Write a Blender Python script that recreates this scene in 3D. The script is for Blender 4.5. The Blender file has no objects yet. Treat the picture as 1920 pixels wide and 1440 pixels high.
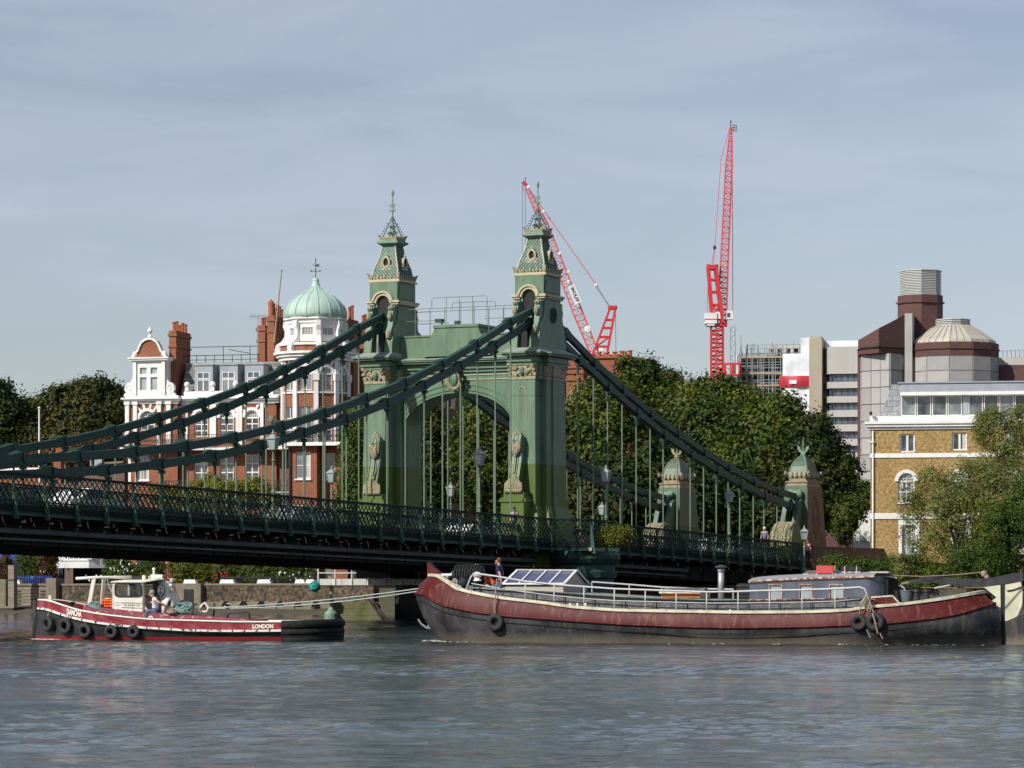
import bpy, bmesh, math, random
import numpy as np
from mathutils import Vector, Matrix, noise
random.seed(7); RNG = np.random.default_rng(11)
R = math.radians
SC = bpy.context.scene
COL = SC.collection
# ---------------------------------------------------------------- camera
FPX = 6038.0; HOR = 1105.0; HC = 1.9        # focal length in 1920-px pixels, horizon row, eye height over the water
cam_d = bpy.data.cameras.new("camera"); cam = bpy.data.objects.new("camera", cam_d); COL.objects.link(cam)
cam_d.sensor_width = 36.0; cam_d.lens = FPX / 1920 * 36; cam_d.shift_y = (HOR - 720) / 1920
cam_d.clip_start = 1.0; cam_d.clip_end = 9000
cam.location = (0, 0, HC); cam.rotation_euler = (R(90), 0, 0)
SC.camera = cam
# ---------------------------------------------------------------- daylight
SUN_AZ, SUN_EL = 49.0, 37.0                    # azimuth measured from straight behind the camera towards the left
sdir = Vector((-math.sin(R(SUN_AZ)) * math.cos(R(SUN_EL)), -math.cos(R(SUN_AZ)) * math.cos(R(SUN_EL)), math.sin(R(SUN_EL))))
sun_d = bpy.data.lights.new("sun", 'SUN'); sun = bpy.data.objects.new("sun", sun_d); COL.objects.link(sun)
sun_d.energy = 4.8; sun_d.angle = R(0.5); sun_d.color = (1.0, 0.955, 0.88)
sun.rotation_euler = sdir.to_track_quat('Z', 'Y').to_euler()
W = bpy.data.worlds.new("World"); SC.world = W; W.use_nodes = True
wn = W.node_tree; wn.nodes.clear()
def wnode(t, **k):
    n = wn.nodes.new(t)
    for a, b in k.items(): setattr(n, a, b)
    return n
out = wnode('ShaderNodeOutputWorld'); bg = wnode('ShaderNodeBackground'); bg.inputs[1].default_value = 0.091
sky = wnode('ShaderNodeTexSky'); sky.sky_type = 'NISHITA'; sky.sun_disc = False
sky.sun_elevation = R(SUN_EL); sky.sun_rotation = R(180 + SUN_AZ); sky.dust_density = 0.6; sky.air_density = 1.0; sky.ozone_density = 1.2
hs = wnode('ShaderNodeHueSaturation'); hs.inputs['Saturation'].default_value = 0.74; hs.inputs['Value'].default_value = 1.0
tc = wnode('ShaderNodeTexCoord'); mp = wnode('ShaderNodeMapping'); mp.inputs['Scale'].default_value = (6, 6, 30); mp.inputs['Rotation'].default_value = (0, R(9), 0)
nz = wnode('ShaderNodeTexNoise'); nz.inputs['Scale'].default_value = 1.1; nz.inputs['Detail'].default_value = 7; nz.inputs['Roughness'].default_value = 0.55; nz.inputs['Distortion'].default_value = 0.5
cr = wnode('ShaderNodeMapRange'); cr.inputs['From Min'].default_value = 0.40; cr.inputs['From Max'].default_value = 0.70; cr.inputs['To Max'].default_value = 0.44
mx = wnode('ShaderNodeMix', data_type='RGBA'); mx.inputs['B'].default_value = (6.8, 7.3, 8.2, 1)
L = wn.links.new
L(sky.outputs[0], hs.inputs['Color']); L(hs.outputs[0], mx.inputs['A']); L(tc.outputs['Generated'], mp.inputs[0]); L(mp.outputs[0], nz.inputs[0])
L(nz.outputs[0], cr.inputs[0]); L(cr.outputs[0], mx.inputs['Factor'])
tn = wnode('ShaderNodeMix', data_type='RGBA', blend_type='MULTIPLY'); tn.inputs['Factor'].default_value = 1; tn.inputs['B'].default_value = (0.97, 0.965, 1.03, 1)
L(mx.outputs['Result'], tn.inputs['A']); L(tn.outputs['Result'], bg.inputs[0]); L(bg.outputs[0], out.inputs[0])
SC.view_settings.view_transform = 'Standard'; SC.view_settings.look = 'None'
SC.view_settings.exposure = 0.0; SC.view_settings.gamma = 1.0; SC.view_settings.use_curve_mapping = False
SC.render.engine = 'CYCLES'; SC.cycles.max_bounces = 6; SC.cycles.transparent_max_bounces = 12
SC.cycles.caustics_reflective = False; SC.cycles.caustics_refractive = False

# ---------------------------------------------------------------- materials
MATS = {}
def mat(name, col, rough=0.6, col2=None, scale=3.0, amt=0.5, bump=0.0, bscale=None, metal=0.0, coat=0.0, stretch=(1, 1, 1), thresh=(0.42, 0.62), spec=0.5, detail=6):
    """Principled colour worn towards col2 by noise"""
    m = bpy.data.materials.new(name); m.use_nodes = True; t = m.node_tree; b = t.nodes['Principled BSDF']
    b.inputs['Roughness'].default_value = rough; b.inputs['Metallic'].default_value = metal
    b.inputs['Coat Weight'].default_value = coat; b.inputs['Specular IOR Level'].default_value = spec
    if col2 is None: col2 = tuple(c * 0.72 for c in col)
    tc = t.nodes.new('ShaderNodeTexCoord'); mp = t.nodes.new('ShaderNodeMapping'); mp.inputs['Scale'].default_value = stretch
    n = t.nodes.new('ShaderNodeTexNoise'); n.inputs['Scale'].default_value = scale; n.inputs['Detail'].default_value = detail; n.inputs['Roughness'].default_value = 0.62
    mr = t.nodes.new('ShaderNodeMapRange'); mr.inputs['From Min'].default_value = thresh[0]; mr.inputs['From Max'].default_value = thresh[1]; mr.inputs['To Max'].default_value = amt
    mi = t.nodes.new('ShaderNodeMix'); mi.data_type = 'RGBA'; mi.inputs['A'].default_value = (*col, 1); mi.inputs['B'].default_value = (*col2, 1)
    l = t.links.new
    l(tc.outputs['Object'], mp.inputs[0]); l(mp.outputs[0], n.inputs[0]); l(n.outputs[0], mr.inputs[0]); l(mr.outputs[0], mi.inputs['Factor']); l(mi.outputs['Result'], b.inputs['Base Color'])
    if bump:
        n2 = t.nodes.new('ShaderNodeTexNoise'); n2.inputs['Scale'].default_value = bscale or scale * 4; n2.inputs['Detail'].default_value = 5
        bp = t.nodes.new('ShaderNodeBump'); bp.inputs['Strength'].default_value = bump; bp.inputs['Distance'].default_value = 0.05
        l(mp.outputs[0], n2.inputs[0]); l(n2.outputs[0], bp.inputs['Height']); l(bp.outputs[0], b.inputs['Normal'])
    MATS[name] = m; return m
def brick(name, c1, c2, mortar, bw=0.225, bh=0.075, ms=0.012, dirt=(0.08, 0.06, 0.05), damt=0.35, dscale=0.6, bump=0.3, vs=9, vr=(0.7, 1.25)):
    m = bpy.data.materials.new(name); m.use_nodes = True; t = m.node_tree; b = t.nodes['Principled BSDF']; b.inputs['Roughness'].default_value = 0.85
    tc = t.nodes.new('ShaderNodeTexCoord'); sx = t.nodes.new('ShaderNodeSeparateXYZ'); ad = t.nodes.new('ShaderNodeMath'); cx = t.nodes.new('ShaderNodeCombineXYZ')
    br = t.nodes.new('ShaderNodeTexBrick'); br.inputs['Scale'].default_value = 1; br.inputs['Brick Width'].default_value = bw; br.inputs['Row Height'].default_value = bh
    br.inputs['Mortar Size'].default_value = ms; br.inputs['Color1'].default_value = (*c1, 1); br.inputs['Color2'].default_value = (*c2, 1); br.inputs['Mortar'].default_value = (*mortar, 1)
    n = t.nodes.new('ShaderNodeTexNoise'); n.inputs['Scale'].default_value = dscale; n.inputs['Detail'].default_value = 8; n.inputs['Roughness'].default_value = 0.65
    mr = t.nodes.new('ShaderNodeMapRange'); mr.inputs['From Min'].default_value = 0.4; mr.inputs['From Max'].default_value = 0.7; mr.inputs['To Max'].default_value = damt
    n3 = t.nodes.new('ShaderNodeTexNoise'); n3.inputs['Scale'].default_value = vs; n3.inputs['Detail'].default_value = 3
    mv = t.nodes.new('ShaderNodeMapRange'); mv.inputs['From Min'].default_value = 0.35; mv.inputs['From Max'].default_value = 0.65; mv.inputs['To Min'].default_value = vr[0]; mv.inputs['To Max'].default_value = vr[1]
    mu = t.nodes.new('ShaderNodeVectorMath'); mu.operation = 'MULTIPLY'
    mi = t.nodes.new('ShaderNodeMix'); mi.data_type = 'RGBA'; mi.inputs['B'].default_value = (*dirt, 1)
    bp = t.nodes.new('ShaderNodeBump'); bp.inputs['Strength'].default_value = bump; bp.inputs['Distance'].default_value = 0.02; bp.invert = True
    l = t.links.new
    l(tc.outputs['Object'], sx.inputs[0]); l(sx.outputs[0], ad.inputs[0]); l(sx.outputs[1], ad.inputs[1]); l(ad.outputs[0], cx.inputs[0]); l(sx.outputs[2], cx.inputs[1])
    l(cx.outputs[0], br.inputs['Vector']); l(tc.outputs['Object'], n.inputs[0]); l(tc.outputs['Object'], n3.inputs[0]); l(n.outputs[0], mr.inputs[0]); l(mr.outputs[0], mi.inputs['Factor'])
    l(n3.outputs[0], mv.inputs[0]); l(br.outputs[0], mu.inputs[0]); l(mv.outputs[0], mu.inputs[1])
    l(mu.outputs[0], mi.inputs['A']); l(mi.outputs['Result'], b.inputs['Base Color']); l(br.outputs['Fac'], bp.inputs['Height']); l(bp.outputs[0], b.inputs['Normal'])
    MATS[name] = m; return m
def leafmat(name, cols, trans=0.35, rough=0.6):
    """every leaf its own tone; light shines through a little"""
    m = bpy.data.materials.new(name); m.use_nodes = True; t = m.node_tree; b = t.nodes['Principled BSDF']; o = t.nodes['Material Output']
    b.inputs['Roughness'].default_value = rough; b.inputs['Specular IOR Level'].default_value = 0.3
    g = t.nodes.new('ShaderNodeNewGeometry'); r = t.nodes.new('ShaderNodeValToRGB')
    els = r.color_ramp.elements
    while len(els) < len(cols): els.new(0.5)
    for i, c in enumerate(cols): els[i].position = i / (len(cols) - 1); els[i].color = (*c, 1)
    tc = t.nodes.new('ShaderNodeTexCoord'); n = t.nodes.new('ShaderNodeTexNoise'); n.inputs['Scale'].default_value = 0.35; n.inputs['Detail'].default_value = 3
    mm = t.nodes.new('ShaderNodeMath'); mm.operation = 'MULTIPLY_ADD'; mm.inputs[1].default_value = 0.55; ms = t.nodes.new('ShaderNodeMath'); ms.operation = 'MULTIPLY_ADD'; ms.inputs[1].default_value = 1.6; ms.inputs[2].default_value = -0.58
    tr = t.nodes.new('ShaderNodeBsdfTranslucent'); mx = t.nodes.new('ShaderNodeMixShader'); mx.inputs[0].default_value = trans
    l = t.links.new
    l(g.outputs['Random Per Island'], mm.inputs[0]); l(tc.outputs['Object'], n.inputs[0]); l(n.outputs[0], ms.inputs[0]); l(ms.outputs[0], mm.inputs[2]); l(mm.outputs[0], r.inputs[0])
    l(r.outputs[0], b.inputs['Base Color']); l(r.outputs[0], tr.inputs['Color']); l(b.outputs[0], mx.inputs[1]); l(tr.outputs[0], mx.inputs[2]); l(mx.outputs[0], o.inputs[0])
    MATS[name] = m; return m

# ---------------------------------------------------------------- mesh building
class MB:
    """collects shapes, links them as one mesh object"""
    def __init__(s, M=None): s.v = []; s.f = []; s.m = []; s.k = 0; s.M = M; s.sm = []; s.smooth = False
    def add(s, vs, fs, M=None):
        n = len(s.v); A = s.M
        if M is not None: A = (A @ M) if A is not None else M
        if A is not None: vs = [A @ Vector(v) for v in vs]
        s.v.extend([tuple(v) for v in vs])
        for f in fs: s.f.append(tuple(i + n for i in f)); s.m.append(s.k); s.sm.append(s.smooth)
        return s
    def box(s, x0, x1, y0, y1, z0, z1, M=None):
        return s.add([(x0, y0, z0), (x1, y0, z0), (x1, y1, z0), (x0, y1, z0), (x0, y0, z1), (x1, y0, z1), (x1, y1, z1), (x0, y1, z1)],
                     [(0, 3, 2, 1), (4, 5, 6, 7), (0, 1, 5, 4), (1, 2, 6, 5), (2, 3, 7, 6), (3, 0, 4, 7)], M)
    def frus(s, a, z0, b, z1, M=None):
        """a, b = (x0,x1,y0,y1) at z0 and z1"""
        return s.add([(a[0], a[2], z0), (a[1], a[2], z0), (a[1], a[3], z0), (a[0], a[3], z0), (b[0], b[2], z1), (b[1], b[2], z1), (b[1], b[3], z1), (b[0], b[3], z1)],
                     [(0, 3, 2, 1), (4, 5, 6, 7), (0, 1, 5, 4), (1, 2, 6, 5), (2, 3, 7, 6), (3, 0, 4, 7)], M)
    def bar(s, p, q, w, h=None, up=(0, 0, 1), M=None):
        h = w if h is None else h; p = Vector(p); q = Vector(q); d = q - p
        if d.length < 1e-6: return s
        d.normalize(); u = Vector(up)
        if abs(d.dot(u)) > 0.98: u = Vector((1, 0, 0)) if abs(d.x) < 0.9 else Vector((0, 1, 0))
        a = d.cross(u).normalized() * (w / 2); b = a.cross(d).normalized() * (h / 2)
        return s.add([p - a - b, p + a - b, p + a + b, p - a + b, q - a - b, q + a - b, q + a + b, q - a + b],
                     [(0, 3, 2, 1), (4, 5, 6, 7), (0, 1, 5, 4), (1, 2, 6, 5), (2, 3, 7, 6), (3, 0, 4, 7)], M)
    def tube(s, pts, r, n=6, M=None, caps=True, closed=False):
        pts = [Vector(p) for p in pts]; k = len(pts); rr = r if isinstance(r, (list, tuple)) else [r] * k
        vs = []; fs = []; last = None
        for i, p in enumerate(pts):
            if closed: d = pts[(i + 1) % k] - pts[i - 1]
            else: d = pts[min(i + 1, k - 1)] - pts[max(i - 1, 0)]
            if d.length < 1e-9: d = Vector((0, 0, 1))
            d.normalize()
            if last is None:
                u = Vector((0, 0, 1)) if abs(d.z) < 0.9 else Vector((1, 0, 0)); last = (u - d * u.dot(d)).normalized()
            else:
                last = last - d * last.dot(d)
                last = last.normalized() if last.length > 1e-6 else d.orthogonal().normalized()
            w = d.cross(last)
            for j in range(n):
                a = 2 * math.pi * j / n; vs.append(p + (last * math.cos(a) + w * math.sin(a)) * rr[i])
        for i in range(k if closed else k - 1):
            i2 = (i + 1) % k
            for j in range(n): fs.append((i * n + j, i * n + (j + 1) % n, i2 * n + (j + 1) % n, i2 * n + j))
        if caps and not closed: fs.append(tuple(range(n - 1, -1, -1))); fs.append(tuple(range((k - 1) * n, k * n)))
        return s.add(vs, fs, M)
    def lathe(s, prof, c=(0, 0, 0), n=12, a0=0.0, a1=2 * math.pi, M=None, sx=1, sy=1):
        full = abs(a1 - a0 - 2 * math.pi) < 1e-6; m = n if full else n + 1; vs = []; fs = []
        for (r, z) in prof:
            for j in range(m):
                a = a0 + (a1 - a0) * j / n; vs.append((c[0] + r * math.cos(a) * sx, c[1] + r * math.sin(a) * sy, c[2] + z))
        for i in range(len(prof) - 1):
            for j in range(n):
                j2 = (j + 1) % m; fs.append((i * m + j, i * m + j2, (i + 1) * m + j2, (i + 1) * m + j))
        if full: fs.append(tuple(range(m - 1, -1, -1))); fs.append(tuple(range((len(prof) - 1) * m, len(prof) * m)))
        return s.add(vs, fs, M)
    def prism(s, poly, t0, t1, ax='y', M=None):
        """polygon (a,b) swept from t0 to t1 along an axis: y -> (a,t,b)  x -> (t,a,b)  z -> (a,b,t)"""
        f = {'y': lambda a, b, t: (a, t, b), 'x': lambda a, b, t: (t, a, b), 'z': lambda a, b, t: (a, b, t)}[ax]
        n = len(poly); vs = [f(a, b, t0) for a, b in poly] + [f(a, b, t1) for a, b in poly]
        fs = [tuple(range(n)), tuple(range(2 * n - 1, n - 1, -1))] + [(i, i + n, (i + 1) % n + n, (i + 1) % n) for i in range(n)]
        return s.add(vs, fs, M)
    def ring(s, outer, inner, t0, t1, ax='y', M=None, closed=False):
        """band between two polylines, swept along an axis"""
        n = len(outer); r = range(n if closed else n - 1)
        for i in r:
            j = (i + 1) % n; s.prism([outer[i], outer[j], inner[j], inner[i]], t0, t1, ax, M)
        return s
    def ball(s, c, r, n=8, m=5, M=None):
        if not isinstance(r, (list, tuple)): r = (r, r, r)
        vs = [(c[0], c[1], c[2] - r[2])]; fs = []
        for i in range(1, m):
            ph = -math.pi / 2 + math.pi * i / m
            for j in range(n):
                a = 2 * math.pi * j / n; vs.append((c[0] + r[0] * math.cos(ph) * math.cos(a), c[1] + r[1] * math.cos(ph) * math.sin(a), c[2] + r[2] * math.sin(ph)))
        vs.append((c[0], c[1], c[2] + r[2])); t = len(vs) - 1
        for j in range(n):
            fs.append((0, 1 + (j + 1) % n, 1 + j)); fs.append((t, t - n + j, t - n + (j + 1) % n))
            for i in range(m - 2): fs.append((1 + i * n + j, 1 + i * n + (j + 1) % n, 1 + (i + 1) * n + (j + 1) % n, 1 + (i + 1) * n + j))
        return s.add(vs, fs, M)
    def quad(s, a, b, c, d, M=None): return s.add([a, b, c, d], [(0, 1, 2, 3)], M)
    def mesh(s, name, mats):
        me = bpy.data.meshes.new(name); me.from_pydata(s.v, [], s.f)
        for m in (mats if isinstance(mats, (list, tuple)) else [mats]): me.materials.append(MATS[m] if isinstance(m, str) else m)
        if any(s.m): me.polygons.foreach_set('material_index', s.m)
        me.polygons.foreach_set('use_smooth', s.sm)
        bm = bmesh.new(); bm.from_mesh(me); bmesh.ops.recalc_face_normals(bm, faces=bm.faces); bm.to_mesh(me); bm.free()
        me.update(); return me
    def build(s, name, mats, parent=None):
        return link(name, s.mesh(name, mats), parent)
def link(name, me, parent=None):
    o = bpy.data.objects.new(name, me); COL.objects.link(o)
    if parent is not None: o.parent = parent
    return o
def tag(o, label=None, cat=None, group=None, kind=None):
    if label: o['label'] = label
    if cat: o['category'] = cat
    if group: o['group'] = group
    if kind: o['kind'] = kind
    return o
def thing(name, label, cat, M=None, group=None):
    o = bpy.data.objects.new(name, None); COL.objects.link(o); o.empty_display_size = 0.5
    if M is not None: o.matrix_world = M
    return tag(o, label, cat, group)
def copy_tree(o, parent=None):
    c = o.copy(); COL.objects.link(c)
    if parent is not None: c.parent = parent
    for ch in list(o.children): copy_tree(ch, c)
    return c
def npmesh(name, V, quads, m):
    """fast mesh from numpy arrays (N,3) and (Q,k)"""
    me = bpy.data.meshes.new(name); k = quads.shape[1]
    me.vertices.add(len(V)); me.vertices.foreach_set('co', V.astype(np.float32).ravel())
    me.loops.add(quads.size); me.loops.foreach_set('vertex_index', quads.astype(np.int32).ravel())
    me.polygons.add(len(quads)); me.polygons.foreach_set('loop_start', np.arange(0, quads.size, k, dtype=np.int32))
    me.update(calc_edges=True); me.materials.append(MATS[m] if isinstance(m, str) else m); return me
def text_mesh(body, size, depth=0.005, mat_='white_letters', shear=0.0, bold=0.0, space=1.0):
    cu = bpy.data.curves.new('lettering', 'FONT'); cu.body = body; cu.size = size; cu.extrude = depth; cu.align_x = 'CENTER'; cu.align_y = 'CENTER'
    cu.shear = shear; cu.offset = bold; cu.space_character = space; cu.resolution_u = 3
    o = bpy.data.objects.new('tmp', cu); COL.objects.link(o); dg = bpy.context.evaluated_depsgraph_get()
    me = bpy.data.meshes.new_from_object(o.evaluated_get(dg)); bpy.data.objects.remove(o); me.materials.clear(); me.materials.append(MATS[mat_]); return me
# frames: a place in the world with its own axes, whose front plane can be measured off the photograph
class Fr:
    def __init__(s, px, d, rot):
        """origin at water level where column px is d metres away; local x runs right (nearer by rot degrees), y away"""
        s.O = Vector(((px - 960) * d / FPX, d, 0)); r = R(rot); s.ex = Vector((math.cos(r), -math.sin(r), 0)); s.ey = Vector((math.sin(r), math.cos(r), 0))
        s.M = Matrix(((s.ex.x, s.ey.x, 0, s.O.x), (s.ex.y, s.ey.y, 0, s.O.y), (0, 0, 1, 0), (0, 0, 0, 1)))
    def p(s, px, py, y=0.0):
        a = (px - 960) / FPX; P = s.O + s.ey * y
        x = (a * P.y - P.x) / (s.ex.x - a * s.ex.y); Y = P.y + x * s.ex.y
        return x, HC + (HOR - py) * Y / FPX
    def x(s, px, y=0.0): return s.p(px, 0, y)[0]
    def z(s, py, px=None, y=0.0):
        return s.p(px if px is not None else 960 + s.O.x / s.O.y * FPX, py, y)[1]
    def py(s, px, x): 
        """depth y of the side plane at local x seen in column px"""
        a = (px - 960) / FPX; P = s.O + s.ex * x
        return (a * P.y - P.x) / (s.ey.x - a * s.ey.y)
def arc(cx, cz, rx, rz, a0, a1, n): return [(cx + rx * math.cos(a0 + (a1 - a0) * i / n), cz + rz * math.sin(a0 + (a1 - a0) * i / n)) for i in range(n + 1)]
# ================================================================ MATERIALS
def two_tone_green(name, up, low, zc, rough=0.45):
    """bridge paint: blue-green above, an older yellower green coat below a level line, streaked with wear"""
    m = mat(name, up, rough, tuple(c * 0.62 for c in up), 1.7, 0.9, bump=0.2, bscale=6, stretch=(1, 1, 0.22), thresh=(0.40, 0.72), spec=0.3, detail=9)
    t = m.node_tree; b = t.nodes['Principled BSDF']; src = b.inputs['Base Color'].links[0].from_socket
    g = t.nodes.new('ShaderNodeNewGeometry'); sx = t.nodes.new('ShaderNodeSeparateXYZ'); gt = t.nodes.new('ShaderNodeMath'); gt.operation = 'LESS_THAN'; gt.inputs[1].default_value = zc
    n = t.nodes.new('ShaderNodeTexNoise'); n.inputs['Scale'].default_value = 2.5; n.inputs['Detail'].default_value = 6
    r = t.nodes.new('ShaderNodeMix'); r.data_type = 'RGBA'; r.inputs['A'].default_value = (*low, 1); r.inputs['B'].default_value = (low[0] * 0.5, low[1] * 0.62, low[2] * 0.7, 1)
    l = t.links.new
    tc = t.nodes.new('ShaderNodeTexCoord'); mq = t.nodes.new('ShaderNodeMapping'); mq.inputs['Scale'].default_value = (3.2, 3.2, 0.16); ns = t.nodes.new('ShaderNodeTexNoise'); ns.inputs['Scale'].default_value = 1.6; ns.inputs['Detail'].default_value = 7; ns.inputs['Roughness'].default_value = 0.7
    ms = t.nodes.new('ShaderNodeMapRange'); ms.inputs['From Min'].default_value = 0.54; ms.inputs['From Max'].default_value = 0.72; ms.inputs['To Max'].default_value = 0.6
    mk = t.nodes.new('ShaderNodeMix'); mk.data_type = 'RGBA'; mk.inputs['B'].default_value = (0.10, 0.085, 0.05, 1)
    l(tc.outputs['Object'], mq.inputs[0]); l(mq.outputs[0], ns.inputs[0]); l(ns.outputs[0], ms.inputs[0]); l(ms.outputs[0], mk.inputs['Factor']); l(src, mk.inputs['A']); src = mk.outputs['Result']
    mi = t.nodes.new('ShaderNodeMix'); mi.data_type = 'RGBA'
    l(g.outputs['Position'], sx.inputs[0]); l(sx.outputs[2], gt.inputs[0]); l(gt.outputs[0], mi.inputs['Factor']); l(src, mi.inputs['A']); l(n.outputs[0], r.inputs['Factor']); l(r.outputs['Result'], mi.inputs['B'])
    l(mi.outputs['Result'], b.inputs['Base Color'])
two_tone_green('bridge_green', (0.140, 0.222, 0.145), (0.12, 0.17, 0.036), 9.45)
two_tone_green('pier_green', (0.085, 0.14, 0.09), (0.07, 0.10, 0.028), 6.6)
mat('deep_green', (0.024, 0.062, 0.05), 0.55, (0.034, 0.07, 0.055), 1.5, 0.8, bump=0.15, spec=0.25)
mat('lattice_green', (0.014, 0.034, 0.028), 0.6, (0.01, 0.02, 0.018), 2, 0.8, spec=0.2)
mat('post_green', (0.055, 0.105, 0.075), 0.6, (0.03, 0.06, 0.045), 3, 0.6, spec=0.2)
mat('hanger_green', (0.12, 0.2, 0.12), 0.5, (0.2, 0.24, 0.18), 0.8, 0.6)
mat('tile_green', (0.09, 0.165, 0.115), 0.55, (0.05, 0.10, 0.07), 4, 0.6)
mat('gilt', (0.36, 0.31, 0.19), 0.6, (0.17, 0.17, 0.11), 6, 0.8, bump=0.3, bscale=14)
mat('cream_trim', (0.48, 0.43, 0.29), 0.6, (0.38, 0.33, 0.22), 3, 0.6, bump=0.15)
mat('cap_stone', (0.34, 0.26, 0.17), 0.7, (0.2, 0.16, 0.11), 3, 0.8, bump=0.3)
mat('pier_stone', (0.24, 0.14, 0.085), 0.8, (0.14, 0.085, 0.055), 1.4, 0.8, bump=0.3)
mat('lead_grey', (0.30, 0.32, 0.29), 0.6, (0.2, 0.25, 0.21), 1.5, 0.8)
mat('shade_and_black', (0.012, 0.013, 0.013), 0.8, (0.02, 0.018, 0.016), 2, 0.7)  # near-black: own colour of black parts, and shade painted into openings and undersides
mat('pipe_grey', (0.18, 0.19, 0.20), 0.55, (0.10, 0.10, 0.10), 2, 0.7, stretch=(0.4, 1, 1))
mat('asphalt', (0.05, 0.05, 0.052), 0.9, (0.07, 0.07, 0.07), 8, 0.6)
mat('white_paint', (0.80, 0.79, 0.76), 0.5, (0.62, 0.60, 0.55), 1.6, 0.5, bump=0.06)
mat('stucco', (0.82, 0.81, 0.78), 0.6, (0.60, 0.58, 0.52), 0.9, 0.45, bump=0.12, stretch=(1, 1, 0.4))
mat('copper_green', (0.36, 0.50, 0.43), 0.6, (0.44, 0.56, 0.50), 1.4, 0.8, stretch=(1, 1, 0.3))
mat('slate', (0.10, 0.105, 0.11), 0.6, (0.22, 0.22, 0.2), 2.2, 0.8, bump=0.2)
mat('lead_sheet', (0.34, 0.37, 0.42), 0.5, (0.26, 0.28, 0.3), 1.5, 0.6)
mat('terracotta', (0.42, 0.13, 0.055), 0.8, (0.26, 0.09, 0.05), 6, 0.7)
mat('black_iron', (0.012, 0.012, 0.013), 0.5, (0.03, 0.022, 0.018), 5, 0.5)
mat('curtain', (0.55, 0.54, 0.50), 0.9, (0.38, 0.37, 0.35), 3, 0.8, stretch=(6, 6, 0.3))
mat('stone_grey', (0.20, 0.17, 0.125), 0.9, (0.14, 0.115, 0.08), 1.2, 0.8, bump=0.5)
mat('timber_weathered', (0.25, 0.21, 0.16), 0.85, (0.13, 0.10, 0.07), 3, 0.8, bump=0.3, stretch=(0.4, 0.4, 3))
mat('bark', (0.06, 0.045, 0.03), 0.9, (0.03, 0.024, 0.018), 4, 0.8, bump=0.4)
mat('blue_paint', (0.03, 0.075, 0.40), 0.5, (0.02, 0.04, 0.25), 2, 0.6)
mat('navy_paint', (0.008, 0.014, 0.06), 0.5)
mat('crane_red', (0.62, 0.035, 0.04), 0.45, (0.45, 0.04, 0.04), 1.5, 0.5)
mat('crane_pink', (0.66, 0.10, 0.11), 0.5, (0.52, 0.06, 0.07), 1.0, 0.5)
mat('white_plate', (0.78, 0.78, 0.77), 0.5, (0.6, 0.6, 0.58), 1.0, 0.5)
mat('steel_dark', (0.07, 0.075, 0.08), 0.5, metal=0.3)
mat('galvanised', (0.42, 0.43, 0.44), 0.45, (0.3, 0.3, 0.3), 3, 0.5, metal=0.4)
mat('rail_white', (0.50, 0.51, 0.50), 0.4, (0.42, 0.40, 0.37), 5, 0.6)
mat('scaffold_steel', (0.24, 0.26, 0.28), 0.6, (0.15, 0.16, 0.17), 1, 0.6)
mat('scaffold_board', (0.42, 0.34, 0.21), 0.8)
mat('wrap_white', (0.80, 0.82, 0.85), 0.45, (0.60, 0.64, 0.70), 0.35, 0.9, bump=0.8, bscale=0.8)
mat('wrap_red', (0.60, 0.04, 0.06), 0.5, (0.45, 0.03, 0.05), 0.6, 0.8, bump=0.6, bscale=1)
mat('concrete_tan', (0.42, 0.37, 0.28), 0.8, (0.33, 0.29, 0.22), 0.25, 0.7, stretch=(1, 1, 0.3))
mat('concrete_pale', (0.50, 0.48, 0.45), 0.75, (0.42, 0.40, 0.37), 0.25, 0.8, stretch=(1, 1, 0.3))
mat('cladding', (0.40, 0.385, 0.37), 0.7, (0.32, 0.31, 0.30), 0.3, 0.8)
mat('cladding_dark', (0.33, 0.32, 0.315), 0.7, (0.28, 0.27, 0.26), 0.3, 0.8)
mat('roof_tan', (0.48, 0.44, 0.36), 0.6, (0.40, 0.37, 0.31), 0.4, 0.8)
mat('louvre_metal', (0.50, 0.52, 0.48), 0.5, (0.40, 0.42, 0.40), 0.5, 0.6)
mat('tyre_rubber', (0.018, 0.018, 0.018), 0.75, (0.05, 0.048, 0.045), 6, 0.6, bump=0.3)
mat('rope_green', (0.20, 0.33, 0.30), 0.85, (0.13, 0.22, 0.2), 14, 0.8, bump=0.5, bscale=60)
mat('rope_tan', (0.34, 0.27, 0.2), 0.9, (0.2, 0.16, 0.12), 14, 0.8)
mat('rope_pale', (0.45, 0.5, 0.46), 0.85, (0.3, 0.36, 0.33), 14, 0.8)
mat('orange_vest', (0.80, 0.13, 0.02), 0.6, (0.6, 0.08, 0.02), 5, 0.5)
mat('yellow_cloth', (0.8, 0.42, 0.02), 0.6)
mat('cream_gunwale', (0.66, 0.62, 0.47), 0.5, (0.42, 0.38, 0.27), 3, 0.8, thresh=(0.45, 0.6))
mat('rudder_cream', (0.62, 0.60, 0.44), 0.55, (0.40, 0.42, 0.30), 2, 0.7)
mat('deck_green', (0.25, 0.29, 0.26), 0.8, (0.14, 0.16, 0.14), 2, 0.8)
mat('cabin_blue', (0.075, 0.085, 0.125), 0.22, (0.13, 0.14, 0.17), 2.5, 0.7, stretch=(1, 1, 0.5), spec=0.8)
mat('roof_grey', (0.30, 0.32, 0.34), 0.6, (0.20, 0.2, 0.2), 3, 0.6)
mat('peeling', (0.55, 0.50, 0.44), 0.7, (0.28, 0.11, 0.07), 8, 1.0, thresh=(0.47, 0.53))
mat('window_wood', (0.30, 0.11, 0.07), 0.6, (0.5, 0.46, 0.4), 7, 0.8)
mat('varnish', (0.50, 0.15, 0.03), 0.35, (0.3, 0.1, 0.03), 3, 0.5, stretch=(0.3, 1, 3))
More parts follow.
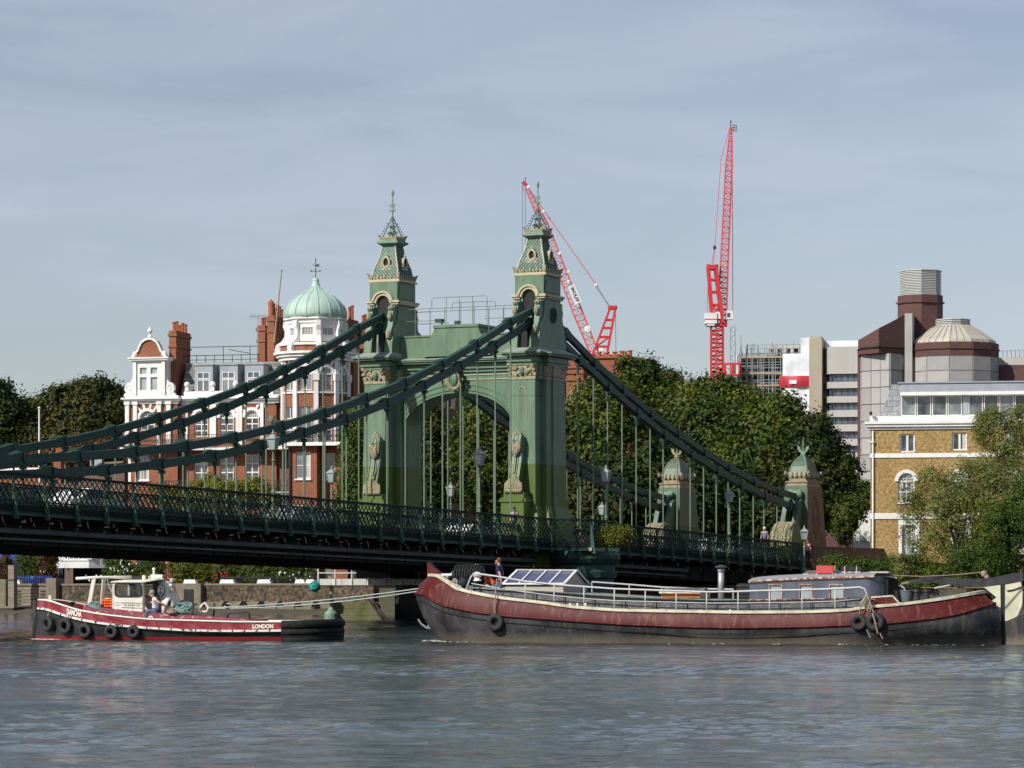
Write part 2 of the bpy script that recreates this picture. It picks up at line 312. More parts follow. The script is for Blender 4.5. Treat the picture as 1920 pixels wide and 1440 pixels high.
mat('grey_plank', (0.45, 0.42, 0.36), 0.8, (0.3, 0.27, 0.22), 3, 0.7, stretch=(0.5, 1, 5))
mat('red_plastic', (0.55, 0.06, 0.06), 0.6)
mat('blue_plastic', (0.02, 0.03, 0.28), 0.5)
mat('grey_plastic', (0.12, 0.14, 0.15), 0.5)
mat('hatch_side', (0.09, 0.09, 0.095), 0.5, (0.24, 0.24, 0.25), 5, 0.8, stretch=(1, 1, 5), thresh=(0.52, 0.6))
mat('tug_maroon', (0.22, 0.012, 0.028), 0.36, (0.34, 0.09, 0.10), 2.2, 0.7, coat=0.3, bump=0.25, bscale=2.2)
mat('tug_casing', (0.19, 0.018, 0.034), 0.5, (0.55, 0.40, 0.38), 9, 0.9, thresh=(0.58, 0.63))
mat('tug_black', (0.018, 0.018, 0.02), 0.4, (0.05, 0.05, 0.05), 3, 0.6, bump=0.3, bscale=2)
mat('tug_white', (0.78, 0.75, 0.66), 0.4, (0.62, 0.57, 0.46), 2, 0.5)
mat('boot_red', (0.22, 0.01, 0.014), 0.5)
mat('white_chipped', (0.75, 0.73, 0.68), 0.5, (0.08, 0.06, 0.06), 6, 1.0, thresh=(0.56, 0.6), stretch=(0.6, 1, 1))
mat('skin', (0.55, 0.30, 0.21), 0.55, (0.48, 0.24, 0.17), 8, 0.5)
mat('hair_grey', (0.34, 0.31, 0.26), 0.8); mat('hair_brown', (0.12, 0.055, 0.025), 0.8); mat('hair_black', (0.012, 0.01, 0.01), 0.7)
mat('white_cloth', (0.78, 0.77, 0.78), 0.8, (0.6, 0.58, 0.66), 5, 0.5, bump=0.4, bscale=9, stretch=(1, 1, 3))
mat('denim', (0.055, 0.095, 0.17), 0.85, (0.12, 0.17, 0.25), 7, 0.7, bump=0.3, bscale=12)
mat('navy_cloth', (0.012, 0.018, 0.07), 0.85, (0.02, 0.03, 0.1), 6, 0.5, bump=0.3, bscale=10)
mat('dark_cloth', (0.02, 0.022, 0.028), 0.85); mat('purple_pack', (0.05, 0.03, 0.30), 0.7); mat('pink_cloth', (0.6, 0.28, 0.22), 0.8); mat('grey_cloth', (0.18, 0.2, 0.26), 0.8)
mat('white_letters', (0.82, 0.78, 0.66), 0.5, (0.7, 0.66, 0.56), 4, 0.4); mat('dark_letters', (0.03, 0.03, 0.04), 0.6); mat('pale_letters', (0.42, 0.50, 0.52), 0.5)
mat('sign_blue', (0.02, 0.06, 0.35), 0.5); mat('sign_panel', (0.035, 0.045, 0.06), 0.5); mat('sign_red', (0.5, 0.03, 0.03), 0.5)
mat('mauve', (0.42, 0.32, 0.55), 0.6); mat('verdigris', (0.20, 0.29, 0.22), 0.65, (0.12, 0.19, 0.13), 2, 0.6); mat('teal_net', (0.02, 0.36, 0.30), 0.8, (0.01, 0.22, 0.2), 12, 0.8)
mat('mud', (0.085, 0.075, 0.045), 0.75, (0.05, 0.055, 0.03), 0.8, 0.8, bump=0.6, bscale=3)
mat('algae_stone', (0.20, 0.18, 0.11), 0.85, (0.09, 0.12, 0.02), 1.2, 0.9, bump=0.4)
mat('grass', (0.06, 0.09, 0.03), 0.9); mat('earth', (0.09, 0.08, 0.06), 0.9, (0.06, 0.065, 0.035), 0.1, 0.8)
mat('petal_white', (0.85, 0.82, 0.78), 0.7); mat('petal_pink', (0.75, 0.25, 0.28), 0.7); mat('petal_red', (0.55, 0.02, 0.03), 0.7)
brick('brick_red', (0.32, 0.082, 0.034), (0.23, 0.055, 0.022), (0.32, 0.17, 0.10), dirt=(0.12, 0.05, 0.03))
brick('brick_dull', (0.17, 0.075, 0.045), (0.12, 0.05, 0.035), (0.2, 0.15, 0.11))
brick('brick_yellow', (0.42, 0.265, 0.075), (0.33, 0.20, 0.06), (0.42, 0.31, 0.15), dirt=(0.17, 0.11, 0.045), damt=0.6, dscale=0.3, vs=5, vr=(0.6, 1.35))
brick('brick_purple', (0.125, 0.055, 0.05), (0.10, 0.043, 0.04), (0.13, 0.08, 0.07), bw=0.5, bh=0.17, dirt=(0.05, 0.03, 0.03), damt=0.25)
brick('wall_brick', (0.10, 0.066, 0.04), (0.06, 0.042, 0.028), (0.15, 0.115, 0.075), dirt=(0.018, 0.015, 0.010), damt=0.9, dscale=1.1, bump=0.6, vs=3.5, vr=(0.3, 1.9))
brick('slate_tiles', (0.12, 0.125, 0.13), (0.26, 0.26, 0.24), (0.05, 0.05, 0.05), bw=0.45, bh=0.3, ms=0.02, dirt=(0.3, 0.28, 0.22), damt=0.4)
brick('slate_light', (0.33, 0.34, 0.36), (0.25, 0.26, 0.28), (0.16, 0.16, 0.17), bw=0.8, bh=0.42, ms=0.02, dirt=(0.42, 0.42, 0.4), damt=0.3)
brick('far_cladding', (0.42, 0.405, 0.385), (0.36, 0.35, 0.34), (0.27, 0.26, 0.25), bw=1.5, bh=3.3, ms=0.06, dirt=(0.3, 0.29, 0.28), damt=0.4, dscale=0.1, bump=0.1)
leafmat('leaf_plane', [(0.010, 0.022, 0.005), (0.034, 0.060, 0.009), (0.09, 0.125, 0.015), (0.22, 0.22, 0.03)])
leafmat('leaf_dark', [(0.009, 0.020, 0.005), (0.022, 0.042, 0.009), (0.045, 0.066, 0.013), (0.09, 0.08, 0.02)])
leafmat('leaf_autumn', [(0.025, 0.035, 0.010), (0.05, 0.062, 0.014), (0.075, 0.088, 0.018), (0.15, 0.10, 0.02)])
leafmat('leaf_willow', [(0.07, 0.095, 0.018), (0.15, 0.175, 0.035), (0.27, 0.29, 0.085), (0.42, 0.44, 0.25)], trans=0.45)
leafmat('leaf_hedge', [(0.02, 0.045, 0.008), (0.05, 0.085, 0.012), (0.10, 0.15, 0.02), (0.17, 0.18, 0.03)])
leafmat('leaf_bright', [(0.05, 0.07, 0.008), (0.12, 0.14, 0.015), (0.20, 0.21, 0.025), (0.30, 0.26, 0.04)])
leafmat('leaf_red', [(0.04, 0.05, 0.012), (0.10, 0.07, 0.02), (0.16, 0.05, 0.025), (0.12, 0.12, 0.03)])
def glass(name, col, rough=0.08, tint=(0.2, 0.24, 0.28)):
    """window glass seen from outside by day: a dark room behind a reflecting pane"""
    return mat(name, col, rough, tint, 0.7, 0.6, spec=0.9, detail=2, bump=0.04, bscale=0.8)
glass('pane_dark', (0.02, 0.022, 0.025)); glass('pane_grey', (0.13, 0.15, 0.16), 0.12, (0.3, 0.32, 0.32)); glass('pane_pale', (0.3, 0.34, 0.35), 0.15, (0.45, 0.48, 0.5)); glass('pane_blue', (0.07, 0.09, 0.14), 0.1, (0.14, 0.17, 0.22))
glass('skylight', (0.075, 0.085, 0.15), 0.12, (0.14, 0.16, 0.24))
def see_through():
    m = bpy.data.materials.new('clear_pane'); m.use_nodes = True; t = m.node_tree; b = t.nodes['Principled BSDF']; o = t.nodes['Material Output']
    b.inputs['Base Color'].default_value = (0.1, 0.12, 0.12, 1); b.inputs['Roughness'].default_value = 0.05
    tr = t.nodes.new('ShaderNodeBsdfTransparent'); tr.inputs[0].default_value = (0.8, 0.84, 0.82, 1); mx = t.nodes.new('ShaderNodeMixShader'); mx.inputs[0].default_value = 0.25
    t.links.new(tr.outputs[0], mx.inputs[1]); t.links.new(b.outputs[0], mx.inputs[2]); t.links.new(mx.outputs[0], o.inputs[0]); MATS['clear_pane'] = m
see_through()
# ================================================================ RIVER, BANK, GROUND
FP = FPX; N0 = Vector((48 * 195.7 / FPX, 195.7, 0)); _k = 2890 / FPX; UY = 1 / math.sqrt(1 + _k * _k); UX = _k * UY
BU = Vector((UX, UY, 0)); BV = Vector((-UY, UX, 0))         # along the bridge (towards the far bank) and across it
BM = Matrix(((UX, -UY, 0, N0.x), (UY, UX, 0, N0.y), (0, 0, 1, 0), (0, 0, 0, 1)))
def water_mat():
    m = bpy.data.materials.new('river_water'); m.use_nodes = True; t = m.node_tree; b = t.nodes['Principled BSDF']; l = t.links.new
    b.inputs['Roughness'].default_value = 0.04; b.inputs['IOR'].default_value = 1.333; b.inputs['Base Color'].default_value = (0.022, 0.034, 0.026, 1)
    b.inputs['Specular IOR Level'].default_value = 0.5; b.inputs['Specular Tint'].default_value = (0.84, 0.93, 0.93, 1)
    tc = t.nodes.new('ShaderNodeTexCoord')
    def nz(sx, sy, sc, det, rough=0.55):
        mp = t.nodes.new('ShaderNodeMapping'); mp.inputs['Scale'].default_value = (sx, sy, 1); mp.inputs['Rotation'].default_value = (0, 0, R(random.uniform(-12, 12)))
        n = t.nodes.new('ShaderNodeTexNoise'); n.inputs['Scale'].default_value = sc; n.inputs['Detail'].default_value = det; n.inputs['Roughness'].default_value = rough
        l(tc.outputs['Object'], mp.inputs[0]); l(mp.outputs[0], n.inputs[0]); return n
    a = nz(1, 1, 5.0, 5, 0.6); c = nz(0.5, 1, 0.45, 4); e = nz(0.10, 0.35, 0.10, 3)
    # calmer and rougher patches
    mr = t.nodes.new('ShaderNodeMapRange'); mr.inputs['From Min'].default_value = 0.38; mr.inputs['From Max'].default_value = 0.62; mr.inputs['To Min'].default_value = 0.45; mr.inputs['To Max'].default_value = 1.3
    l(e.outputs[0], mr.inputs[0])
    mul = t.nodes.new('ShaderNodeMath'); mul.operation = 'MULTIPLY'; l(a.outputs[0], mul.inputs[0]); l(mr.outputs[0], mul.inputs[1])
    ma = t.nodes.new('ShaderNodeMath'); ma.operation = 'MULTIPLY_ADD'; ma.inputs[1].default_value = 2.2; l(c.outputs[0], ma.inputs[0]); l(mul.outputs[0], ma.inputs[2])
    bp = t.nodes.new('ShaderNodeBump'); bp.inputs['Strength'].default_value = 1.0; bp.inputs['Distance'].default_value = 0.03
    l(ma.outputs[0], bp.inputs['Height']); l(bp.outputs[0], b.inputs['Normal'])
    MATS['river_water'] = m
water_mat()
def bp_(x, y, z): return BM @ Vector((x, y, z))
XW = 38.0                                                     # the river wall, in metres beyond the towers
# the surface itself is rippled geometry: many crossing wave trains, rougher and calmer patches
def waves(Xg, Yg, lmin):
    rg = np.random.default_rng(21); Hh = np.zeros_like(Xg)
    patch = sum(np.sin(Xg * kx + Yg * ky + ph) for kx, ky, ph in ((0.11, 0.07, 1.0), (-0.07, 0.16, 2.2), (0.05, -0.23, 0.4), (0.21, 0.05, 5.1), (-0.02, 0.4, 3.0))) / 2.6
    patch = np.clip(0.72 + 0.75 * patch, 0.15, 1.8)
    for i in range(90):
        lam = 0.26 * (16.0 ** rg.random()); th = rg.normal(1.5, 0.75); ph = rg.random() * 6.283; k = 6.2832 / lam
        slope = 0.0135 * (1.0 if lam < 1.1 else 0.70 if lam < 2.2 else 0.46)
        if lam < lmin: continue
        w = Xg * k * math.cos(th) + Yg * k * math.sin(th) + ph
        Hh += slope / k * np.sin(w + 0.6 * np.sin(w * 0.13 + Xg * 0.7)) * (patch if lam < 2.2 else 1.0)
    return Hh
VV = []; QQ = []; nb = 0
for (y0, y1, hw, st) in ((26.0, 70.2, 15.0, 0.11), (70.0, 126.3, 27.0, 0.19), (126.0, 262.0, 62.0, 0.42)):
    xs = np.arange(-hw, hw + st, st); ys = np.arange(y0, y1, st); Xg, Yg = np.meshgrid(xs, ys); Hh = waves(Xg, Yg, st * 2.4)
    VV.append(np.stack([Xg, Yg, Hh], -1).reshape(-1, 3)); n1, n2 = len(ys), len(xs); I = np.arange(n1 * n2).reshape(n1, n2) + nb; nb += n1 * n2
    QQ.append(np.stack([I[:-1, :-1], I[:-1, 1:], I[1:, 1:], I[1:, :-1]], -1).reshape(-1, 4))
nb0 = nb; far = [BM @ Vector(c) for c in ((-230, -700, -0.16), (XW + 2, -700, -0.16), (XW + 2, 900, -0.16), (-230, 900, -0.16))]
VV.append(np.array([tuple(v) for v in far])); QQ.append(np.array([[nb0, nb0 + 1, nb0 + 2, nb0 + 3]]))
rme = npmesh('river', np.concatenate(VV), np.concatenate(QQ), 'river_water'); rme.polygons.foreach_set('use_smooth', [True] * len(rme.polygons))
tag(link('river', rme), kind='structure')
mb = MB(BM); mb.box(XW + 0.5, 3200, -2600, 3200, -3, 2.0)
tag(mb.build('ground', 'earth'), kind='structure')
# foreshore of mud at the foot of the wall
V = []; Q = []; nu, nv = 14, 120
for i in range(nu + 1):
    for j in range(nv + 1):
        u = i / nu; y = -60 + 160 * j / nv; x = XW + 0.3 - 9.5 * u + 1.6 * noise.noise((y * 0.06, 3, u))
        z = 0.62 * (1 - u) ** 1.2 - 0.06 - 0.12 * u + 0.10 * noise.noise((x * 0.5, y * 0.35, 1)) * (1 - u)
        V.append(BM @ Vector((x, y, z)))
for i in range(nu):
    for j in range(nv): Q.append((i * (nv + 1) + j, i * (nv + 1) + j + 1, (i + 1) * (nv + 1) + j + 1, (i + 1) * (nv + 1) + j))
mb = MB(); mb.smooth = True; mb.add(V, Q); tag(mb.build('foreshore', 'mud'), kind='structure')
# ================================================================ SUSPENSION BRIDGE (local x along it, y across it, z up from the water)
bridge = thing('suspension_bridge', 'green iron suspension bridge with two arched towers and double chains, crossing above the boats', 'bridge', BM)
YF = 10.28                                                     # far pair of chains
def zr(x): return 6.0 - 0.0165 * x - (0.00015 * x * x if x > 0 else 0)
UPZ = [(0, 19.0), (3.8, 17.87), (8.3, 16.25), (12.8, 14.8), (17.4, 13.47), (22, 12.35), (26.7, 11.3), (31.2, 10.4), (36, 9.6), (40.7, 8.98), (45.4, 8.5), (50.3, 8.1), (55, 7.82), (60, 7.62), (65, 7.5)]
LOZ = [(0.8, 18.1), (5.9, 16.34), (10.5, 14.83), (15.1, 13.45), (19.6, 12.2), (24.3, 11.1), (29, 10.13), (33.4, 9.3), (38.1, 8.58), (43.1, 8.0), (47.9, 7.53), (52.6, 7.25), (57.4, 7.0), (62, 6.9)]
# one chain link, its knuckle at the lower end: built along +x with length 1, widened at the joints
def link_mesh(ln):
    mb = MB(); h0, h1 = 0.20, 0.295; w = 0.30; rise = min(0.9, ln * 0.3)
    prof_t = [(0, h0), (ln - rise - 0.25, h0), (ln - rise, h0 + 0.02), (ln - 0.35, h1), (ln - 0.1, h1 + 0.02), (ln + 0.02, h0)]
    prof_b = [(ln + 0.02, -h0), (ln - 0.1, -h0 - 0.09), (ln - 0.35, -h0 - 0.08), (ln - rise, -h0), (0, -h0)]
    mb.prism(prof_t + prof_b, -w / 2, w / 2)
    n = 10
    for s_ in (-1, 1):
        y = s_ * w / 2
        mb.prism([(0.0 + 0.24 * math.cos(2 * math.pi * i / n), 0.02 + 0.24 * math.sin(2 * math.pi * i / n)) for i in range(n)], y, y + s_ * 0.07)
    for i in range(3): mb.box(ln - rise + i * 0.18, ln - rise + 0.05 + i * 0.18, -w / 2 - 0.01, w / 2 + 0.01, h0 + 0.03 + i * 0.05, h0 + 0.07 + i * 0.05)
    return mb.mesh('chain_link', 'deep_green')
HNG = MB(); HNG.tube([(0, 0, -1), (0, 0, 0)], 0.045, 6); hanger_me = HNG.mesh('hanger', 'hanger_green')
mb = MB(); mb.lathe([(0.05, -0.6), (0.075, -0.5), (0.095, -0.25), (0.07, -0.1), (0.07, 0.0)], n=8); mb.box(-0.10, 0.10, -0.15, 0.15, -0.1, 0.08); clamp_me = mb.mesh('hanger_clamp', 'deep_green')
for yy, nm in ((0.0, 'near'), (YF, 'far')):
    for sd in (-1, 1):
        for tab, nme in ((UPZ, 'upper'), (LOZ, 'lower')):
            pts = [(sd * x, z) for x, z in tab]
            if sd == 1: pts = [p for p in pts if p[0] < 44.5] + [(46.0, 8.6 if nme == 'upper' else 7.85)]
            ch = bpy.data.objects.new('chain', None); COL.objects.link(ch); ch.parent = bridge
            for i in range(len(pts) - 1):
                a, b = pts[i], pts[i + 1]
                hi, lo = a, b
                # knuckle towards the tower side; link drawn from lower pin up to upper pin
                d = Vector((hi[0] - lo[0], 0, hi[1] - lo[1])); ln = d.length; ang = math.atan2(-d.z, d.x)
                o = link('link', link_mesh(ln), ch); o.location = (lo[0], yy, lo[1]); o.rotation_euler = (0, ang, 0)
            if True:
                for (x, z) in pts[1:]:
                    if abs(x) < 3 or (sd == 1 and x > 43): continue
                    zb = zr(x) - 1.9
                    h = link('hanger', hanger_me, bridge); h.location = (x, yy, z - 0.38); h.scale = (1, 1, max(0.3, z - 0.38 - zb))
                    c = link('clamp', clamp_me, h); c.scale = (1, 1, 1 / h.scale[2]); 
# ---- lattice panels, posts, handrails
def lattice(L_, H_, step, t, dep=0.03):
    mb = MB(); k = H_ / L_
    a = -H_
    while a < L_:
        # rising bar x = a + s, z = -H + s
        s0 = max(0, -a); s1 = min(H_, L_ - a)
        if s1 - s0 > 0.05:
            mb.bar((a + s0, 0.012, -H_ + s0), (a + s1, 0.012, -H_ + s1), t, dep, up=(0, 1, 0))
            mb.bar((L_ - a - s0, -0.012, -H_ + s0), (L_ - a - s1, -0.012, -H_ + s1), t, dep, up=(0, 1, 0))
        a += step
    return mb
PL, PS = 2.45, 2.3
def panel_mesh(Lp):
    mb = lattice(Lp, 1.12, Lp / 6.0, 0.045, 0.03)
    lo = lattice(Lp, 0.42, Lp / 12.0, 0.035, 0.03)
    mb.add([(x, y, z - 1.2) for x, y, z in lo.v], lo.f)
    mb.box(0, Lp, -0.03, 0.03, -1.20, -1.13); mb.box(0, Lp, -0.025, 0.025, -0.58, -0.545); mb.box(0, Lp, -0.05, 0.05, -1.72, -1.62); mb.box(0, Lp, -0.03, 0.03, -0.03, 0.02)
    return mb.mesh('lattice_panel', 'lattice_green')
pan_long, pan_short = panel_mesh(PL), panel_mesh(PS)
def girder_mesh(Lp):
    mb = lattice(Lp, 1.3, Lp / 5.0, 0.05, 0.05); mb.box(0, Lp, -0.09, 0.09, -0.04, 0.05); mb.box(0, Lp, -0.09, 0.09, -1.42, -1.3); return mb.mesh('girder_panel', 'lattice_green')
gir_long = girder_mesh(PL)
def post_mesh():
    mb = MB(); mb.prism([(0.05, 0.02), (-0.05, 0.02), (-0.07, -0.6), (-0.16, -1.1), (-0.22, -1.62), (-0.30, -1.95), (-0.20, -2.0), (0.02, -1.9), (0.05, -1.2)], -0.04, 0.04, 'x')
    return mb.mesh('post', 'post_green')
post_me = post_mesh()
def place_run(p, q, Lp, me, sgn=1, posts=True, drop=0.0, pm=None):
    """a run of equal panels between plan points p and q, following the deck's slope"""
    P = Vector(p); Q = Vector(q); d = Q - P; n = max(1, round(d.length / Lp)); ang = math.atan2(d.y, d.x)
    for i in range(n):
        a = P + d * (i / n); b = P + d * ((i + 1) / n); za, zb = zr(a.x) - drop, zr(b.x) - drop
        l = (b - a).length
        o = link('lattice_panel' if posts else 'girder_panel', me, bridge); o.location = (a.x, a.y, za); o.rotation_euler = (0, -math.atan2(zb - za, l), ang); o.scale = (l / Lp, 1, 1)
        if posts:
            o = link('post', post_me, bridge); o.location = (a.x, a.y, za); o.rotation_euler = (0, 0, ang); o.scale = (1, sgn, 1)
def rail_run(pts, drop, w, h, name, m, y=0):
    mb = MB()
    for a, b in zip(pts, pts[1:]):
        mb.bar((a[0], a[1], zr(a[0]) - drop), (b[0], b[1], zr(b[0]) - drop), w, h)
    mb.build(name, m, bridge)
XL, XR = -64.0, 41.5
for Y0, sg, OUT in ((-2.3, 1, -4.3), (YF + 2.3, -1, YF + 4.3)):
    path = [(XL, Y0), (-3.0, Y0), (-1.6, OUT), (2.2, OUT), (3.6, Y0), (XR, Y0)]
    if OUT > 0: path = [(XL, Y0), (XR, Y0)]
    for a, b in zip(path, path[1:]):
        if a[0] >= 3.0: place_run(a, b, PS, pan_short, sg)
        else: place_run(a, b, PL, pan_long, sg)
    fine = []
    for a, b in zip(path, path[1:]):
        n = max(1, int(abs(b[0] - a[0]) / 5)); fine += [(a[0] + (b[0] - a[0]) * i / n, a[1] + (b[1] - a[1]) * i / n) for i in range(n)]
    fine.append(path[-1])
    rail_run(fine, -0.04, 0.16, 0.09, 'handrail', 'lattice_green'); rail_run(fine, 1.76, 0.14, 0.10, 'bottom_rail', 'deep_green')
for Y0 in (-0.02, YF + 0.02):
    place_run((XL, Y0), (XR, Y0), PL, gir_long, 1, False, 0.28)
# ---- deck: footways, road, beams, girders, pipes
XS = [XL + (XR - XL) * i / 24 for i in range(25)]
def strip(y0, y1, t0, t1, name, m, x0=XL, x1=XR):
    mb = MB(); xs = [x for x in XS if x0 < x < x1]; xs = [x0] + xs + [x1]
    for a, b in zip(xs, xs[1:]):
        za, zb = zr(a), zr(b)
        mb.add([(a, y0, za - t0), (b, y0, zb - t0), (b, y1, zb - t0), (a, y1, za - t0), (a, y0, za - t1), (b, y0, zb - t1), (b, y1, zb - t1), (a, y1, za - t1)], [(0, 1, 2, 3), (7, 6, 5, 4), (0, 4, 5, 1), (3, 2, 6, 7), (0, 3, 7, 4), (1, 5, 6, 2)])
    mb.build(name, m, bridge)
strip(-2.24, -0.2, 1.25, 1.5, 'footway', 'asphalt'); strip(YF + 0.2, YF + 2.24, 1.25, 1.5, 'footway', 'asphalt'); strip(0.5, YF - 0.5, 1.42, 1.8, 'roadway', 'asphalt')
strip(-0.3, -0.12, 2.0, 3.0, 'main_girder', 'shade_and_black'); strip(YF + 0.12, YF + 0.3, 2.0, 3.0, 'main_girder', 'shade_and_black'); strip(0.3, YF - 0.3, 1.85, 2.75, 'underfloor', 'shade_and_black')
mb = MB()
x = XL
while x < XR:
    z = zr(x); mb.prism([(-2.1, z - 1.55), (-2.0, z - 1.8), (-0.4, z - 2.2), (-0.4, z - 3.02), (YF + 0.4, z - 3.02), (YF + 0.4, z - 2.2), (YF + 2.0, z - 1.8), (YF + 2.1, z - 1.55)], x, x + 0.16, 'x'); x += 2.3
tag(mb.build('cross_beams', 'shade_and_black', bridge))
for (y, t, r_) in ((-0.75, 2.42, 0.13), (-0.55, 2.78, 0.06)):
    for (xa, xb) in ((XL, -1.2), (3.2, 22.0)):
        mb = MB(); n = 12; mb.tube([(xa + (xb - xa) * i / n, y, zr(xa + (xb - xa) * i / n) - t) for i in range(n + 1)], r_, 8); mb.smooth = False; mb.build('service_pipe', 'pipe_grey', bridge)
mb = MB()
x = XL
while x < XR:
    z = zr(x); mb.box(x + 0.5, x + 0.58, -0.95, -0.87, z - 2.30, z - 2.16); mb.box(x + 0.2, x + 0.27, -1.3, -1.23, z - 2.0, z - 1.94); x += 2.3
tag(mb.build('pipe_brackets', 'hanger_green', bridge), kind='stuff')
# ---- iron below the towers, and black boxes for the shade under the deck
for yc in (-2.9,):
    mb = MB(); mb.smooth = False
    mb.lathe([(1.75, -2.5), (1.75, 2.0), (1.85, 2.1), (1.85, 2.5), (2.0, 2.6), (2.05, 2.95), (1.9, 3.05), (1.9, 3.35), (2.1, 3.5), (2.25, 3.75), (2.25, 3.95), (2.0, 4.2)], (0.35, yc, 0), 20); mb.build('river_pier', 'deep_green', bridge)
    mb = MB(); mb.box(-1.75, 2.45, min(yc, yc - 1.5 if yc < 0 else yc + 1.5), max(yc, yc - 1.5 if yc < 0 else yc + 1.5), 4.2, 4.4); mb.build('lookout_floor', 'lead_grey', bridge)
mb = MB(); mb.box(3.4, 5.4, -1.2, YF + 1.3, -2.5, 3.0); mb.build('shade_block', 'shade_and_black', bridge)  # black backdrop standing in for the deep shade under the bridge
mb = MB(); mb.box(-1.9, 2.6, YF - 1.2, YF + 1.2, 2.6, 3.4); mb.build('shade_block', 'shade_and_black', bridge)  # black block painted in for the shade below the far tower

# ---- towers
def tower(y0, sg):
    """tower coordinates: x, o (outwards from the road), z"""
    TM = Matrix(((1, 0, 0, 0.35), (0, -sg, 0, y0), (0, 0, 1, 0), (0, 0, 0, 1)))
    def B(M2=None): return MB(TM if M2 is None else TM @ M2)
    b = B()
    for (hx, ho, e) in ((2.15, 0.82, 0.0), (1.22, 1.15, 0.0), (0.45, 1.24, 0.0)):
        b.frus((-hx - 0.13, hx + 0.13, -ho - 0.09, ho + 0.09), 6.9, (-hx, hx, -ho, ho), 14.55)
    b.box(-1.9, 1.9, -0.95, 1.0, 14.55, 15.6)
    tw = b.build('tower', 'bridge_green', bridge)
    b = B()
    for z in (8.2, 9.45, 10.9, 12.3, 13.6): b.box(-2.19, 2.19, -0.87, 0.87, z, z + 0.025); b.box(-1.27, 1.27, -1.20, 1.20, z, z + 0.02)
    b.build('plate_joint', 'bridge_green', tw)
    # plinth
    b = B()
    for (hx, ho) in ((2.32, 1.0), (1.42, 1.34), (0.66, 1.44)):
        b.frus((-hx - 0.22, hx + 0.22, -ho - 0.2, ho + 0.2), 3.2, (-hx - 0.22, hx + 0.22, -ho - 0.2, ho + 0.2), 6.0)
        b.frus((-hx - 0.22, hx + 0.22, -ho - 0.2, ho + 0.2), 6.0, (-hx, hx, -ho, ho), 6.9)
    b.build('plinth', 'bridge_green', tw)
    # console scroll on its own pedestal, river side and land side
    for s in (-1, 1):
        b = B(); x0, x1 = sorted((s * 2.3, s * 3.15)); b.box(x0, x1, -0.98, 0.62, 3.6, 7.15); b.box(x0 - 0.08, x1 + 0.08, -1.08, 0.72, 7.15, 7.3); b.box(x0 - 0.03, x1 + 0.03, -1.0, 0.66, 7.3, 7.42)
        b.box(x0 + 0.1, x1 - 0.02, -0.85, 0.5, 7.42, 7.75); b.build('pedestal', 'bridge_green', tw)
        c = -0.18
        prof = [(2.2, 7.75), (3.05, 7.75), (3.08, 8.2), (2.98, 8.7), (2.78, 9.3), (2.62, 9.9), (2.62, 10.3), (2.75, 10.6), (2.78, 10.9), (2.66, 11.15), (2.4, 11.2), (2.2, 11.0)]
        poly = [(s * a, z) for a, z in prof]
        b = B(Matrix.Translation((0, c, 0))); b.prism(poly, -0.36, 0.36); 
        for o_ in (-0.34, -0.12, 0.12, 0.34): b.tube([(s * (a + 0.02), o_, z) for a, z in prof[1:10]], 0.045, 5)
        sc = b.build('scroll_bracket', 'bridge_green', tw)
        b = B(Matrix.Translation((0, c, 0)))
        for k in range(9):
            a = (k - 4) / 4.0; h = 1.15 - 0.5 * abs(a)
            b.ball((s * (3.08 + 0.02 * (4 - abs(k - 4))), a * 0.5, 7.75 + h * 0.42), (0.10, 0.11, h * 0.5), 6, 5)
            b.ball((s * 3.14, a * 0.5, 7.82), (0.1, 0.1, 0.13), 6, 4)
        for k in range(5):
            a = (k - 2) / 2.0; b.ball((s * 2.78, a * 0.24, 10.55 - 0.3 * (1 - abs(a))), (0.14, 0.13, 0.42), 6, 5); b.ball((s * 2.55, a * 0.22, 11.1 + 0.25 * (1 - abs(a))), (0.13, 0.1, 0.26), 6, 5)
        b.tube([(s * 3.0, 0, 8.9), (s * 2.84, 0, 9.4), (s * 2.7, 0, 9.9), (s * 2.68, 0, 10.3)], 0.05, 5)
        b.build('acanthus_leaf', 'gilt', tw)
        # moulded outline on the pilaster
        b = B(); xx = s * 2.18
        pts = [(xx, -0.3, 11.9), (xx, -0.3, 13.6)] + [(xx, -0.02 + 0.28 * math.cos(math.pi * (1 - t / 6)), 13.6 + 0.5 * math.sin(math.pi * t / 6)) for t in range(1, 6)] + [(xx, 0.26, 13.6), (xx, 0.26, 11.9), (xx, 0.33, 11.85), (xx, 0.26, 11.7), (xx, 0.1, 11.55), (xx, -0.14, 11.55), (xx, -0.3, 11.7), (xx, -0.37, 11.85), (xx, -0.3, 11.9)]
        b.tube(pts, 0.028, 4); b.build('moulding', 'cream_trim', tw)
    # capitals: gilt frieze with cartouche
    b = B()
    for (hx, ho) in ((2.17, 0.84), (1.24, 1.17), (0.47, 1.26)): b.box(-hx - 0.02, hx + 0.02, -ho - 0.02, ho + 0.02, 14.56, 14.75); b.box(-hx - 0.05, hx + 0.05, -ho - 0.05, ho + 0.05, 14.78, 15.42)
    rr = random.Random(3)
    for s in (-1, 1):
        for k in range(30):
            o_ = rr.uniform(-0.82, 0.82); z = rr.uniform(14.85, 15.4); q = rr.uniform(0.06, 0.11)
            if abs(o_) > 0.2: b.ball((s * (2.2 + 0.06), o_, z), (0.1, q, q), 6, 4)
        for o_ in (-0.88, 0.88): b.ball((s * 2.25, o_, 15.45), 0.15, 8, 5); b.ball((s * 2.25, o_, 15.12), 0.11, 8, 5)
    for k in range(26):
        x = rr.uniform(-2.1, 2.1); z = rr.uniform(14.85, 15.4); o_ = 0.9 if abs(x) > 1.25 else 1.24
        b.ball((x, o_, z), (0.1, 0.09, 0.1), 6, 4)
    b.build('capital', 'gilt', tw)
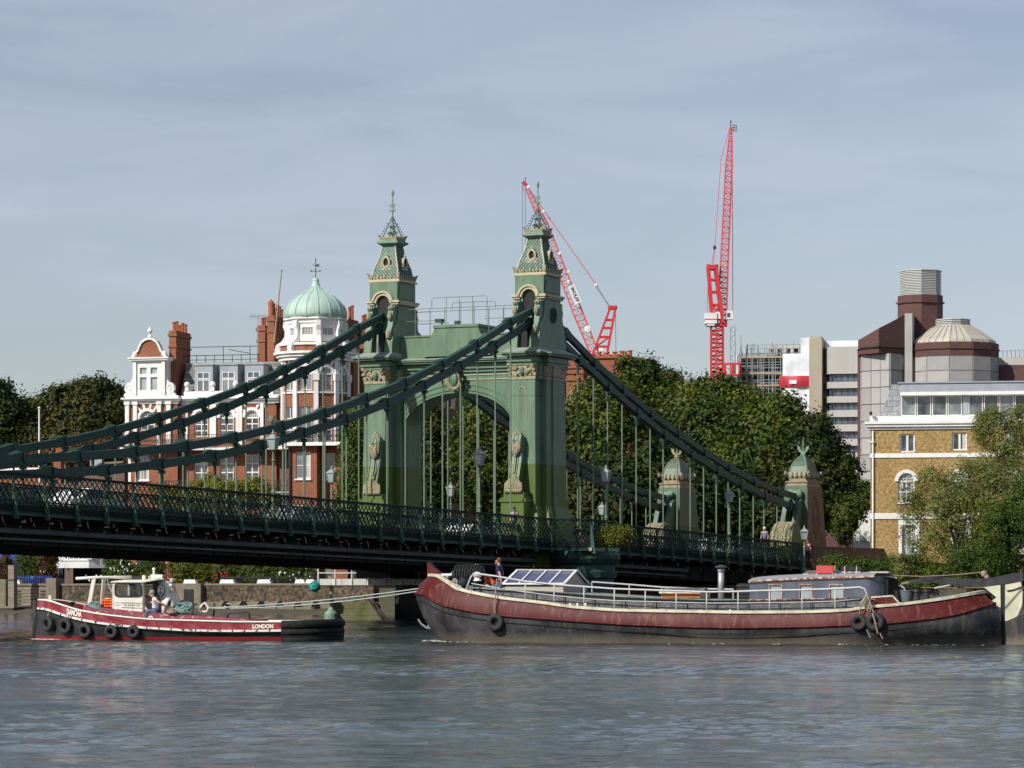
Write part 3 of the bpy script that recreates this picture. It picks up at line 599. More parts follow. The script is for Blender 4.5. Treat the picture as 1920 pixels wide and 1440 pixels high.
    for s in (-1, 1): b = B(); b.ball((s * 2.27, 0, 15.05), (0.12, 0.17, 0.26), 8, 6); b.build('cartouche', 'tile_green', tw)
    # cornice in steps, sloping lead on top
    b = B()
    for (g, z0, z1) in ((0.10, 15.42, 15.62), (0.22, 15.62, 15.74), (0.16, 15.74, 15.95), (0.5, 15.98, 16.10), (0.62, 16.10, 16.2)):
        b.box(-2.17 - g, 2.17 + g, -0.84 - g * 0.6, 0.84 + g, z0, z1); b.box(-1.24 - g, 1.24 + g, -0.6, 1.2 + g, z0 + 0.003, z1 - 0.003)
    b.build('cornice', 'bridge_green', tw)
    b = B(); b.frus((-2.75, 2.75, -1.15, 1.42), 16.2, (-2.0, 2.0, -1.02, 1.02), 16.5); b.build('cornice_lead', 'lead_grey', tw)
    # upper stage: flanks that sweep out in x below the turret, slots where the chains pass
    b = B(); side = [(-2.0, 16.45), (2.0, 16.45), (1.9, 17.2), (1.72, 17.7), (1.5, 18.1), (1.25, 18.4), (1.12, 18.9), (1.1, 19.4), (-1.1, 19.4), (-1.12, 18.9), (-1.25, 18.4), (-1.5, 18.1), (-1.72, 17.7), (-1.9, 17.2)]
    b.prism(side, 0.46, 0.98); b.prism(side, -0.98, -0.46); b.prism([(a * 0.8, z) for a, z in side], -0.46, 0.46)
    b.build('chain_stage', 'bridge_green', tw)
    b = B(); b.box(-1.72, 1.72, -0.3, 0.1, 16.55, 17.7); b.build('slot', 'shade_and_black', tw)
    for s in (-1, 1):
        for o_ in (-0.72, 0.72):
            b = B(); poly = [(s * a, z) for a, z in [(1.5, 17.2), (1.95, 17.35), (2.0, 17.75), (1.75, 18.1), (1.65, 18.5), (1.72, 18.8), (1.6, 19.2), (1.35, 19.4), (1.05, 19.4), (1.05, 17.9), (1.5, 17.6)]]
            b.prism(poly, o_ - 0.17, o_ + 0.17); b.tube([(s * 1.72, o_, 19.15 + 0.02), (s * 1.5, o_, 19.3)], 0.14, 6); b.build('chain_console', 'verdigris', tw)
            for c_, r_ in (((s * 1.78, o_, 18.75), (0.14, 0.15, 0.3)), ((s * 2.0, o_, 17.6), (0.12, 0.15, 0.3)), ((s * 1.6, o_, 19.25), (0.2, 0.2, 0.16))): b = B(); b.ball(c_, r_, 6, 5); b.build('leaf', 'gilt', tw)
    # turret with arched recess
    b = B(); b.box(-1.08, 1.08, -0.96, 0.96, 19.4, 20.95)
    for s in (-1, 1):
        fr = [(0.96, 19.35), (0.96, 20.9), (-0.96, 20.9), (-0.96, 19.35), (-0.42, 19.35)] + [(0.42 * math.cos(math.pi - t * math.pi / 8), 19.55 + 0.5 * math.sin(t * math.pi / 8)) for t in range(9)] + [(0.42, 19.35)]
        b.prism(fr, s * 1.10, s * 1.22, 'x')
    b.prism([(-0.9, 20.6), (0.9, 20.6), (1.05, 20.2), (1.05, 19.9), (-1.05, 19.9), (-1.05, 20.2)], -1.02, 1.02)
    tu = b.build('turret', 'bridge_green', tw)
    b = B()
    for s in (-1, 1): b.prism([(-0.40, 18.7)] + [(0.40 * math.cos(math.pi - t * math.pi / 8), 19.5 + 0.45 * math.sin(t * math.pi / 8)) for t in range(9)] + [(0.40, 18.7)], s * 1.09, s * 1.14, 'x')
    b.build('louvre', 'shade_and_black', tw)
    b = B()
    for s in (-1, 1):
        for (g, r0, r1, t) in ((1.22, 0.46, 0.62, 0.12), (1.22, 0.62, 0.74, 0.2)):
            ou = [(r1 * math.cos(math.pi - k * math.pi / 14), 19.62 + r1 * math.sin(k * math.pi / 14)) for k in range(15)]; inn = [(r0 * math.cos(math.pi - k * math.pi / 14), 19.62 + r0 * math.sin(k * math.pi / 14)) for k in range(15)]
            b.ring(ou, inn, s * g, s * (g + t), 'x')
        for q in (-1, 1):
            for (z0, z1, t) in ((19.5, 19.62, 0.12), (19.62, 19.76, 0.2)): y_a, y_b = sorted((q * 0.60, q * (0.96 + t))); b.box(*sorted((s * 1.1, s * (1.22 + t))), y_a, y_b, z0, z1)
    b.box(-1.2, 1.2, 0.96, 1.08, 19.5, 19.62); b.box(-1.2, 1.2, 0.96, 1.16, 19.62, 19.76); b.box(-1.2, 1.2, -1.16, -0.96, 19.5, 19.76)
    b.build('hood_mould', 'cream_trim', tw)
    # pierced roundel on the flank
    b = B(); n = 14
    for r_, t in ((0.36, 1.03),): 
        b.tube([(0.1 + r_ * math.cos(2 * math.pi * k / n), t, 18.55 + 1.25 * r_ * math.sin(2 * math.pi * k / n)) for k in range(n)], 0.04, 5, closed=True)
        for k in range(7): b.tube([(0.1, t, 18.55), (0.1 + r_ * math.cos(2 * math.pi * k / 7), t, 18.55 + 1.25 * r_ * math.sin(2 * math.pi * k / 7))], 0.022, 4)
        for rr_ in (0.12, 0.24): b.tube([(0.1 + rr_ * math.cos(2 * math.pi * k / n), t, 18.55 + 1.25 * rr_ * math.sin(2 * math.pi * k / n)) for k in range(n)], 0.02, 4, closed=True)
    b.build('roundel', 'deep_green', tw)
    # crest round the roof foot
    b = B(); b.box(-1.22, 1.22, -1.1, 1.1, 20.92, 21.03); b.box(-1.15, 1.15, -1.03, 1.03, 21.03, 21.1)
    b.build('roof_cornice', 'cream_trim', tw)
    def crest(h, w, zz, q, nm, e=1.0):
        b = B(); n = 9
        for s in (-1, 1):
            for k in range(n):
                a = -1 + 2 * (k + 0.5) / n; hh = q * (1.15 if k % 2 == 0 else 0.75)
                b.ball((s * h, a * w, zz + hh * 0.45), (0.03, 0.10 * e, hh * 0.5), 6, 4); b.ball((a * h, s * w, zz + hh * 0.45), (0.10 * e, 0.03, hh * 0.5), 6, 4)
            for s2 in (-1, 1): b.add([(s * h, s2 * w, zz), (s * (h + 0.13), s2 * (w + 0.13), zz + q * 1.35), (s * (h - 0.12), s2 * w, zz + q), (s * h, s2 * (w - 0.12), zz + q)], [(0, 1, 2), (0, 1, 3), (1, 2, 3), (0, 2, 3)])
        b.build(nm, 'gilt', tw)
    crest(1.14, 1.02, 21.08, 0.32, 'cresting')
    # bell-shaped tiled roof
    prof = [(0.98, 21.1), (0.96, 21.4), (0.88, 21.8), (0.76, 22.15), (0.64, 22.5), (0.55, 22.85), (0.47, 23.25)]
    b = B(); n = len(prof)
    for i in range(n - 1): b.frus((-prof[i][0], prof[i][0], -prof[i][0] * 0.93, prof[i][0] * 0.93), prof[i][1], (-prof[i + 1][0], prof[i + 1][0], -prof[i + 1][0] * 0.93, prof[i + 1][0] * 0.93), prof[i + 1][1])
    rf = b.build('roof', 'tile_green', tw)
    def rw(z):
        for (a, za), (c_, zc) in zip(prof, prof[1:]):
            if za <= z <= zc: return a + (c_ - a) * (z - za) / (zc - za)
        return prof[-1][0] if z > 22 else prof[0][0]
    b = B()      # diagonal rows of tiles
    for s in (-1, 1):
        for k in range(-9, 10):
            pts = []
            for j in range(14):
                z = 21.12 + j * 0.16; a = k * 0.22 + (z - 22.1) * 0.9
                w = rw(z)
                if abs(a) < w * 0.93 and z < 23.25: pts.append((z, a, w))
            if len(pts) > 1:
                b.tube([(s * (w + 0.004), a, z) for z, a, w in pts], 0.022, 3); b.tube([(a * 0.98, s * (w * 0.93 + 0.004), z) for z, a, w in pts if abs(a) < w], 0.022, 3) if len([1 for z, a, w in pts if abs(a) < w]) > 1 else None
    tag(b.build('tile_rows', 'deep_green', tw), kind='stuff')
    b = B()
    for s in (-1, 1):
        for s2 in (-1, 1): b.tube([(s * a, s2 * a * 0.93, z) for a, z in prof], 0.05, 5)
    b.build('hip_rib', 'cream_trim', tw)
    for (dx, do) in ((-1, 0), (1, 0), (0, 1), (0, -1)):
        A = Matrix.Rotation({(-1, 0): 0, (1, 0): math.pi, (0, 1): -math.pi / 2, (0, -1): math.pi / 2}[(dx, do)], 4, 'Z')
        b = B(A); w = rw(22.1); ov = lambda r_, x: [(x, r_ * 0.72 * math.cos(2 * math.pi * k / 14), 22.15 + r_ * math.sin(2 * math.pi * k / 14)) for k in range(14)]
        b.tube(ov(0.33, -w - 0.1), 0.07, 6, closed=True); b.prism([(-w - 0.12, 21.7), (-w - 0.12, 21.83), (-w + 0.2, 21.83), (-w + 0.1, 21.7)], -0.36, 0.36); b.ball((-w - 0.08, 0, 22.62), (0.07, 0.07, 0.14), 6, 4)
        b.ball((-w - 0.08, 0.33, 21.9), 0.09, 6, 4); b.ball((-w - 0.08, -0.33, 21.9), 0.09, 6, 4); b.ring(*[[(y, z) for _, y, z in ov(r_, 0)] for r_ in (0.36, 0.27)], -w - 0.1, -w + 0.32, 'x', closed=True)
        b.build('oval_dormer', 'cream_trim', tw)
        b = B(A); b.prism([(y, z) for _, y, z in ov(0.27, 0)], -w - 0.03, -w, 'x'); b.build('dormer_opening', 'shade_and_black', tw)
    b = B(); b.frus((-0.5, 0.5, -0.47, 0.47), 23.22, (-0.74, 0.74, -0.7, 0.7), 23.38); b.box(-0.76, 0.76, -0.72, 0.72, 23.38, 23.5); b.box(-0.62, 0.62, -0.58, 0.58, 23.5, 23.62); b.build('crown', 'verdigris', tw)
    crest(0.6, 0.56, 23.6, 0.26, 'crown_cresting', 0.7)
    # ironwork spire
    b = B()
    for s in (-1, 1):
        for s2 in (-1, 1):
            b.tube([(s * 0.5, s2 * 0.47, 23.7), (s * 0.30, s2 * 0.28, 24.25), (s * 0.13, s2 * 0.12, 24.75), (0, 0, 25.15)], 0.032, 4)
            for k in range(6):
                t = k / 6; q = 0.5 - 0.37 * t; z = 23.85 + 0.95 * t; b.ball((s * (q + 0.05), s2 * (q + 0.03), z), 0.045, 5, 4)
    for ax in ((1, 0), (0, 1)):
        for s in (-1, 1):
            sp = [(0.24 + 0.13 * (1 - k / 16) * math.cos(k * 0.75), 24.02 + 0.15 * (1 - k / 16) * math.sin(k * 0.75)) for k in range(14)]
            b.tube([(ax[0] * s * a, ax[1] * s * a, z) for a, z in sp], 0.022, 4)
            sp = [(0.14 + 0.08 * (1 - k / 16) * math.cos(k * 0.75), 24.42 + 0.10 * (1 - k / 16) * math.sin(k * 0.75)) for k in range(12)]
            b.tube([(ax[0] * s * a, ax[1] * s * a, z) for a, z in sp], 0.02, 4)
    b.build('spire_ironwork', 'deep_green', tw)
    b = B(); b.smooth = True
    b.lathe([(0.22, 23.6), (0.16, 24.0), (0.10, 24.5), (0.06, 24.9), (0.10, 24.95), (0.05, 25.0), (0.045, 25.35), (0.10, 25.42), (0.05, 25.5), (0.05, 25.9), (0.035, 26.0), (0.06, 26.15), (0.035, 26.2), (0.035, 26.3), (0.09, 26.5), (0.1, 26.6), (0.04, 26.75), (0, 26.78)], n=8)
    b.smooth = False
    for s in (-1, 1):
        b.tube([(0, s * 0.04, 25.5), (0, s * 0.2, 25.42), (0, s * 0.24, 25.52), (0, s * 0.16, 25.56)], 0.025, 4)
        for k in range(4): b.add([(0, s * 0.03, 25.55 + 0.05 * k), (0.02, s * (0.26 - 0.02 * k), 25.8 + 0.05 * k), (-0.02, s * (0.24 - 0.02 * k), 25.72 + 0.05 * k), (0, s * 0.04, 25.62 + 0.06 * k)], [(0, 1, 2, 3)])
    b.build('finial', 'verdigris', tw)
    return tw
tower(0.15, 1); tower(YF - 0.15, -1)
# ---- portal between the towers
YC = YF / 2; AX0, AX1 = -0.45, 1.75; RX = 3.72
b = MB(); ar = arc(YC, 11.8, RX, 2.15, math.pi, 0, 24)
poly = [(1.0, 3.0), (YC - RX, 3.0)] + ar + [(YC + RX, 3.0), (YF - 1.0, 3.0), (YF - 1.0, 15.2), (1.0, 15.2)]
# triangulate in strips so the soffit and the face stay clean
for i in range(len(ar) - 1):
    (ya, za), (yb, zb) = ar[i], ar[i + 1]; b.prism([(ya, za), (yb, zb), (yb, 15.2), (ya, 15.2)], AX0, AX1, 'x')
for (ya, yb) in ((1.0, YC - RX), (YC + RX, YF - 1.0)): b.box(AX0, AX1, ya, yb, 3.0, 15.2)
portal = b.build('portal_arch', 'bridge_green', bridge)
for s, x in ((-1, AX0), (1, AX1)):
    b = MB()
    for r0, r1, t in ((0.0, 0.12, 0.10), (0.18, 0.3, 0.07), (0.5, 0.58, 0.05)):
        b.ring(arc(YC, 11.8, RX + r1, 2.15 + r1, math.pi, 0, 24), arc(YC, 11.8, RX + r0, 2.15 + r0, math.pi, 0, 24), x, x + s * t, 'x')
    b.build('archivolt', 'bridge_green', portal)
b = MB()
for z in (14.72, 15.0): b.box(AX0 - 0.05, AX0, 1.0, YF - 1.0, z, z + 0.05)
b.build('moulding', 'cream_trim', portal)
b = MB(); lay = 0
for (g, z0, z1) in ((0.12, 15.2, 15.4), (0.25, 15.4, 15.5), (0.18, 15.5, 15.72), (0.5, 15.76, 15.88), (0.6, 15.88, 15.98)): b.box(AX0 - g, AX1 + g, 0.97, YF - 0.97, z0, z1)
b.build('cornice', 'bridge_green', portal)
b = MB(); b.frus((AX0 - 0.65, AX1 + 0.65, 0.95, YF - 0.95), 15.98, (AX0 - 0.1, AX1 + 0.1, 0.95, YF - 0.95), 16.15); b.build('cornice_lead', 'lead_grey', portal)
b = MB(); b.box(AX0, AX1, 0.9, YF - 0.9, 16.15, 17.45); b.box(AX0 - 0.06, AX1 + 0.06, 0.9, YF - 0.9, 17.45, 17.55)
b.prism([(YC - 2.3, 16.2), (YC - 2.2, 16.9), (YC - 1.9, 17.3), (YC - 1.65, 17.55), (YC - 1.5, 17.95), (YC + 1.5, 17.95), (YC + 1.65, 17.55), (YC + 1.9, 17.3), (YC + 2.2, 16.9), (YC + 2.3, 16.2)], AX0 - 0.35, AX1 + 0.35, 'x')
b.box(AX0 - 0.42, AX1 + 0.42, YC - 1.56, YC + 1.56, 17.95, 18.12); b.build('attic', 'bridge_green', portal)
b = MB()
for k in range(22):
    a = 2 * math.pi * k / 22; b.ball((AX0 - 0.62, YC + 0.42 * math.cos(a), 14.72 + 0.56 * math.sin(a)), (0.12, 0.12, 0.14), 6, 4)
    if k % 2: b.ball((AX0 - 0.6, YC + 0.56 * math.cos(a), 14.72 + 0.68 * math.sin(a)), (0.07, 0.07, 0.1), 5, 4)
b.box(AX0 - 0.55, AX0 + 0.02, YC - 0.25, YC + 0.25, 14.2, 15.3); b.build('wreath', 'gilt', portal)
b = MB(); b.ball((AX0 - 0.64, YC, 14.72), (0.14, 0.28, 0.42), 8, 6); b.build('shield', 'tile_green', portal)
b = MB(); r_ = 0.021      # handrails on the attic
for x in (AX0 + 0.1, AX1 - 0.1):
    for k in range(9):
        y = 1.1 + (YF - 2.2) * k / 8; zz = 17.5 if abs(y - YC) > 1.8 else 18.1; b.tube([(x, y, zz), (x, y, 19.2)], r_, 5)
    b.tube([(x, 1.1, 19.2), (x, YF - 1.1, 19.2)], r_, 5); b.tube([(x, 1.1, 18.45), (x, YC - 1.7, 18.45)], r_, 5); b.tube([(x, YC + 1.7, 18.45), (x, YF - 1.1, 18.45)], r_, 5)
for x, hh, wd in ((AX0 + 0.1, 19.85, 1.9), (AX1 - 0.1, 19.7, 1.5)):
    b.tube([(x, YC - wd, 19.2), (x, YC - wd, hh - 0.12), (x, YC - wd + 0.12, hh), (x, YC + wd - 0.12, hh), (x, YC + wd, hh - 0.12), (x, YC + wd, 19.2)], r_, 5)
    for k in range(3): y = YC - 0.9 + 0.9 * k; b.tube([(x, y, 18.1), (x, y, hh)], r_, 5)
b.build('maintenance_rail', 'hanger_green', portal)
b = MB(); b.box(AX0 + 0.1, AX0 + 0.5, YC + 1.2, YC + 1.7, 18.35, 18.55); b.tube([(AX0 + 0.3, YC + 1.3, 18.1), (AX0 + 0.3, YC + 1.3, 18.4)], 0.05, 5); b.box(AX0 + 0.2, AX0 + 0.45, YC + 0.1, YC + 0.4, 18.12, 18.4); b.build('floodlight', 'deep_green', portal)
# ---- anchor piers on the bank
def anchor(y0, sg):
    AM = Matrix(((1, 0, 0, 46.2), (0, -sg, 0, y0), (0, 0, 1, 0), (0, 0, 0, 1)))
    b = MB(AM); b.frus((-1.9, 2.3, -1.05, 1.05), 4.4, (-1.35, 1.7, -0.86, 0.86), 9.5); b.k = 0
    pr = b.build('anchor_pier', 'pier_green', bridge)
    b = MB(AM); b.frus((-1.85, 2.25, 1.035, 1.09), 4.7, (-1.32, 1.66, 0.84, 0.9), 9.4); b.frus((-2.2, 2.7, -1.3, 1.35), 2.0, (-2.1, 2.6, -1.25, 1.3), 4.6); b.build('flank', 'pier_stone', pr)
    b = MB(AM); pts = [(0.1 + 0.62 * math.cos(2 * math.pi * k / 18), 1.13 - 0.035 * (0), 7.2 + 1.55 * math.sin(2 * math.pi * k / 18)) for k in range(18)]
    pts = [(x, 0.88 + (9.4 - z) * 0.041 + 0.02, z) for x, y, z in pts]; b.tube(pts, 0.07, 5, closed=True)
    for k in range(10): z = 6.0 + 0.26 * k; b.ball((0.1 + 0.25 * (-1) ** k, 0.90 + (9.4 - z) * 0.041, z), (0.2, 0.06, 0.2), 6, 4)
    b.build('medallion', 'pier_stone', pr)
    b = MB(AM)
    for g, z0, z1 in ((0.06, 9.5, 9.62), (0.0, 9.62, 9.75), (0.08, 9.75, 9.85), (-0.12, 9.85, 10.05)): b.box(-1.2 - g, 1.5 + g, -0.78 - g, 0.78 + g, z0, z1)
    b.build('cap', 'cap_stone', pr)
    b = MB(AM)
    for s in (-1, 1):
        for k in range(4):
            a = -1 + 2 * (k + 0.5) / 4; b.ball((0.15 + s * 1.2, a * 0.7, 10.3), (0.1, 0.17, 0.26), 8, 5); b.ball((0.15 + a * 1.15, s * 0.82, 10.3), (0.2, 0.1, 0.26), 8, 5)
        for s2 in (-1, 1): b.ball((0.15 + s * 1.3, s2 * 0.9, 10.45), (0.14, 0.12, 0.18), 6, 4)
    b.build('leaf_crest', 'gilt', pr)
    b = MB(AM); pf = [(0.98, 10.1), (0.95, 10.5), (0.82, 10.95), (0.6, 11.35), (0.3, 11.65), (0.1, 11.78)]
    for i in range(5): b.frus((0.15 - pf[i][0] * 1.1, 0.15 + pf[i][0] * 1.1, -pf[i][0] * 0.72, pf[i][0] * 0.72), pf[i][1], (0.15 - pf[i + 1][0] * 1.1, 0.15 + pf[i + 1][0] * 1.1, -pf[i + 1][0] * 0.72, pf[i + 1][0] * 0.72), pf[i + 1][1])
    b.build('dome', 'pier_green', pr)
    b = MB(AM)
    for s in (-1, 1):
        for s2 in (-1, 1): b.tube([(0.15 + s * a * 1.1, s2 * a * 0.72, z) for a, z in pf], 0.06, 4)
    b.lathe([(0.15, 11.7), (0.2, 11.85), (0.08, 12.0), (0.05, 12.3), (0.03, 13.1), (0, 13.12)], (0.15, 0, 0), 6)
    for s in (-1, 1): b.prism([(s * 0.03, 12.0), (s * 0.48, 12.55), (s * 0.42, 12.35), (s * 0.45, 12.3), (s * 0.3, 12.05), (s * 0.03, 11.9)], 0.12, 0.17, 'x'); b.ball((0.15, s * 0.3, 12.3), (0.04, 0.1, 0.16), 6, 4)
    b.build('finial', 'cap_stone' if sg < 0 else 'verdigris', pr)
    # head over the chains, cheeks round them, big volute in front
    b = MB(AM); b.ball((-1.75, 0.1, 8.75), (0.3, 0.32, 0.42), 8, 6); b.ball((-1.7, -0.25, 9.0), (0.3, 0.3, 0.25), 8, 5); b.ball((-1.7, 0.45, 8.9), (0.3, 0.2, 0.35), 8, 5); b.ball((-1.75, 0.1, 8.25), (0.2, 0.14, 0.35), 8, 5); b.build('carved_head', 'verdigris', pr)
    b = MB(AM); poly = [(-1.4, 4.5), (-3.9, 4.5), (-4.0, 5.3), (-3.7, 6.2), (-3.0, 6.8), (-2.6, 7.6), (-2.3, 8.3), (-1.8, 8.5), (-1.4, 8.6)]
    b.prism([(a, z) for a, z in poly], 0.28, 0.62); b.prism([(a, z) for a, z in poly], -0.62, -0.28); b.build('chain_cheek', 'pier_green', pr)
    b = MB(AM); b.prism([(-3.35 + 1.2 * math.cos(2 * math.pi * k / 20), 5.35 + 1.3 * math.sin(2 * math.pi * k / 20)) for k in range(20)], -0.85, 0.85); b.build('volute', 'pier_green', pr)
    b = MB(AM)
    for k in range(13):
        a = R(70 + 10 * k); c, s_ = math.cos(a), math.sin(a)
        for o_ in (-0.5, -0.25, 0.0, 0.25, 0.5): b.ball((-3.35 + 1.24 * c, o_ * (1 + 0.25 * abs(math.sin(k * 1.7))), 5.35 + 1.34 * s_), (0.09, 0.13 if o_ else 0.09, 0.16), 6, 4)
    for o_ in (-0.12, 0.12): b.tube([(-3.35 + 1.3 * math.cos(R(60 + 12 * k)), o_, 5.35 + 1.4 * math.sin(R(60 + 12 * k))) for k in range(12)], 0.05, 5)
    b.build('acanthus_leaf', 'gilt', pr)
anchor(0.1, 1); anchor(YF - 0.1, -1)
# ================================================================ BUILDING TOOLS
def facade(parent, name, m, x0, x1, z0, z1, ops, t=0.22, M=None, y=0.0):
    """a wall face with real openings and reveals"""
    b = MB(M); xs = sorted({x0, x1, *[o[0] for o in ops], *[o[1] for o in ops]}); zs = sorted({z0, z1, *[o[2] for o in ops], *[o[3] for o in ops]})
    xs = [x for x in xs if x0 <= x <= x1]; zs = [z for z in zs if z0 <= z <= z1]
    for i in range(len(xs) - 1):
        for j in range(len(zs) - 1):
            cx, cz = (xs[i] + xs[i + 1]) / 2, (zs[j] + zs[j + 1]) / 2
            if any(o[0] < cx < o[1] and o[2] < cz < o[3] for o in ops): continue
            b.quad((xs[i], y, zs[j]), (xs[i + 1], y, zs[j]), (xs[i + 1], y, zs[j + 1]), (xs[i], y, zs[j + 1]))
    for (a, c, d, e) in [o[:4] for o in ops]:
        b.quad((a, y, d), (a, y + t, d), (a, y + t, e), (a, y, e)); b.quad((c, y, d), (c, y + t, d), (c, y + t, e), (c, y, e))
        b.quad((a, y, e), (c, y, e), (c, y + t, e), (a, y + t, e)); b.quad((a, y, d), (c, y, d), (c, y + t, d), (a, y + t, d))
    return b.build(name, m, parent)
def window(parent, x0, x1, z0, z1, y=0.14, nx=2, nz=2, pane='pane_dark', fw=0.07, mw=0.035, M=None, frame='white_paint', curtains=0, arch=False, sill=0.0):
    b = MB(M); d = 0.09
    b.box(x0, x0 + fw, y, y + d, z0, z1); b.box(x1 - fw, x1, y, y + d, z0, z1); b.box(x0 + fw, x1 - fw, y, y + d, z0, z0 + fw)
    if not arch: b.box(x0 + fw, x1 - fw, y, y + d, z1 - fw, z1)
    for i in range(1, nx): x = x0 + (x1 - x0) * i / nx; b.box(x - mw / 2, x + mw / 2, y + 0.01, y + d - 0.01, z0 + fw, z1 - fw)
    for j in range(1, nz): z = z0 + (z1 - z0) * j / nz; b.box(x0 + fw, x1 - fw, y + 0.013, y + d - 0.013, z - mw / 2, z + mw / 2)
    if sill: b.box(x0 - 0.1, x1 + 0.1, -sill, y, z0 - 0.12, z0)
    w = b.build('window', frame, parent)
    b = MB(M); b.quad((x0 + fw * 0.5, y + 0.06, z0), (x1 - fw * 0.5, y + 0.06, z0), (x1 - fw * 0.5, y + 0.06, z1), (x0 + fw * 0.5, y + 0.06, z1)); b.build('pane', pane, w)
    if curtains:
        b = MB(M); cw = (x1 - x0) * 0.22
        if curtains & 1: b.box(x0 + fw, x0 + fw + cw, y + 0.045, y + 0.055, z0 + fw, z1 - fw)
        if curtains & 2: b.box(x1 - fw - cw, x1 - fw, y + 0.045, y + 0.055, z0 + fw, z1 - fw)
        if curtains & 4: b.box(x0 + fw, x1 - fw, y + 0.047, y + 0.053, z0 + (z1 - z0) * 0.55, z1 - fw)
        b.build('curtain', 'curtain', w)
    return w
def fanlight(parent, cx, z, r, y=0.14, M=None, pane='pane_grey', wall='brick_red', surround='stucco', fan=None, yo=0.0, rays=True, top=None):
    """semicircular head: frame, bars, pane, ring of white stone, corner fill"""
    b = MB(M); b.ring(arc(cx, z, r, r, math.pi, 0, 12), arc(cx, z, r - 0.09, r - 0.09, math.pi, 0, 12), y, y + 0.09); b.box(cx - r, cx + r, y - 0.02, y + 0.09, z - 0.07, z + 0.05)
    for k in range(1, 6): x = cx - r + 2 * r * k / 6; h = math.sqrt(max(0, r * r - (x - cx) ** 2)); b.box(x - 0.018, x + 0.018, y + 0.01, y + 0.07, z + 0.05, z + h)
    for k in (1, 2): zz = z + r * k / 3; w = math.sqrt(r * r - (zz - z) ** 2); b.box(cx - w, cx + w, y + 0.013, y + 0.068, zz - 0.018, zz + 0.018)
    w = b.build('fanlight', 'white_paint', parent)
    b = MB(M); b.prism([(cx - r, z)] + arc(cx, z, r, r, math.pi, 0, 12)[1:-1] + [(cx + r, z)], y + 0.06, y + 0.065); b.build('pane', pane, w)
    b = MB(M); R1 = r + 0.26
    b.ring(arc(cx, z, R1, R1, math.pi, 0, 16), arc(cx, z, r, r, math.pi, 0, 16), yo - 0.10, y); b.build('arch_surround', surround, parent)
    if fan:
        for a in fan:
            b = MB(M)
            c, s_ = math.cos(R(a)), math.sin(R(a)); L0, L1 = R1 - 0.03, (top - z) / max(0.3, s_) if top else R1 + 1
            for_ = 0.12; p = (cx + c * L0, z + s_ * L0); q = (cx + c * L1, z + s_ * L1); n = (-s_, c)
            b.prism([(p[0] - n[0] * for_ * .6, p[1] - n[1] * for_ * .6), (p[0] + n[0] * for_ * .6, p[1] + n[1] * for_ * .6), (q[0] + n[0] * for_ * 1.3, q[1] + n[1] * for_ * 1.3), (q[0] - n[0] * for_ * 1.3, q[1] - n[1] * for_ * 1.3)], yo - 0.05, yo + 0.02)
            b.build('voussoir', surround, parent)
def corner_fill(parent, cx, z, r, m, M=None, t=0.2):
    b = MB(M); a = arc(cx, z, r, r, math.pi, 0, 16)
    for i in range(16): b.quad((a[i][0], 0, a[i][1]), (a[i + 1][0], 0, a[i + 1][1]), (a[i + 1][0], 0, z + r), (a[i][0], 0, z + r))
    b.build('wall', m, parent)
def chimney(parent, x0, x1, y0, y1, z0, z1, pots, m='brick_red', n=5, pot_h=0.8, along='y'):
    b = MB(); b.box(x0, x1, y0, y1, z0, z1 - 0.5); b.box(x0 - 0.08, x1 + 0.08, y0 - 0.08, y1 + 0.08, z1 - 1.5, z1 - 1.35); b.box(x0 - 0.1, x1 + 0.1, y0 - 0.1, y1 + 0.1, z1 - 0.5, z1 - 0.28); b.box(x0 - 0.02, x1 + 0.02, y0 - 0.02, y1 + 0.02, z1 - 0.28, z1)
    c = b.build('chimney', m, parent)
    for k in range(n):
        t = (k + 0.5) / n; x, y = ((x0 + x1) / 2, y0 + (y1 - y0) * t) if along == 'y' else (x0 + (x1 - x0) * t, (y0 + y1) / 2)
        b = MB(); h = pot_h * (1 + 0.2 * math.sin(k * 2.3)); b.lathe([(0.2, z1), (0.15, z1 + 0.15), (0.14, z1 + h - 0.15), (0.18, z1 + h - 0.12), (0.17, z1 + h)], (x, y, 0), 8); b.build('pot', 'terracotta', c)
    return c
def balustrade(parent, pts, h, n, name='balcony_railing', m='black_iron', r=0.018, plants=False):
    b = MB(); tot = 0
    for p, q in zip(pts, pts[1:]):
        p, q = Vector(p), Vector(q); L_ = (q - p).length; k = max(2, int(L_ / n))
        b.bar(p + Vector((0, 0, h)), q + Vector((0, 0, h)), 0.05); b.bar(p + Vector((0, 0, 0.12)), q + Vector((0, 0, 0.12)), 0.04)
        for i in range(k + 1): a = p + (q - p) * (i / k); b.bar(a, a + Vector((0, 0, h)), 2 * r)
        for i in range(k): a = p + (q - p) * ((i + 0.5) / k); b.ball((a.x, a.y, a.z + h * 0.55), (n * 0.3, 0.02, 0.16), 5, 3)
    return tag(b.build(name, m, parent), kind='stuff') if False else b.build(name, m, parent)

# ================================================================ RED BRICK MANSION BLOCK
F1 = Fr(240, 285, 14)
man = thing('mansion_block', 'red brick mansion block with white stone trim, gable and pale green dome left of towers', 'building', F1.M)
X = lambda px, y=0.0: F1.x(px, y)
def Z(py, px=400, y=0.0): return F1.p(px, py, y)[1]
xl, xg, xm, xt = 0.0, X(333), X(500), X(512)
zc, zb2, zb1, zg = Z(746), Z(838), Z(910), 2.0
D_ = 14.0
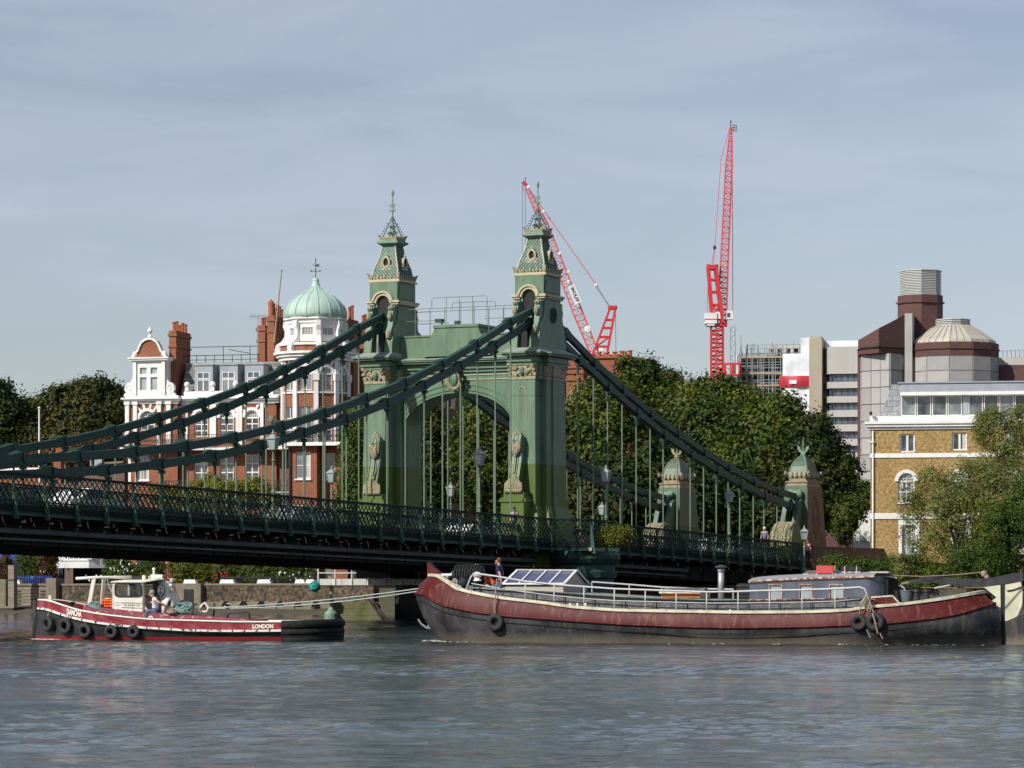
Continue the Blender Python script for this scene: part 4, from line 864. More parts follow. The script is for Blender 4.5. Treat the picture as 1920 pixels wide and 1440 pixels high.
# -- left bay
wl = []
def col(px0, px1, py0, py1): return (X(px0), X(px1), Z(py1), Z(py0))
ops_g = [col(262, 290, 770, 812), col(258, 279, 850, 899), (X(255), X(280), Z(1090), Z(1040))]
facade(man, 'wall', 'brick_red', xl, xg, zg, zc, [(X(262), X(290), Z(814), Z(770)), ops_g[1], ops_g[2]])
cxg = (X(262) + X(290)) / 2; rg = (X(290) - X(262)) / 2
window(man, X(262), X(290), Z(814), Z(785), 0.14, 2, 3, 'pane_dark', 0.12, 0.07)
fanlight(man, cxg, Z(784), rg, fan=(50, 75, 105, 130), top=zc - 0.1); corner_fill(man, cxg, Z(784), rg, 'brick_red')
window(man, *ops_g[1], 0.14, 2, 2, 'pane_grey', 0.1, 0.05, curtains=3, sill=0.15)
window(man, *ops_g[2], 0.14, 1, 2, 'pane_dark', 0.1, 0.05)
b = MB()
for a, c in ((236, 243), (251, 258), (296, 303), (313, 321)):
    b.box(X(a), X(c), -0.22, 0.02, Z(836), Z(757)); b.box(X(a) - 0.08, X(c) + 0.08, -0.3, 0.0, Z(757), Z(750))
b.build('pilaster', 'stucco', man)
b = MB(); b.box(X(254), X(257), -0.06, 0.02, Z(905), Z(850)); b.box(X(241), X(246), -0.06, 0.02, Z(905), Z(850)); b.build('quoin', 'stucco', man)
# -- middle range: recessed 0.6 m behind the gable bay
YM = 0.9
cols = [(364, 390), (412, 438), (459, 485)]
MM = Matrix.Translation((0, YM, 0))
ops = []
for a, c in cols:
    x0, x1 = F1.x(a, YM), F1.x(c, YM)
    ops += [(x0, x1, Z(818), Z(770) + 0.05), (x0, x1, Z(902), Z(852)), (x0, x1, Z(1092), Z(1040))]
facade(man, 'wall', 'brick_red', xg, xm + 0.6, zg, zc, ops, M=MM)
for i, (a, c) in enumerate(cols):
    x0, x1 = F1.x(a, YM), F1.x(c, YM); cx, r = (x0 + x1) / 2, (x1 - x0) / 2
    zt = Z(770) + 0.05 - r
    window(man, x0, x1, Z(818), zt, 0.14, 2, 3, 'pane_dark', 0.1, 0.09, M=MM); fanlight(man, cx, zt, r, M=MM, fan=(40, 62, 118, 140), top=zc - 0.3); corner_fill(man, cx, zt, r, 'brick_red', MM)
    window(man, x0, x1, Z(902), Z(852), 0.14, 2, 3, 'pane_dark', 0.1, 0.10, M=MM, curtains=0 if i else 4)
    window(man, x0, x1, Z(1092), Z(1040), 0.14, 2, 3, 'pane_dark' if i != 1 else 'pane_blue', 0.06, 0.12, M=MM)
b = MB(MM)
for a in (345, 350, 397, 403, 446, 452, 492): b.box(F1.x(a, YM) - 0.14, F1.x(a, YM) + 0.14, -0.18, 0.02, Z(834), zc - 0.25)
b.box(xg, xm + 0.5, -0.12, 0.03, zc - 0.55, zc - 0.3)
b.build('pilaster', 'stucco', man)
# -- cornices
b = MB()
for (g, z0, z1) in ((0.12, -0.45, -0.2), (0.35, -0.2, -0.05), (0.5, -0.05, 0.1), (0.2, 0.1, 0.25)):
    b.box(xl - g, xg + g * 0.5, -g, 0.3, zc + z0, zc + z1); b.box(xg + g * 0.5 + 0.01, xm + 0.9, YM - g - 0.1, YM + 0.2, zc + z0, zc + z1)
b.box(xg + 0.3, xm + 0.3, YM - 0.1, YM + 0.1, zc + 0.25, zc + 0.65)
b.build('cornice', 'stucco', man)
# body behind
b = MB(); b.box(xl, xg + 0.05, 0.3, D_, zg, zc); b.box(xg + 0.05, X(660), YM + 0.3, D_, zg, zc); b.build('rear_wall', 'brick_dull', man)
for a in (351, 399, 442, 488):
    x = F1.x(a, YM); b = MB(); b.box(x - 0.16, x + 0.16, YM - 0.16, YM + 0.16, zc + 0.65, zc + 1.0); b.ball((x, YM, zc + 1.25), 0.27, 10, 7); b.build('ball_finial', 'stucco', man)
# -- balconies
b = MB(); b.box(xl - 0.4, xg + 0.2, -1.0, 0.0, zb2 - 0.3, zb2); b.box(xg + 0.2, X(545), -0.6, YM, zb2 - 0.28, zb2 - 0.02); b.box(X(540), X(648), -1.6, -0.3, zb2 - 0.05, zb2 + 0.25); b.build('balcony_slab', 'stucco', man)
balustrade(man, [(xl - 0.3, -0.9, zb2), (xg + 0.2, -0.9, zb2), (X(545), -0.5, zb2)], 1.05, 0.2); balustrade(man, [(X(541), -1.5, zb2 + 0.25), (X(645), -1.5, zb2 + 0.25)], 1.0, 0.2)
b = MB(); b.box(X(305), X(545), -0.5, YM, zb1 - 0.75, zb1 - 0.6); b.build('balcony_slab', 'lead_grey', man); balustrade(man, [(X(306), -0.4, zb1 - 0.6), (X(542), -0.4, zb1 - 0.6)], 1.0, 0.22)
# -- gable storey with scrolls
g0, g1 = X(250), X(310); zt = Z(676, 280)
gx = [(X(262), X(275), Z(702, 280), Z(689, 280)), (X(282), X(295), Z(702, 280), Z(689, 280)), (X(262), X(275), Z(732, 280), Z(707, 280)), (X(282), X(295), Z(732, 280), Z(707, 280))]
gab = facade(man, 'gable_storey', 'stucco', g0, g1, zc + 0.25, zt, gx)
for o_ in gx: window(man, *o_, 0.12, 1, 1, 'pane_pale', 0.05)
b = MB(); b.box(g0, g1, 0.25, 2.6, zc + 0.25, zt)
for a in (250, 304): b.box(X(a) , X(a + 6), -0.14, 0.02, zc + 0.3, zt - 0.1)
for (g, z0, z1) in ((0.1, -0.15, 0.0), (0.3, 0.0, 0.15), (0.4, 0.15, 0.28)): b.box(g0 - g, g1 + g, -g, 1.2, zt + z0, zt + z1)
b.build('gable_frame', 'stucco', man)
cx = (g0 + g1) / 2; zt2 = zt + 0.28; tp = [(-0.95, 0), (-0.85, 0.3), (-0.66, 0.55), (-0.56, 0.95), (-0.42, 1.3), (-0.2, 1.5), (0, 1.56)]
ou = [(cx + a * 1.75 if abs(a) < 2 else a, zt2 + z * 1.12) for a, z in tp]; ou = ou + [(2 * cx - a, z) for a, z in ou[-2::-1]]
inn = [(cx + a * 1.5, zt2 + z * 1.0 - 0.0) for a, z in tp]; inn = inn + [(2 * cx - a, z) for a, z in inn[-2::-1]]
b = MB(); b.prism(inn, 0.0, 0.5); b.build('tympanum', 'brick_red', man)
b = MB(); b.ring(ou, inn, -0.15, 0.5); b.ball((g0 + 0.15, 0.1, zt2 + 0.3), 0.27, 8, 6); b.ball((g1 - 0.15, 0.1, zt2 + 0.3), 0.27, 8, 6); b.lathe([(0.16, 1.7), (0.22, 1.85), (0.1, 2.0), (0.1, 2.1), (0.24, 2.3), (0.22, 2.45), (0.08, 2.6), (0.05, 2.75)], (cx, 0.15, zt2), 8); b.build('gable_coping', 'stucco', man)
for s, x in ((-1, g0), (1, g1)):
    b = MB(); c = (x + s * 0.42, zc + 0.95); b.prism([(c[0] + 0.42 * math.cos(2 * math.pi * k / 14), c[1] + 0.5 * math.sin(2 * math.pi * k / 14)) for k in range(14)], 0.0, 0.4)
    b.prism([(x, zc + 0.25), (x + s * 0.95, zc + 0.25), (x + s * 0.85, zc + 0.5), (x, zc + 0.9)], 0.05, 0.38); b.prism([(x, zc + 0.9), (x + s * 0.4, zc + 1.4), (x + s * 0.15, zc + 1.7), (x, zc + 2.3)], 0.05, 0.38)
    b.tube([(c[0] + s * (0.30 - 0.018 * k) * math.cos(k * 0.6), -0.02, c[1] + (0.34 - 0.02 * k) * math.sin(k * 0.6)) for k in range(15)], 0.04, 4); b.build('scroll', 'stucco', man)
# -- slate roof, dormers
zr_ = Z(678, 420)
b = MB(); b.prism([(YM + 0.4, zc + 0.2), (YM + 2.0, zr_), (D_ - 2, zr_), (D_, zc + 0.2)], xg - 0.2, X(530), 'x'); roof = b.build('mansard_roof', 'slate_tiles', man)
b = MB(); b.box(xg - 0.2, X(530), YM + 1.9, YM + 2.15, zr_ - 0.05, zr_ + 0.12); b.build('roof_edge', 'lead_grey', man)
YD = 0.95
for a, c in ((365, 399), (412, 446), (459, 494)):
    x0, x1 = F1.x(a, YD), F1.x(c, YD); zt_ = Z(683, 420); wx0, wx1 = F1.x(a + 4, YD), F1.x(a + 28, YD); MD = Matrix.Translation((0, YD, 0))
    b = MB(); b.box(x0, x1, YD + 0.12, YD + 1.9, zc + 0.5, zt_); b.box(x0 - 0.08, x1 + 0.06, YD - 0.1, YD + 1.95, zt_, zt_ + 0.1); dm = b.build('dormer', 'lead_sheet', man)
    facade(dm, 'dormer_face', 'lead_sheet', x0, x1, zc + 0.5, zt_, [(wx0, wx1, Z(735), Z(696))], 0.1, MD)
    window(man, wx0, wx1, Z(735), Z(710), 0.02, 2, 1, 'pane_grey', 0.08, 0.10, M=MD); window(man, wx0, wx1, Z(709), Z(696), 0.02, 2, 1, 'pane_blue', 0.08, 0.08, M=MD)
# chimneys
def chim(px0, px1, pxs, pyt, zb_, yy, n, m='brick_red', ph=0.8):
    x0, x1 = F1.x(px0, yy), F1.x(px1, yy); dep = F1.py(pxs, x1) - yy
    return chimney(man, x0, x1, yy, yy + dep, zb_, F1.p(px0, pyt, yy)[1], None, m, n, ph)
chim(317, 330, 357, 620, zc - 1, 1.4, 5); chim(501, 514, 536, 592, zc + 1, 3.0, 6, ph=1.0); chim(482, 497, 506, 610, zc + 1, 5.0, 2, ph=0.7)
chim(644, 663, 672, 600, zc - 2, 5.0, 2, ph=1.2); chim(668, 690, 700, 612, zc - 2, 8.0, 3, ph=1.0)
# roof railing
b = MB(); yy = 3.2
for zz in (661, 680): b.tube([(F1.x(300, yy), yy, Z(zz)), (F1.x(486, yy), yy, Z(zz))], 0.03, 4); b.tube([(F1.x(300, yy), yy + 4, Z(zz + 2)), (F1.x(486, yy), yy + 4, Z(zz + 2))], 0.025, 4)
for k in range(12): x = F1.x(302 + k * 16.7, yy); b.tube([(x, yy, zr_), (x, yy, Z(645 if k in (7, 10) else 660))], 0.03, 4)
b.tube([(F1.x(358, yy), yy, Z(645)), (F1.x(484, yy), yy, Z(645))], 0.03, 4); b.tube([(F1.x(430, yy), yy, Z(651)), (F1.x(476, yy), yy - 1, Z(660)), (F1.x(476, yy), yy - 1, Z(678))], 0.03, 4)
b.build('roof_railing', 'black_iron', man)
# aerials, flagpole
b = MB(); x = F1.x(484, 3); b.tube([(x, 3, Z(660)), (x, 3, Z(589))], 0.035, 5); b.tube([(x - 0.8, 3, Z(589)), (x + 0.75, 3, Z(588))], 0.03, 4)
for k in range(9): xx = x - 0.75 + 0.17 * k; h = 0.45 - 0.035 * k; b.tube([(xx, 3 - h * .6, Z(589) - h * .7), (xx, 3 + h * .6, Z(589) + h * .7)], 0.015, 3)
b.build('aerial', 'galvanised', man)
b = MB(); x = F1.x(521, 2.5); b.tube([(x - 0.35, 2.5, Z(640)), (F1.x(528, 2.5), 2.5, Z(506))], [0.09, 0.05], 6); b.ball((F1.x(528, 2.5), 2.5, Z(505)), 0.1, 6, 4); b.build('roof_pole', 'rope_tan', man)
b = MB(); x = F1.x(508, 3.3); b.lathe([(0.28, 0), (0.28, 0.3), (0.05, 0.55), (0, 0.56)], (x, 3.3, Z(588) + 0.9), 8); b.tube([(x, 3.3, Z(595)), (x, 3.3, Z(588) + 1.0)], 0.26, 8); b.build('flue_cowl', 'terracotta', man)
# -- corner tower with dome
YT = 1.2; RT = (F1.x(643, YT) - F1.x(533, YT)) / 2 ; CT = (F1.x(588, YT - 0), YT + 0.6)
def oct_(r, n=8, off=22.5): return [(CT[0] + r * math.cos(R(off + 360 / n * k)), CT[1] + r * math.sin(R(off + 360 / n * k))) for k in range(n)]
zt0, zt1, zd = Z(598, 588), Z(640, 588), Z(664, 588)
def face(k, r, n=8, off=22.5):
    """matrix of an octagon face: local x along it, y inward"""
    a = R(off + 360 / n * (k + 0.5)); ap = r * math.cos(math.pi / n); nrm = Vector((math.cos(a), math.sin(a), 0)); tx = Vector((-nrm.y, nrm.x, 0))
    return Matrix(((tx.x, -nrm.x, 0, CT[0] + nrm.x * ap), (tx.y, -nrm.y, 0, CT[1] + nrm.y * ap), (0, 0, 1, 0), (0, 0, 0, 1))), r * math.sin(math.pi / n)
b = MB(); b.prism(oct_(RT * 0.86), zt1 - 0.2, zt1 + 0.01, 'z')
for r_, z0, z1 in ((RT * 1.0, zt0 - 0.12, zt0), (RT * 1.06, zt0, zt0 + 0.14), (RT * 0.98, zt0 - 0.35, zt0 - 0.12)): b.prism(oct_(r_), z0, z1, 'z')
drum = b.build('drum_cornice', 'stucco', man)
for k in range(8):
    M_, hw = face(k, RT * 0.94); op = [(-0.5, 0.5, zt1 + 0.55, zt0 - 0.75)]
    facade(man, 'drum_wall', 'stucco', -hw, hw, zt1, zt0 - 0.1, op, 0.15, M_)
    if 3 <= k <= 7 or k == 0: window(man, *op[0], 0.08, 4, 4, 'pane_dark', 0.05, 0.035, M=M_)
    facade(man, 'brick_band', 'brick_red', -hw, hw, zd + 0.9, zt1, [], 0.1, M_)
    v = oct_(RT * 0.94)[k]; dx, dy = (v[0] - CT[0]) / RT / 0.94, (v[1] - CT[1]) / RT / 0.94
    A = Matrix(((dx, -dy, 0, v[0]), (dy, dx, 0, v[1]), (0, 0, 1, 0), (0, 0, 0, 1)))
    b = MB(A); b.prism([(-0.1, zt0 - 0.15), (0.3, zt0 - 0.15), (0.34, zt0 - 0.6), (0.18, zt0 - 1.0), (0.2, zt1 + 0.5), (0.45, zt1 + 0.1), (0.95, zt1 - 0.25), (1.05, zt1 - 0.75), (0.8, zt1 - 1.05), (-0.1, zt1 - 1.05)], -0.2, 0.2)
    b.prism([(0.72 + 0.36 * math.cos(t * math.pi / 5), zt1 - 0.68 + 0.38 * math.sin(t * math.pi / 5)) for t in range(10)], -0.24, 0.24); b.build('scroll_buttress', 'stucco', man)
b = MB()
for r_, z0, z1 in ((RT * 1.38, zd, zd + 0.2), (RT * 1.30, zd - 0.25, zd), (RT * 1.22, zd - 0.55, zd - 0.25), (RT * 1.24, zd + 0.75, zd + 0.95)): b.prism(oct_(r_, 16, 0), z0, z1, 'z')
b.build('tower_cornice', 'stucco', man)
b = MB(); b.prism(oct_(RT * 1.18, 16, 0), zd + 0.2, zd + 0.75, 'z'); b.build('parapet', 'brick_red', man)
b = MB(); b.smooth = True; n = 24; pf = [(RT * 0.99, zt0 + 0.14)]
dome = [(1.0, 0.0), (1.02, 0.28), (1.0, 0.55), (0.93, 0.85), (0.80, 1.15), (0.62, 1.42), (0.42, 1.62), (0.26, 1.80), (0.16, 2.0), (0.11, 2.25), (0.10, 2.4)]
s_ = (Z(525, 588) - zt0) / 2.4
b.lathe([(RT * a, zt0 + 0.14 + z * s_) for a, z in dome], (CT[0], CT[1], 0), n); dm = b.build('dome', 'copper_green', man)
b = MB()
for k in range(16):
    a = 2 * math.pi * k / 16; b.tube([(CT[0] + (RT * r_ + 0.01) * math.cos(a), CT[1] + (RT * r_ + 0.01) * math.sin(a), zt0 + 0.14 + z * s_) for r_, z in dome[:9]], 0.045, 4)
b.build('dome_rib', 'copper_green', man)
zt_ = Z(525, 588); b = MB(); b.lathe([(0.25, zt_), (0.32, zt_ + 0.1), (0.25, zt_ + 0.3), (0.1, zt_ + 0.35)], (*CT, 0), 10); b.build('dome_cap', 'copper_green', man)
b = MB(); b.tube([(*CT, zt_ + 0.3), (*CT, zt_ + 2.1)], 0.035, 5); b.tube([(CT[0] - 0.35, CT[1], zt_ + 0.95), (CT[0] + 0.35, CT[1], zt_ + 0.95)], 0.02, 4); b.tube([(CT[0], CT[1] - 0.35, zt_ + 0.95), (CT[0], CT[1] + 0.35, zt_ + 0.95)], 0.02, 4)
b.tube([(CT[0] - 0.3, CT[1], zt_ + 1.5), (CT[0] + 0.1, CT[1], zt_ + 1.45)], 0.02, 4); b.prism([(CT[0], zt_ + 1.4), (CT[0] + 0.35, zt_ + 1.3), (CT[0] + 0.28, zt_ + 1.45), (CT[0] + 0.35, zt_ + 1.6), (CT[0], zt_ + 1.5)], CT[1] - 0.01, CT[1] + 0.01)
for s, t in ((-0.4, 0.95), (0.4, 0.95)): b.box(CT[0] + s - 0.06, CT[0] + s + 0.06, CT[1] - 0.01, CT[1] + 0.01, zt_ + 0.9, zt_ + 1.05)
b.build('weather_vane', 'black_iron', man)
# tower body: 12-sided bay, arched storey, brick storeys below
NB = 10; RB = RT * 1.12
zA, zS = Z(735, 588), zb2 + 0.25
for k in range(NB):
    M_, hw = face(k, RB, NB, 0)
    a = R(36 * (k + 0.5))
    if math.sin(a) > 0.5: 
        facade(man, 'bay_wall', 'brick_red', -hw, hw, zg, zd - 0.5, [], 0.1, M_); continue
    r = hw * 0.62; zs = zd - 1.75
    op = [(-r, r, zA + 0.1, zs + r), (-r, r, zS + 0.1, zA - 1.3)]
    facade(man, 'bay_wall', 'brick_red', -hw, hw, zb2, zd - 0.5, op, 0.18, M_)
    window(man, -r, r, zA + 0.1, zs, 0.1, 2, 1, 'pane_grey', 0.07, 0.09, M=M_); fanlight(man, 0, zs, r, 0.1, M_, fan=(60, 90, 120), top=zd - 0.5); corner_fill(man, 0, zs, r, 'brick_red', M_)
    window(man, -r, r, zS + 0.1, zA - 1.3, 0.1, 2, 3, 'pane_dark', 0.07, 0.08, M=M_)
    b = MB(M_); b.box(-hw - 0.01, hw + 0.01, -0.12, 0.0, zA - 0.15, zA); b.build('sill_band', 'stucco', man)
for (px, pyv) in enumerate(oct_(RB, NB, 0)):
    if pyv[1] > CT[1] + RB * 0.6: continue
    b = MB(Matrix.Translation((pyv[0], pyv[1], 0)) @ Matrix.Rotation(math.atan2(pyv[1] - CT[1], pyv[0] - CT[0]), 4, 'Z'))
    b.box(-0.2, 0.14, -0.2, 0.2, zb2, zd - 1.9); b.box(-0.2, 0.24, -0.28, 0.28, zd - 2.35, zd - 1.75); b.box(-0.2, 0.12, -0.16, 0.16, zd - 1.75, zd - 0.55); b.build('column', 'stucco', man)
# square brick bay beneath
x0, x1, x2 = F1.x(553, -0.9), F1.x(594, -0.9), F1.x(640, -0.3)
w1 = (F1.x(555, -0.9), F1.x(582, -0.9), Z(900), Z(850)); w1b = (F1.x(560, -0.9), F1.x(582, -0.9), Z(1092), Z(1045))
MF = Matrix.Translation((0, -0.9, 0))
facade(man, 'wall', 'brick_red', F1.x(545, -0.9), x1, zg, zb2 - 0.05, [w1, w1b], 0.2, MF); window(man, *w1, 0.12, 1, 2, 'pane_grey', 0.1, 0.06, M=MF, sill=0.15, curtains=2); window(man, *w1b, 0.12, 1, 2, 'pane_pale', 0.1, 0.06, M=MF)
b = MB(); b.quad((x1, -0.9, zg), (x1, 1.2, zg), (x1, 1.2, zb2), (x1, -0.9, zb2)); b.quad((F1.x(545, -0.9), -0.9, zg), (F1.x(545, -0.9), YM, zg), (F1.x(545, -0.9), YM, zb2), (F1.x(545, -0.9), -0.9, zb2)); b.build('wall', 'brick_red', man)
y2 = 0.3; w2 = (F1.x(606, y2), F1.x(628, y2), Z(900), Z(851)); MG = Matrix.Translation((0, y2, 0))
facade(man, 'wall', 'brick_red', x1, F1.x(652, y2), zg, zb2 - 0.05, [w2], 0.2, MG); window(man, *w2, 0.12, 2, 2, 'pane_dark', 0.1, 0.06, M=MG, sill=0.15)
b = MB(); b.box(F1.x(530, 0.2), F1.x(533, 0.2), 0.1, 0.25, zg, zb2 - 0.3); b.box(F1.x(542, -1.0), F1.x(545, -1.0), -1.1, -0.95, zg, zb2 - 0.3); b.build('drainpipe', 'black_iron', man)
b = MB()
c = (F1.x(508, YM), Z(786)); b.ball((c[0], YM - 0.05, c[1]), (0.28, 0.1, 0.32), 8, 5); b.tube([(c[0] - 0.35, YM - 0.05, c[1] + 0.35), (c[0] - 0.2, YM - 0.05, c[1]), (c[0], YM - 0.05, c[1] - 0.35), (c[0] + 0.2, YM - 0.05, c[1]), (c[0] + 0.35, YM - 0.05, c[1] + 0.35)], 0.06, 5); b.build('plaque', 'stone_grey', man)
# ================================================================ RIVER WALL AND THINGS ON IT
def WX(px, x=XW):          # bridge-frame y of the column px on the plane x = const
    a = (px - 960) / FPX; P = N0 + BU * x
    y = (P.x - a * P.y) / (UY + a * UX); Y = P.y + y * UX
    return y, Y
def WZ(px, py, x=XW): y, Y = WX(px, x); return HC + (HOR - py) * Y / FPX
wall = thing('river_wall', 'long weathered brick embankment wall with stone piers along the far bank', 'wall', BM)
b = MB(); ya, yb = WX(700)[0], WX(-260)[0]
b.box(XW, XW + 0.6, ya, yb, -0.5, 2.2); b.build('brickwork', 'wall_brick', wall)
b = MB(); b.box(XW - 0.12, XW + 0.7, ya, yb, -0.5, 0.95); b.build('footing', 'stone_grey', wall)
y = ya; k = 0; cp = None
while y < yb - 0.5:
    b_ = MB(); b_.box(-0.08, 0.7, 0.0, 0.86, 0, 0.16)
    if cp is None: cp = b_.mesh('coping_stone', 'stone_grey')
    o = link('coping_stone', cp, wall); o.location = (XW, y, 2.2 + random.uniform(-0.006, 0.006)); y += 0.88
for px0, px1, top in ((93, 112, 1084), (6, 18, 1086), (336, 383, 1094)):
    y0, y1 = WX(px1)[0], WX(px0)[0]; b = MB(); b.box(XW - 0.55, XW + 0.65, y0, y1, -0.5, WZ(px0, top)); b.build('stone_pier', 'stone_grey', wall)
b = MB(); y0, y1 = WX(370)[0], WX(352)[0]; b.box(XW - 0.6, XW - 0.54, y0, y1, 0.0, 1.9); b.build('recess', 'shade_and_black', wall)
for k, px in enumerate((427, 460, 493, 528, 562, 595)):      # little timber dolphins at the wall foot
    y0 = WX(px)[0]; b = MB(); b.prism([(XW - 1.1, 0.3), (XW - 0.1, 0.3), (XW - 0.1, 1.0), (XW - 0.7, 1.0), (XW - 1.1, 0.75)], y0 - 0.10, y0 + 0.10, 'y'); b.build('buttress', 'stone_grey', wall)
b = MB(); b.box(XW - 1.0, XW - 0.2, WX(600)[0], WX(400)[0], 0.0, 0.55); b.build('footing', 'stone_grey', wall)
for px0, px1 in ((11, 36), (410, 438), (480, 506), (551, 570), (571, 589), (342, 366)):
    y0, y1 = WX(px1)[0], WX(px0)[0]; b = MB(); b.prism([(y0, 2.36), (y1, 2.36), (y1 - 0.12, 2.66), (y0 + 0.12, 2.66)], XW + 0.1, XW + 0.5, 'x'); b.build('white_coping', 'stucco', wall)
b = MB(); y = WX(410)[0]; y1 = WX(590)[0]
b.box(XW + 0.28, XW + 0.32, y1, y, 2.8, 2.84); yy = y1
while yy < y: b.box(XW + 0.28, XW + 0.32, yy, yy + 0.03, 2.35, 2.95); yy += 0.16
tag(b.build('fence_wire', 'black_iron', wall), kind='stuff')
# slatted timber facing, left
for k in range(7):
    b = MB(); b.box(XW - 0.16 - 0.01 * (k % 2), XW - 0.02, WX(93)[0], WX(31)[0], 0.35 + k * 0.25, 0.57 + k * 0.25); b.build('plank', 'timber_weathered', wall)
for px in (36, 82):
    for k in range(5): b = MB(); y0 = WX(px)[0]; b.box(XW - 0.24, XW - 0.15, y0 - 0.3, y0 + 0.2, 0.72 + k * 0.25, 0.78 + k * 0.25); b.build('fender_strap', 'bark', wall)
rl = thing('blue_railing', 'row of blue railings on top of the embankment wall at far left', 'railing', BM)
b = MB(); y0, y1 = WX(94)[0], WX(28)[0]; b.box(XW + 0.3, XW + 0.33, y0, y1, 2.85, 2.89); y = y0
while y < y1: b.box(XW + 0.3, XW + 0.33, y, y + 0.04, 2.3, 3.0); y += 0.17
b.build('bars', 'blue_paint', rl)
for (px0, px1, pt, pb, lab, m) in ((19, 30, 1060, 1141, 'tall weathered square timber pile with a dark side, at far left of the river wall', 'timber_weathered'),):
    y0, y1 = WX(px1, XW - 2)[0], WX(px0, XW - 2)[0]; t = thing('timber_pile', lab, 'pile', BM); b = MB(); b.box(XW - 2.3, XW - 1.8, y0, y1, -1, WZ(px0, pt, XW - 2)); b.build('post', m, t)
    b = MB(); b.box(XW - 2.33, XW - 1.77, y0 - 0.02, y1 + 0.02, 2.6, 2.66); b.build('iron_band', 'black_iron', t)
t = thing('landing_stage', 'low rusty landing stage with dark underside at the far left water edge', 'landing stage', BM)
y0, y1 = WX(30, XW - 3)[0], WX(-60, XW - 3)[0]; b = MB(); b.box(XW - 3.4, XW - 2.4, y0, y1, 0.1, 0.42); b.build('fender', 'bark', t); b = MB(); b.box(XW - 3.3, XW - 0.4, y0, y1, 0.42, 0.55); b.build('deck', 'timber_weathered', t)
t = thing('walkway_shadow', 'sloping black wedge painted as the walkway shadow between the wall and tug bow', 'walkway_shadow', BM)
y0, y1 = WX(100, XW - 1)[0], WX(31, XW - 1)[0]; b = MB(); b.prism([(y0, -0.5), (y1, -0.5), (y1, 0.3), (y0, 0.62)], XW - 1.8, XW - 0.2, 'x'); b.build('shadow_wedge', 'shade_and_black', t)  # dark wedge put in for the shadow below the walkway

# ================================================================ HOUSES LEFT OF THE MANSION
F2 = Fr(-40, 300, 14); Z2 = lambda py, y=0: F2.p(60, py, y)[1]; X2 = F2.x
bl = thing('low_brick_building', 'long low red brick building with a pale coping, behind the parapet at far left', 'building', F2.M)
facade(bl, 'wall', 'brick_red', X2(-300), X2(92), 2, Z2(882), [(X2(a), X2(a + 16), Z2(1075), Z2(1030)) for a in (-80, -30)], 0.2)
b = MB(); b.box(X2(-300), X2(95), -0.15, 0.3, Z2(882), Z2(877)); b.build('coping', 'stucco', bl); b = MB(); b.box(X2(-300), X2(92) - 0.01, 0.25, 9, 2, Z2(884)); b.build('rear_wall', 'brick_dull', bl)
F3 = Fr(96, 292, 14); X3 = F3.x; Z3 = lambda py, y=0: F3.p(160, py, y)[1]
bh = thing('gabled_brick_house', 'dull brown brick house with sloping gable between the low building and the mansion', 'building', F3.M)
b = MB(); b.prism([(X3(96), 2), (X3(232), 2), (X3(232), Z3(868)), (X3(205), Z3(868)), (X3(172), Z3(872)), (X3(150), Z3(905)), (X3(96), Z3(905))], 0.2, 8); b.build('wall', 'brick_dull', bh)
b = MB(); b.bar((X3(175), 0.1, Z3(870)), (X3(232), 0.1, Z3(867)), 0.5, 0.18); b.build('coping', 'stone_grey', bh)
chimney(bh, X3(92), X3(106), 1, 2.4, 2, Z3(848), None, 'brick_red', 3, 0.45, 'x')
b = MB(); b.box(X3(171), X3(193), -0.3, -0.22, Z3(874), Z3(857)); b.build('signboard', 'lead_sheet', bh)
# white boathouse bay over a navy void
F4 = Fr(104, 272, 10); X4 = F4.x; Z4 = lambda py, y=0: F4.p(150, py, y)[1]
bo = thing('boathouse', 'white boathouse with projecting glazed bay over a dark blue open boat bay', 'building', F4.M)
z0, z1, z2 = Z4(1065), Z4(1049), Z4(1026)
b = MB(); b.box(X4(119), X4(172), -0.8, 3, z0, z1 - 0.02); b.box(X4(104), X4(119), 0.0, 3, z0, z2 + 1.5); b.prism([(X4(172), -0.8), (X4(212), 0.8), (X4(212), 3), (X4(172), 3)], z0, z1 - 0.02, 'z'); b.box(X4(117), X4(214), -0.9, 3, z2 + 0.5, z2 + 0.9)
b.box(X4(119), X4(172), -0.86, -0.8, z1 - 0.12, z1); b.build('apron', 'white_paint', bo)
MB4 = Matrix.Translation((0, -0.8, 0)); ws = [(120, 127, 1), (129, 164, 4), (166, 172, 1)]
for a, c, n in ws: window(bo, X4(a, -0.8), X4(c, -0.8), z1, z2 + 0.5, 0.02, n, 2, 'pane_dark', 0.07, 0.05, M=MB4)
for a, c in ((174, 184), (190, 208)):
    ang = math.atan2(1.6, X4(212) - X4(172)); Md = Matrix.Translation((X4(172), -0.8, 0)) @ Matrix.Rotation(ang, 4, 'Z'); L_ = math.hypot(1.6, X4(212) - X4(172)); f0, f1 = (a - 172) / 40 * L_, (c - 172) / 40 * L_
    window(bo, f0, f1, z1, z2 + 0.5, 0.02, 2, 2, 'pane_dark', 0.1, 0.06, M=Md)
b = MB(); b.box(X4(118), X4(212), 2.8, 3.0, 2, z0); b.box(X4(112), X4(119), -0.2, 0.3, 2, z0); b.build('boat_bay', 'navy_paint', bo)
b = MB(); b.tube([(X4(132), -0.5, 2), (X4(132), -0.5, z0)], 0.05, 6); b.build('pole', 'pipe_grey', bo)
F5 = Fr(-60, 270, 12); X5 = F5.x; Z5 = lambda py, y=0: F5.p(20, py, y)[1]
bb = thing('blue_shed', 'bright blue timber shed with dark windows and balcony at far left by the wall', 'building', F5.M)
b = MB(); b.box(X5(-120), X5(58), 0, 4, Z5(1072), Z5(1033)); b.box(X5(-120), X5(15), 0.1, 4, Z5(1032), Z5(1000)); b.build('wall', 'blue_paint', bb)
